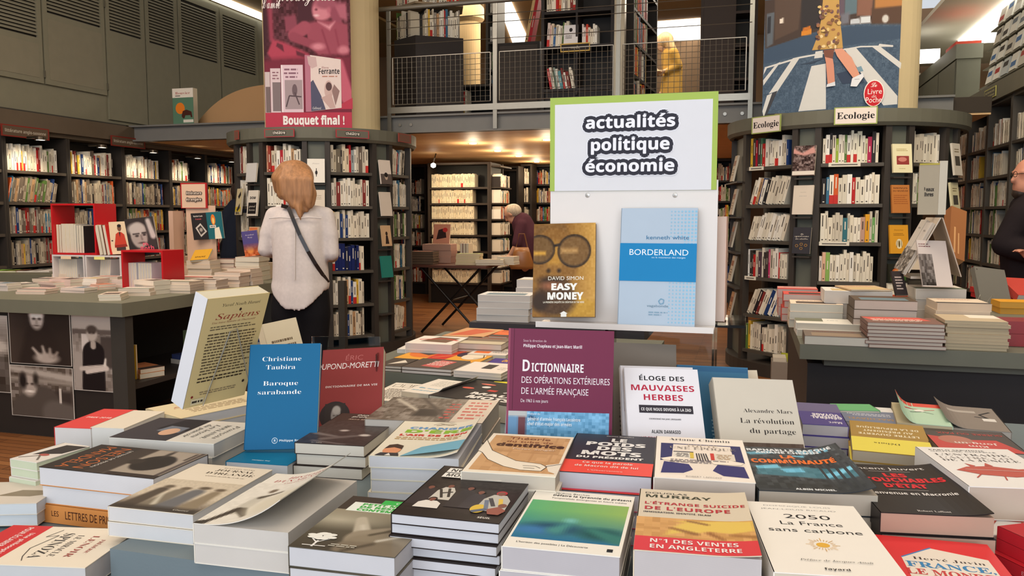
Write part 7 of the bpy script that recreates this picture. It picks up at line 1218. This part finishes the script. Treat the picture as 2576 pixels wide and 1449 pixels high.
art = [('g', 0, 0, 1, 1, girl), ('r', 0, 0, 1, Y(284), (186, 58, 80)), ('p', [q2(230, 1000), q2(1045, 1000), q2(1045, 900), q2(860, 1000)], (186, 58, 80)), bk(250, 296, 668, 1032, (206, 190, 190)), bk(255, 296, 800, 1030, (120, 104, 104)), bk(300, 392, 636, 1030, (220, 200, 204)), bk(318, 392, 760, 1018, (130, 116, 118)), bk(398, 598, 606, 1028, (226, 200, 210)), bk(398, 412, 606, 1028, (240, 226, 230)), bk(430, 590, 740, 1000, (168, 150, 154)), ('e', *q2(520, 830), .03, .035, (110, 92, 98)), ('l', [q2(440, 980), q2(470, 880), q2(580, 890)], .006, (90, 74, 80)), ('l', [q2(520, 850), q2(560, 960)], .006, (90, 74, 80)), ('x', *q2(425, 730), *q2(560, 630), 3, (140, 100, 116), 3), ('x', *q2(315, 740), *q2(385, 660), 3, (150, 110, 120), 4),
    bk(618, 670, 520, 1024, (186, 120, 140)), ('p', [q2(668, 1020), q2(945, 990), q2(945, 560), q2(668, 520)], (230, 212, 206)), ('p', [q2(668, 1018), q2(800, 1004), q2(760, 880), q2(690, 740), q2(668, 760)], (84, 84, 108)), ('p', [q2(640, 530), q2(720, 540), q2(730, 620), q2(680, 640), q2(650, 600)], (206, 176, 176)), ('e', *q2(830, 830), .05, .055, (206, 176, 170)), ('p', [q2(760, 900), q2(850, 860), q2(890, 990), q2(840, 995)], (200, 168, 162)), ('e', *q2(832, 800), .035, .025, (90, 66, 66)), ('p', [q2(880, 780), q2(930, 840), q2(890, 970), q2(860, 840)], (150, 120, 116)),
    ('t', 'Ferrante', *q2(740, 688), .031, .245, (40, 30, 36), 'b', 'l'), ('t', 'Elena', *q2(770, 640), .012, .08, (170, 120, 120), 's', 'l'), ('x', *q2(770, 720), *q2(920, 700), 1, (190, 130, 110), 3), ('t', 'Gallimard', *q2(680, 1002), .014, .1, (240, 236, 236), 'I', 'l'),
    ('t', 'Bouquet final !', .56, Y(314), .048, .72, (244, 236, 232), 'h', 'c'), ('t', "L'amie", *q2(235, 108), .07, .22, (244, 232, 230), 'C', 'l'), ('t', 'prodigieuse', *q2(395, 45), .07, .66, (244, 232, 230), 'C', 'l', .1)]
poster('poster', 'tall magenta poster of a laughing girl and novels, on the pillar above the plays', (669, 323), (886, 326), 7.44, 7.42, 420, art, (150, 50, 72), 668, 324, 218)
# street poster
X = lambda u: (u - 1917) / 343; Y = lambda v: (281 - v) / 400; q4 = lambda x, y: (X(1800 + x / 3.2938), Y(y / 3.2938) )
def E4(x, y, rx, ry, col, s): a = q4(x, y); return ('e', a[0], a[1], rx / 3.2938 / 343, ry / 3.2938 / 400, col, s)
def up_(p): return (p[0], -90) if p[1] == 0 else p
def P4(pts, col, s): return ('p', [q4(*up_(p)) for p in pts], col, s)
RO = (70, 88, 108)
street = ras(120, 130, RO, [('n', 16, 1), ('n', 14, 3), P4([(380, 0), (1560, 0), (1560, 190), (1040, 180), (800, 230), (400, 345)], (66, 52, 46), .01), P4([(400, 340), (800, 235), (1100, 195), (1540, 230), (1540, 330), (1000, 370), (700, 420), (380, 480)], (58, 76, 98), .01), P4([(405, 30), (470, 20), (465, 300), (410, 330)], (90, 96, 104), .008), P4([(415, 60), (440, 55), (440, 200), (415, 210)], (44, 44, 50), .006), P4([(470, 0), (700, 0), (680, 190), (480, 270)], (84, 66, 56), .01), P4([(700, 0), (860, 0), (850, 190), (700, 220)], (46, 42, 44), .01), P4([(520, 85), (550, 75), (550, 120), (520, 125)], (226, 214, 200), .004), P4([(1010, 0), (1060, 0), (1060, 100), (1010, 120)], (96, 80, 92), .01), P4([(1060, 0), (1160, 0), (1160, 90), (1060, 100)], (90, 110, 120), .01), P4([(1160, 0), (1290, 0), (1280, 120), (1160, 110)], (130, 90, 74), .01), P4([(1300, 0), (1540, 0), (1540, 60), (1300, 70)], (176, 120, 66), .015), P4([(1280, 60), (1540, 60), (1540, 210), (1280, 190)], (84, 60, 46), .02),
    P4([(705, 210), (790, 190), (790, 240), (705, 250)], (206, 130, 40), .006), P4([(720, 180), (780, 165), (785, 195), (715, 210)], (190, 110, 40), .006), P4([(1110, 140), (1180, 130), (1190, 180), (1110, 180)], (190, 194, 200), .006), P4([(1190, 120), (1270, 120), (1275, 180), (1190, 180)], (206, 210, 214), .006), E4(1390, 155, 26, 34, (200, 196, 190), .01), P4([(1030, 90), (1100, 70), (1100, 170), (1030, 180)], (110, 110, 120), .02)], 1.15, 2)
WS = (206, 204, 200)
def pl(pts, col): return ('p', [q4(*up_(p)) for p in pts], col)
dress = [pl([(880, 0), (1010, 0), (1020, 120), (1040, 240), (1056, 380), (800, 382), (850, 240), (870, 110)], (190, 150, 84))]
rd = random.Random(3)
for _ in range(60):
    x = rd.uniform(840, 1020); y = rd.uniform(4, 370); dress.append(('e', *q4(x, y), .008 + rd.random() * .008, .007 + rd.random() * .007, rd.choice([(120, 84, 60), (214, 184, 120), (150, 104, 70), (226, 200, 150), (110, 80, 84)])))
art = [('g', 0, 0, 1, 1, street), pl([(398, 505), (700, 430), (1200, 372), (1460, 385), (1460, 398), (1200, 384), (700, 446), (398, 520)], WS), pl([(500, 480), (535, 465), (390, 670), (388, 620)], WS), pl([(640, 440), (705, 430), (520, 720), (440, 745)], WS), pl([(395, 520), (420, 510), (388, 575)], WS), pl([(830, 395), (890, 390), (890, 450), (820, 455)], WS), pl([(800, 520), (920, 505), (932, 905), (700, 915)], WS), pl([(1065, 385), (1160, 382), (1510, 820), (1510, 890), (1400, 895)], WS), pl([(1290, 385), (1350, 382), (1530, 540), (1525, 590)], WS), pl([(1350, 365), (1460, 385), (1455, 400), (1340, 385)], WS), pl([(425, 760), (520, 720), (400, 950), (388, 900)], WS), pl([(470, 740), (516, 722), (424, 945), (404, 948)], (60, 60, 66)),
    pl([(1010, 600), (1190, 560), (1240, 690), (1060, 690)], (50, 62, 84)), pl([(700, 500), (900, 460), (800, 500)], (54, 66, 84)), pl([(1165, 560), (1210, 545), (1230, 590), (1190, 596)], (120, 150, 166))] + dress + [pl([(895, 390), (960, 390), (985, 520), (1000, 680), (940, 690), (920, 500)], (206, 140, 116)), pl([(895, 390), (985, 388), (975, 470), (910, 450)], (120, 74, 60)), pl([(985, 388), (1050, 385), (1130, 470), (1200, 620), (1150, 650), (1010, 450)], (214, 150, 124)), pl([(935, 690), (1000, 670), (1004, 706), (930, 714)], (214, 216, 222)), pl([(1140, 650), (1225, 610), (1235, 640), (1180, 724), (1128, 718)], (222, 222, 226)), pl([(1225, 615), (1262, 690), (1236, 640)], (40, 44, 60)), ('l', [q4(1160, 660), q4(1200, 660)], .002, (150, 150, 156)),
    ('e', *q4(1320, 788), .073, .088, (240, 230, 222)), ('e', *q4(1320, 790), .067, .082, (196, 30, 40)), ('t', 'Le', *q4(1318, 735), .032, .05, (240, 232, 226), 'C', 'c'), ('t', 'Livre', *q4(1326, 795), .035, .105, (240, 232, 226), 's', 'c'), ('t', 'de', *q4(1322, 826), .02, .032, (240, 232, 226), 'I', 'c'), ('t', 'Poche', *q4(1320, 868), .036, .118, (240, 232, 226), 's', 'c')]
poster('poster', 'tall poster of a walker on a zebra crossing, red oval badge, right pillar', (1917, 287), (2258, 273), 6.40, 6.06, 400, art, (70, 88, 108), 1917, 281, 343)
# ================================================================== people
def capsule(mb, p0, r0, p1, r1, n=12):
    p0, p1 = Vector(p0), Vector(p1); d = p1 - p0; L = d.length or 1e-6; t = d / L
    a = t.cross(Vector((0, 0, 1)) if abs(t.z) < .9 else Vector((1, 0, 0))).normalized(); b = t.cross(a); rings = []
    for k in range(4): s = -math.pi / 2 + k * math.pi / 8; rings.append((p0 + t * r0 * _s(s), max(r0 * _c(s), r0 * .05), max(r0 * _c(s), r0 * .05), a, b))
    rings.append((p0, r0, r0, a, b)); rings.append((p1, r1, r1, a, b))
    for k in range(1, 5): s = k * math.pi / 8; rings.append((p1 + t * r1 * _s(s), max(r1 * _c(s), r1 * .05), max(r1 * _c(s), r1 * .05), a, b))
    mb.loft(rings, n=n)
def fuse(mb, name, parent, voxel, col, mat, smooth=2):
    o = mb.build(name, parent); m = o.modifiers.new('r', 'REMESH'); m.mode = 'VOXEL'; m.voxel_size = voxel; m.use_smooth_shade = True
    if smooth: s_ = o.modifiers.new('s', 'SMOOTH'); s_.iterations = smooth; s_.factor = .5
    dg = bpy.context.evaluated_depsgraph_get(); dg.update(); me = bpy.data.meshes.new_from_object(o.evaluated_get(dg)); o.modifiers.clear(); o.data = me
    for a in list(me.attributes):
        if a.name == 'Col': me.attributes.remove(a)
    at = me.attributes.new('Col', 'FLOAT_COLOR', 'CORNER'); at.data.foreach_set('color', [*lin(col), 1.] * len(me.loops))
    me.materials.clear(); me.materials.append(M[mat]); me.polygons.foreach_set('use_smooth', [True] * len(me.polygons)); return o
def ell(mb, c, rx, ry, rz, n=16, m=10):
    mb.loft([((c[0], c[1], c[2] - rz * _c(math.pi * k / m)), max(rx * _s(math.pi * k / m), .001), max(ry * _s(math.pi * k / m), .001), (1, 0, 0), (0, 1, 0)) for k in range(m + 1)], n=n)
def hand(mb, w, d, s=1.):
    """open relaxed hand from wrist w along d: palm, four unequal bent fingers, thumb from the palm's side"""
    d = Vector(d).normalized(); sd = d.cross(Vector((0, 0, 1))).normalized(); dn = sd.cross(d)
    capsule(mb, w, .024 * s, w + d * .07 * s, .030 * s)
    for k, L in enumerate((.062, .075, .07, .055)):
        b = w + d * .085 * s + sd * (k - 1.5) * .019 * s; m_ = b + d * L * .55 * s - dn * .008 * s; capsule(mb, b, .0092 * s, m_, .0085 * s, 8); capsule(mb, m_, .0085 * s, m_ + (d * .7 - dn * .7).normalized() * L * .5 * s, .0072 * s, 8)
    b = w + d * .03 * s - sd * .03 * s; m_ = b + (d * .7 - sd * .7).normalized() * .04 * s; capsule(mb, b, .012 * s, m_, .010 * s, 8); capsule(mb, m_, .010 * s, m_ + d * .03 * s, .0085 * s, 8)
def head(mb, c, face, s=1.):
    """skull, jaw, nose, ears; face = unit vector the nose points along"""
    f = Vector(face).normalized(); sd = f.cross(Vector((0, 0, 1))).normalized(); up = sd.cross(f); c = Vector(c)
    T = T3(c, sd, f, up); mb.T = T
    ell(mb, (0, -.005, .02), .076 * s, .094 * s, .10 * s); ell(mb, (0, .03 * s, -.05 * s), .056 * s, .062 * s, .07 * s)
    capsule(mb, (0, .088 * s, .02 * s), .010 * s, (0, .108 * s, -.022 * s), .015 * s, 8); capsule(mb, (-.026 * s, .078 * s, -.064 * s), .008 * s, (.026 * s, .078 * s, -.064 * s), .008 * s, 8)
    for q in (-1, 1): ell(mb, (q * .078 * s, -.005, -.005), .012 * s, .022 * s, .034 * s); ell(mb, (q * .032 * s, .082 * s, .03 * s), .016 * s, .010 * s, .007 * s)
    mb.T = None
def frame(u, v, d): return P(u, v, d=d)
RX = Vector((_c(YAW), _s(YAW), 0)); RY = Vector((-_s(YAW), _c(YAW), 0)); UZ = Vector((0, 0, 1))
# ---------------- shopper in the white blouse, seen from behind
D = 4.85; o = P(757, 700, d=D); bx, by = o.x, o.y
px2 = D / FPX
def W(u, v, dy=0.): p = P(u, v, d=D); return Vector((p.x, p.y, p.z)) - Vector((bx, by, 0)) + RY * dy
t = thing('person', 'blonde shopper in a loose white blouse and dark trousers, seen from behind, reading', 'person', (bx, by, 0))
mb = MB('skin', (214, 168, 142)); hc = W(735, 462, .03)
head(mb, hc, (RY * .86 - RX * .5 - UZ * .35)); capsule(mb, W(748, 490, .0), .05, W(752, 528, .01), .055)
capsule(mb, W(752, 540, 0), .09, W(755, 620, .01), .11); capsule(mb, W(755, 620, .01), .11, W(757, 720, .0), .10); capsule(mb, W(757, 720, 0), .10, W(757, 752, .0), .09)
for s_, (us_, ue, ve, uf, vf) in ((-1, (686, 668, 640, 700, 600)), (1, (822, 838, 652, 790, 640))):
    sh, el, wr = W(us_ - s_ * 14, 552, .0), W(ue, ve - 12, -.005), W(uf, vf, .27); capsule(mb, sh, .042, el, .034); capsule(mb, el, .034, wr, .026); hand(mb, wr, RY * .8 - RX * s_ * .6)
for s_ in (-1, 1):
    a, b, c = W(757 + s_ * 30, 770, 0), W(757 + s_ * 34, 790, .0), W(757 + s_ * 36, 790, .02); b.z = .46; c.z = .07; capsule(mb, a, .085, b, .058); capsule(mb, b, .058, c, .038); capsule(mb, c, .04, c + RY * .16 - UZ * .03, .034)
fuse(mb, 'body', t, .011, (214, 168, 142), 'skin')
# blouse: loft with shirt-tail hem
rings = [(510, 748, 24, .055, .05), (518, 750, 42, .09, .065), (527, 752, 62, .15, .085), (543, 753, 72, .18, .11), (575, 754, 71, .19, .13), (620, 755, 68, .19, .14), (665, 756, 68, .19, .145), (705, 757, 70, .18, .145), (737, 757, 72, .18, .15), (779, 757, 71, .17, .15)]
n = 40; mb = MB('cloth', (208, 196, 190)); vs = []; fs = []
for i, (v, u, hw, rx, ry) in enumerate(rings):
    c = W(u, v); rx = hw * px2
    for k in range(n):
        a = 2 * math.pi * k / n; p = c + RX * rx * _c(a) + RY * ry * _s(a) * (1 + .035 * _s(7 * a + .3 * i) * (i > 3))
        if i >= 8: p.z += _c(a) ** 2 * (.135 if i == 9 else .06)
        if i < 4: p.z += -.02 * abs(_c(a)) ** 2 * (i > 0)
        vs.append(p)
for i in range(len(rings) - 1): fs += [(i * n + k, i * n + (k + 1) % n, (i + 1) * n + (k + 1) % n, (i + 1) * n + k) for k in range(n)]
fs += [tuple(range(n))[::-1], tuple(range((len(rings) - 1) * n, len(rings) * n))]
mb.add(vs, fs)
for s_, (us_, ue, ve, uf, vf) in ((-1, (690, 668, 638, 680, 646)), (1, (819, 837, 648, 812, 652))):
    sh, el, wr = W(us_, 543, .0), W(ue, ve - 10, -.015), W(uf, vf - 2, .25); md = (sh + el) / 2 + RX * s_ * .008 - UZ * .01
    capsule(mb, sh - RX * s_ * .08 + UZ * .022, .045, sh, .054); capsule(mb, sh, .054, md, .052); capsule(mb, md, .048, el, .042); capsule(mb, el, .042, wr, .04)
fuse(mb, 'blouse', t, .009, (208, 196, 190), 'cloth', 3)
mb = MB('cloth', (206, 196, 190)); mb.tube([W(690, 549, -.10), W(720, 547, -.125), W(755, 549, -.13), W(790, 547, -.125), W(818, 549, -.10)], .004, n=6); mb.tube([W(757, 549, -.13), W(758, 620, -.147), W(758, 700, -.149)], .004, n=6); mb.build('yoke_seam', t)
mb = MB('plastic', (36, 28, 26)); pts = [W(716, 518, -.07), W(738, 522, -.112), W(752, 549, -.136), W(770, 590, -.146), W(790, 630, -.142), W(806, 662, -.115), W(820, 690, -.07), W(828, 710, -.02)]
for p, q in zip(pts, pts[1:]):
    d_ = (q - p).normalized(); s_ = d_.cross(RY).normalized() * .011; mb.add([p - s_, p + s_, q + s_, q - s_, p - s_ - RY * .003, p + s_ - RY * .003, q + s_ - RY * .003, q - s_ - RY * .003], [(0, 1, 2, 3), (7, 6, 5, 4), (0, 4, 5, 1), (1, 5, 6, 2), (2, 6, 7, 3), (3, 7, 4, 0)])
mb.build('bag_strap', t)
mb = MB('cloth', (26, 24, 26)); c = W(757, 735)
for s_ in (-1, 1):
    a = W(757 + s_ * 26, 735); k_ = W(757 + s_ * 33, 790); f_ = W(757 + s_ * 35, 790, .02); b1 = k_.copy(); b1.z = .45; f_.z = .1
    capsule(mb, a, .105, k_, .1); capsule(mb, k_, .1, b1, .072); capsule(mb, b1, .072, f_, .06)
fuse(mb, 'trousers', t, .014, (26, 24, 26), 'cloth')
mb = MB('hair', (168, 116, 74)); hh = W(742, 455, -.0)
ell(mb, hh + RX * .0 + UZ * .02, .112, .115, .105)
def strand(pts, rs):
    for (p, q), (r0, r1) in zip(zip(pts, pts[1:]), zip(rs, rs[1:])): capsule(mb, p, r0, q, r1, 10)
for u0, u1, u2, u3, v3, r in ((722, 720, 722, 730, 500, .04), (732, 736, 745, 752, 522, .042), (742, 752, 763, 768, 545, .042), (750, 766, 778, 782, 530, .042), (756, 778, 789, 793, 522, .038), (762, 784, 796, 799, 515, .03)):
    strand([W(u0, 425, -.04), W(u1, 455, -.085), W(u2, 490, -.09), W(u3, v3, -.10)], [r, r, r * .85, r * .3])
strand([W(724, 428, -.02), W(706, 448, -.04), W(702, 476, -.01)], [.055, .045, .03]); strand([W(712, 440, .0), W(698, 458, .0), W(696, 482, .03)], [.04, .03, .014]); strand([W(757, 500, -.10), W(764, 525, -.12), W(771, 552, -.135)], [.03, .022, .006])
for k in range(9): strand([W(728 + k * 7, 418 + k * 2, -.07), W(722 + k * 9, 455, -.125), W(726 + k * 8.5, 492, -.125), W(734 + k * 7, 508 + (k % 3) * 9, -.125)], [.016, .02, .016, .004])
fuse(mb, 'hair', t, .01, (160, 114, 76), 'hair', 1)
p = W(690, 640, .30); book_at(T3(Vector((bx, by, 0)) + W(700, 545, .27), RX, UZ * .8 + RY * .6, (RX).cross(UZ * .8 + RY * .6)), 'white open book held by the blonde shopper', .2, .16, .012, (226, 220, 212), page=(236, 230, 222), name='display_book')
# ---------------- man in dark pullover at the right edge
D = 4.7; o = P(2596, 700, d=D); bx, by = o.x, o.y
t = thing('person', 'bearded man in a dark pullover with folded arms, cut by the photo edge', 'person', (bx, by, 0))
mb = MB('skin', (186, 128, 104)); hc = W(2590, 448, 0); head(mb, hc, (-RX * .97 - RY * .15 + UZ * .05)); capsule(mb, W(2598, 480, 0), .055, W(2604, 520, 0), .06)
capsule(mb, W(2606, 540, 0), .12, W(2600, 640, .0), .15); capsule(mb, W(2600, 640, 0), .15, W(2600, 730, 0), .14)
sh, el = W(2560, 548, -.06), W(2512, 620, -.04); capsule(mb, sh, .06, el, .045); capsule(mb, el, .045, W(2560, 640, -.2), .034)
wr = W(2552, 652, -.2); hand(mb, wr, -RX * .75 + UZ * .5 - RY * .1)
for s_ in (-1, 1):
    a = W(2600 + s_ * 40, 730); b = a.copy(); b.z = .46; c = a.copy(); c.z = .08; capsule(mb, a, .09, b, .06); capsule(mb, b, .06, c, .04); capsule(mb, c, .042, c - RX * .17 - UZ * .03, .036)
fuse(mb, 'body', t, .011, (186, 128, 104), 'skin')
mb = MB('cloth', (34, 28, 30)); capsule(mb, W(2606, 535, 0), .145, W(2600, 640, 0), .175); capsule(mb, W(2600, 640, 0), .175, W(2600, 735, 0), .165); capsule(mb, W(2556, 545, -.06), .085, W(2514, 615, -.05), .068); capsule(mb, W(2514, 615, -.05), .068, W(2560, 640, -.19), .056); capsule(mb, W(2570, 530, -.04), .08, W(2640, 530, .04), .09); fuse(mb, 'pullover', t, .013, (34, 28, 30), 'cloth')
mb = MB('cloth', (24, 22, 24))
for s_ in (-1, 1):
    a = W(2600 + s_ * 34, 735); b = a.copy(); b.z = .45; c = a.copy(); c.z = .1; capsule(mb, a, .12, b, .085); capsule(mb, b, .085, c, .065)
fuse(mb, 'trousers', t, .014, (24, 22, 24), 'cloth')
mb = MB('hair', (40, 30, 26)); ell(mb, hc + RX * .035 + UZ * .045, .085, .092, .092); fuse(mb, 'hair', t, .01, (40, 30, 26), 'hair')
mb = MB('hair', (50, 38, 32)); ell(mb, hc - RX * .045 - UZ * .085, .05, .05, .04); fuse(mb, 'beard', t, .009, (50, 38, 32), 'hair')
mb = MB('steel', (60, 50, 44)); mb.tube([hc - RX * .11 + UZ * .02 - RY * .03, hc - RX * .10 + UZ * .022 - RY * .075, hc - RX * .0 + UZ * .022 - RY * .085], .002, n=6); mb.tube([hc - RX * .108 - RY * .04 + UZ * .02 + (RY * _c(R(a)) * .018 + UZ * _s(R(a)) * .016) for a in range(0, 361, 30)], .0018, n=5); mb.build('glasses', t)
# ---------------- stooping grey-haired customer in the back room
D = 9.95; o = P(1305, 650, d=D); bx, by = o.x, o.y; px2 = D / FPX
t = thing('person', 'grey-haired customer in a checked top stooping over the shelves, tan bag on arm', 'person', (bx, by, 0))
mb = MB('skin', (196, 150, 124)); hc = W(1288, 538, .0); head(mb, hc, (-RX * .75 + RY * .3 - UZ * .6)); capsule(mb, W(1297, 545, 0), .055, W(1312, 556, 0), .07)
capsule(mb, W(1316, 562, 0), .12, W(1326, 600, .0), .14); capsule(mb, W(1326, 600, 0), .14, W(1322, 660, 0), .14); capsule(mb, W(1310, 570, -.12), .05, W(1300, 615, -.16), .042); capsule(mb, W(1300, 615, -.16), .042, W(1284, 640, -.12), .03); hand(mb, W(1284, 640, -.12), -RX * .7 - UZ * .6)
for s_ in (-1, 1):
    a = W(1320 + s_ * 16, 665); b = a.copy(); b.z = .42; c = a.copy(); c.z = .07; capsule(mb, a, .09, b, .06); capsule(mb, b, .06, c, .04); capsule(mb, c, .04, c - RX * .15 - UZ * .03, .034)
fuse(mb, 'body', t, .012, (196, 150, 124), 'skin')
mb = MB('cloth', (74, 44, 54)); capsule(mb, W(1314, 562, 0), .135, W(1328, 600, 0), .16); capsule(mb, W(1328, 600, 0), .16, W(1322, 650, 0), .155); capsule(mb, W(1312, 566, -.1), .075, W(1300, 612, -.15), .062); o_ = fuse(mb, 'checked_top', t, .014, (74, 44, 54), 'cloth')
mb = MB('cloth', (30, 24, 24))
for s_ in (-1, 1):
    a = W(1320 + s_ * 14, 655); b = a.copy(); b.z = .42; c = a.copy(); c.z = .1; capsule(mb, a, .12, b, .085); capsule(mb, b, .085, c, .07)
fuse(mb, 'trousers', t, .016, (30, 24, 24), 'cloth')
mb = MB('hair', (176, 164, 146)); ell(mb, hc + UZ * .035 + RX * .02, .10, .10, .09); fuse(mb, 'hair', t, .011, (176, 164, 146), 'hair')
b_ = W(1312, 645, -.24); bg = thing('shoulder_bag', 'tan leather shoulder bag hanging from the stooping customer', 'bag', tuple(Vector((bx, by, 0)) + b_)); mb = MB('plastic', (150, 100, 54)); mb.loft([((0, 0, -.14), .13, .05, RX, RY), ((0, 0, -.1), .15, .06, RX, RY), ((0, 0, .06), .10, .045, RX, RY), ((0, 0, .12), .08, .03, RX, RY)], n=20); mb.build('pouch', bg, smooth=True); MB('plastic', (120, 78, 44)).tube([-RX * .07 + UZ * .11, -RX * .03 + UZ * .28, RX * .03 + UZ * .28, RX * .07 + UZ * .11], .008).build('strap', bg)
# ---------------- woman with long fair hair on the gallery
D = 10.8; o = P(1684, 150, d=D); bx, by = o.x, o.y
t = thing('person', 'woman with long fair hair and a mustard dress reading on the upper gallery', 'person', (bx, by, FZ + .003))
W0 = W
def W(u, v, dy=0.): return W0(u, v, dy) - UZ * (FZ + .003)
mb = MB('skin', (206, 160, 124)); hc = W(1668, 108, 0); head(mb, hc, (-RX * .8 + RY * .2 - UZ * .5)); capsule(mb, W(1674, 120, 0), .05, W(1682, 134, 0), .055); capsule(mb, W(1684, 140, 0), .1, W(1690, 180, 0), .12); capsule(mb, W(1690, 180, 0), .12, W(1686, 240, 0), .13)
for s_, dy in ((-1, -.13), (1, .13)):
    sh, el, wr = W(1690, 140, dy), W(1700, 172, dy), W(1664, 184, dy * .7); capsule(mb, sh, .045, el, .038); capsule(mb, el, .038, wr, .027); hand(mb, wr, -RX)
for s_ in (-1, 1):
    a = W(1686 + s_ * 13, 240); b = a.copy(); c = a.copy(); b.z = .42; c.z = .06; capsule(mb, a, .09, b, .056); capsule(mb, b, .056, c, .038); capsule(mb, c, .038, c - RX * .14 - UZ * .028, .03)
fuse(mb, 'body', t, .012, (206, 160, 124), 'skin')
mb = MB('cloth', (176, 136, 66)); capsule(mb, W(1686, 140, 0), .12, W(1692, 182, 0), .135); capsule(mb, W(1692, 180, 0), .13, W(1684, 280, 0), .17)
for dy in (-.13, .13): capsule(mb, W(1690, 138, dy), .065, W(1702, 170, dy), .055); capsule(mb, W(1702, 170, dy), .055, W(1676, 184, dy * .8), .045)
fuse(mb, 'dress', t, .014, (176, 136, 66), 'cloth')
mb = MB('hair', (190, 144, 84)); ell(mb, hc + UZ * .03 + RX * .03, .11, .11, .115)
for dy in (-.06, 0, .06): capsule(mb, W(1676, 100, dy), .07, W(1690, 130, dy), .06); capsule(mb, W(1690, 130, dy), .06, W(1692, 165, dy * 1.2 - .03), .04)
fuse(mb, 'hair', t, .012, (206, 170, 120), 'hair', 1)
p = Vector((bx, by, FZ)) + W(1652, 180, 0); book_at(T3(p, RY, (UZ * .7 - RX * .7), RY.cross(UZ * .7 - RX * .7)), 'pale book held by the woman on the gallery', .2, .14, .012, (226, 206, 180), name='display_book')
W = W0
# ---------------- person in a dark coat half hidden beside the play bookcase
D = 8.4; o = P(592, 560, d=D); bx, by = o.x, o.y
t = thing('person', 'person in a dark blue-black jacket half hidden beside the play bookcase', 'person', (bx, by, 0))
mb = MB('skin', (120, 90, 76)); hc = W(606, 486, 0); head(mb, hc, (RX * .6 + RY * .7 - UZ * .2)); capsule(mb, W(604, 500, 0), .05, W(600, 520, 0), .055); capsule(mb, W(600, 530, 0), .1, W(596, 640, 0), .12)
capsule(mb, W(586, 535, -.06), .05, W(566, 582, -.08), .042); capsule(mb, W(566, 582, -.08), .042, W(590, 590, .16), .03); hand(mb, W(590, 590, .16), RY)
for s_ in (-1, 1):
    a = W(596 + s_ * 20, 640); b = a.copy(); c = a.copy(); b.z = .46; c.z = .07; capsule(mb, a, .09, b, .06); capsule(mb, b, .06, c, .04); capsule(mb, c, .04, c + RY * .16 - UZ * .03, .034)
fuse(mb, 'body', t, .012, (150, 112, 92), 'skin')
mb = MB('cloth', (38, 42, 54)); capsule(mb, W(600, 528, 0), .125, W(594, 645, 0), .16); capsule(mb, W(586, 533, -.06), .08, W(566, 580, -.08), .068); capsule(mb, W(566, 580, -.08), .068, W(590, 589, .15), .05); fuse(mb, 'jacket', t, .014, (38, 42, 54), 'cloth')
mb = MB('cloth', (24, 22, 26))
for s_ in (-1, 1):
    a = W(596 + s_ * 16, 620); b = a.copy(); c = a.copy(); b.z = .45; c.z = .1; capsule(mb, a, .11, b, .08); capsule(mb, b, .08, c, .065)
fuse(mb, 'trousers', t, .016, (24, 22, 26), 'cloth')
mb = MB('hair', (54, 40, 34)); ell(mb, hc + UZ * .02 - RY * .02, .095, .1, .105); fuse(mb, 'hair', t, .011, (54, 40, 34), 'hair')
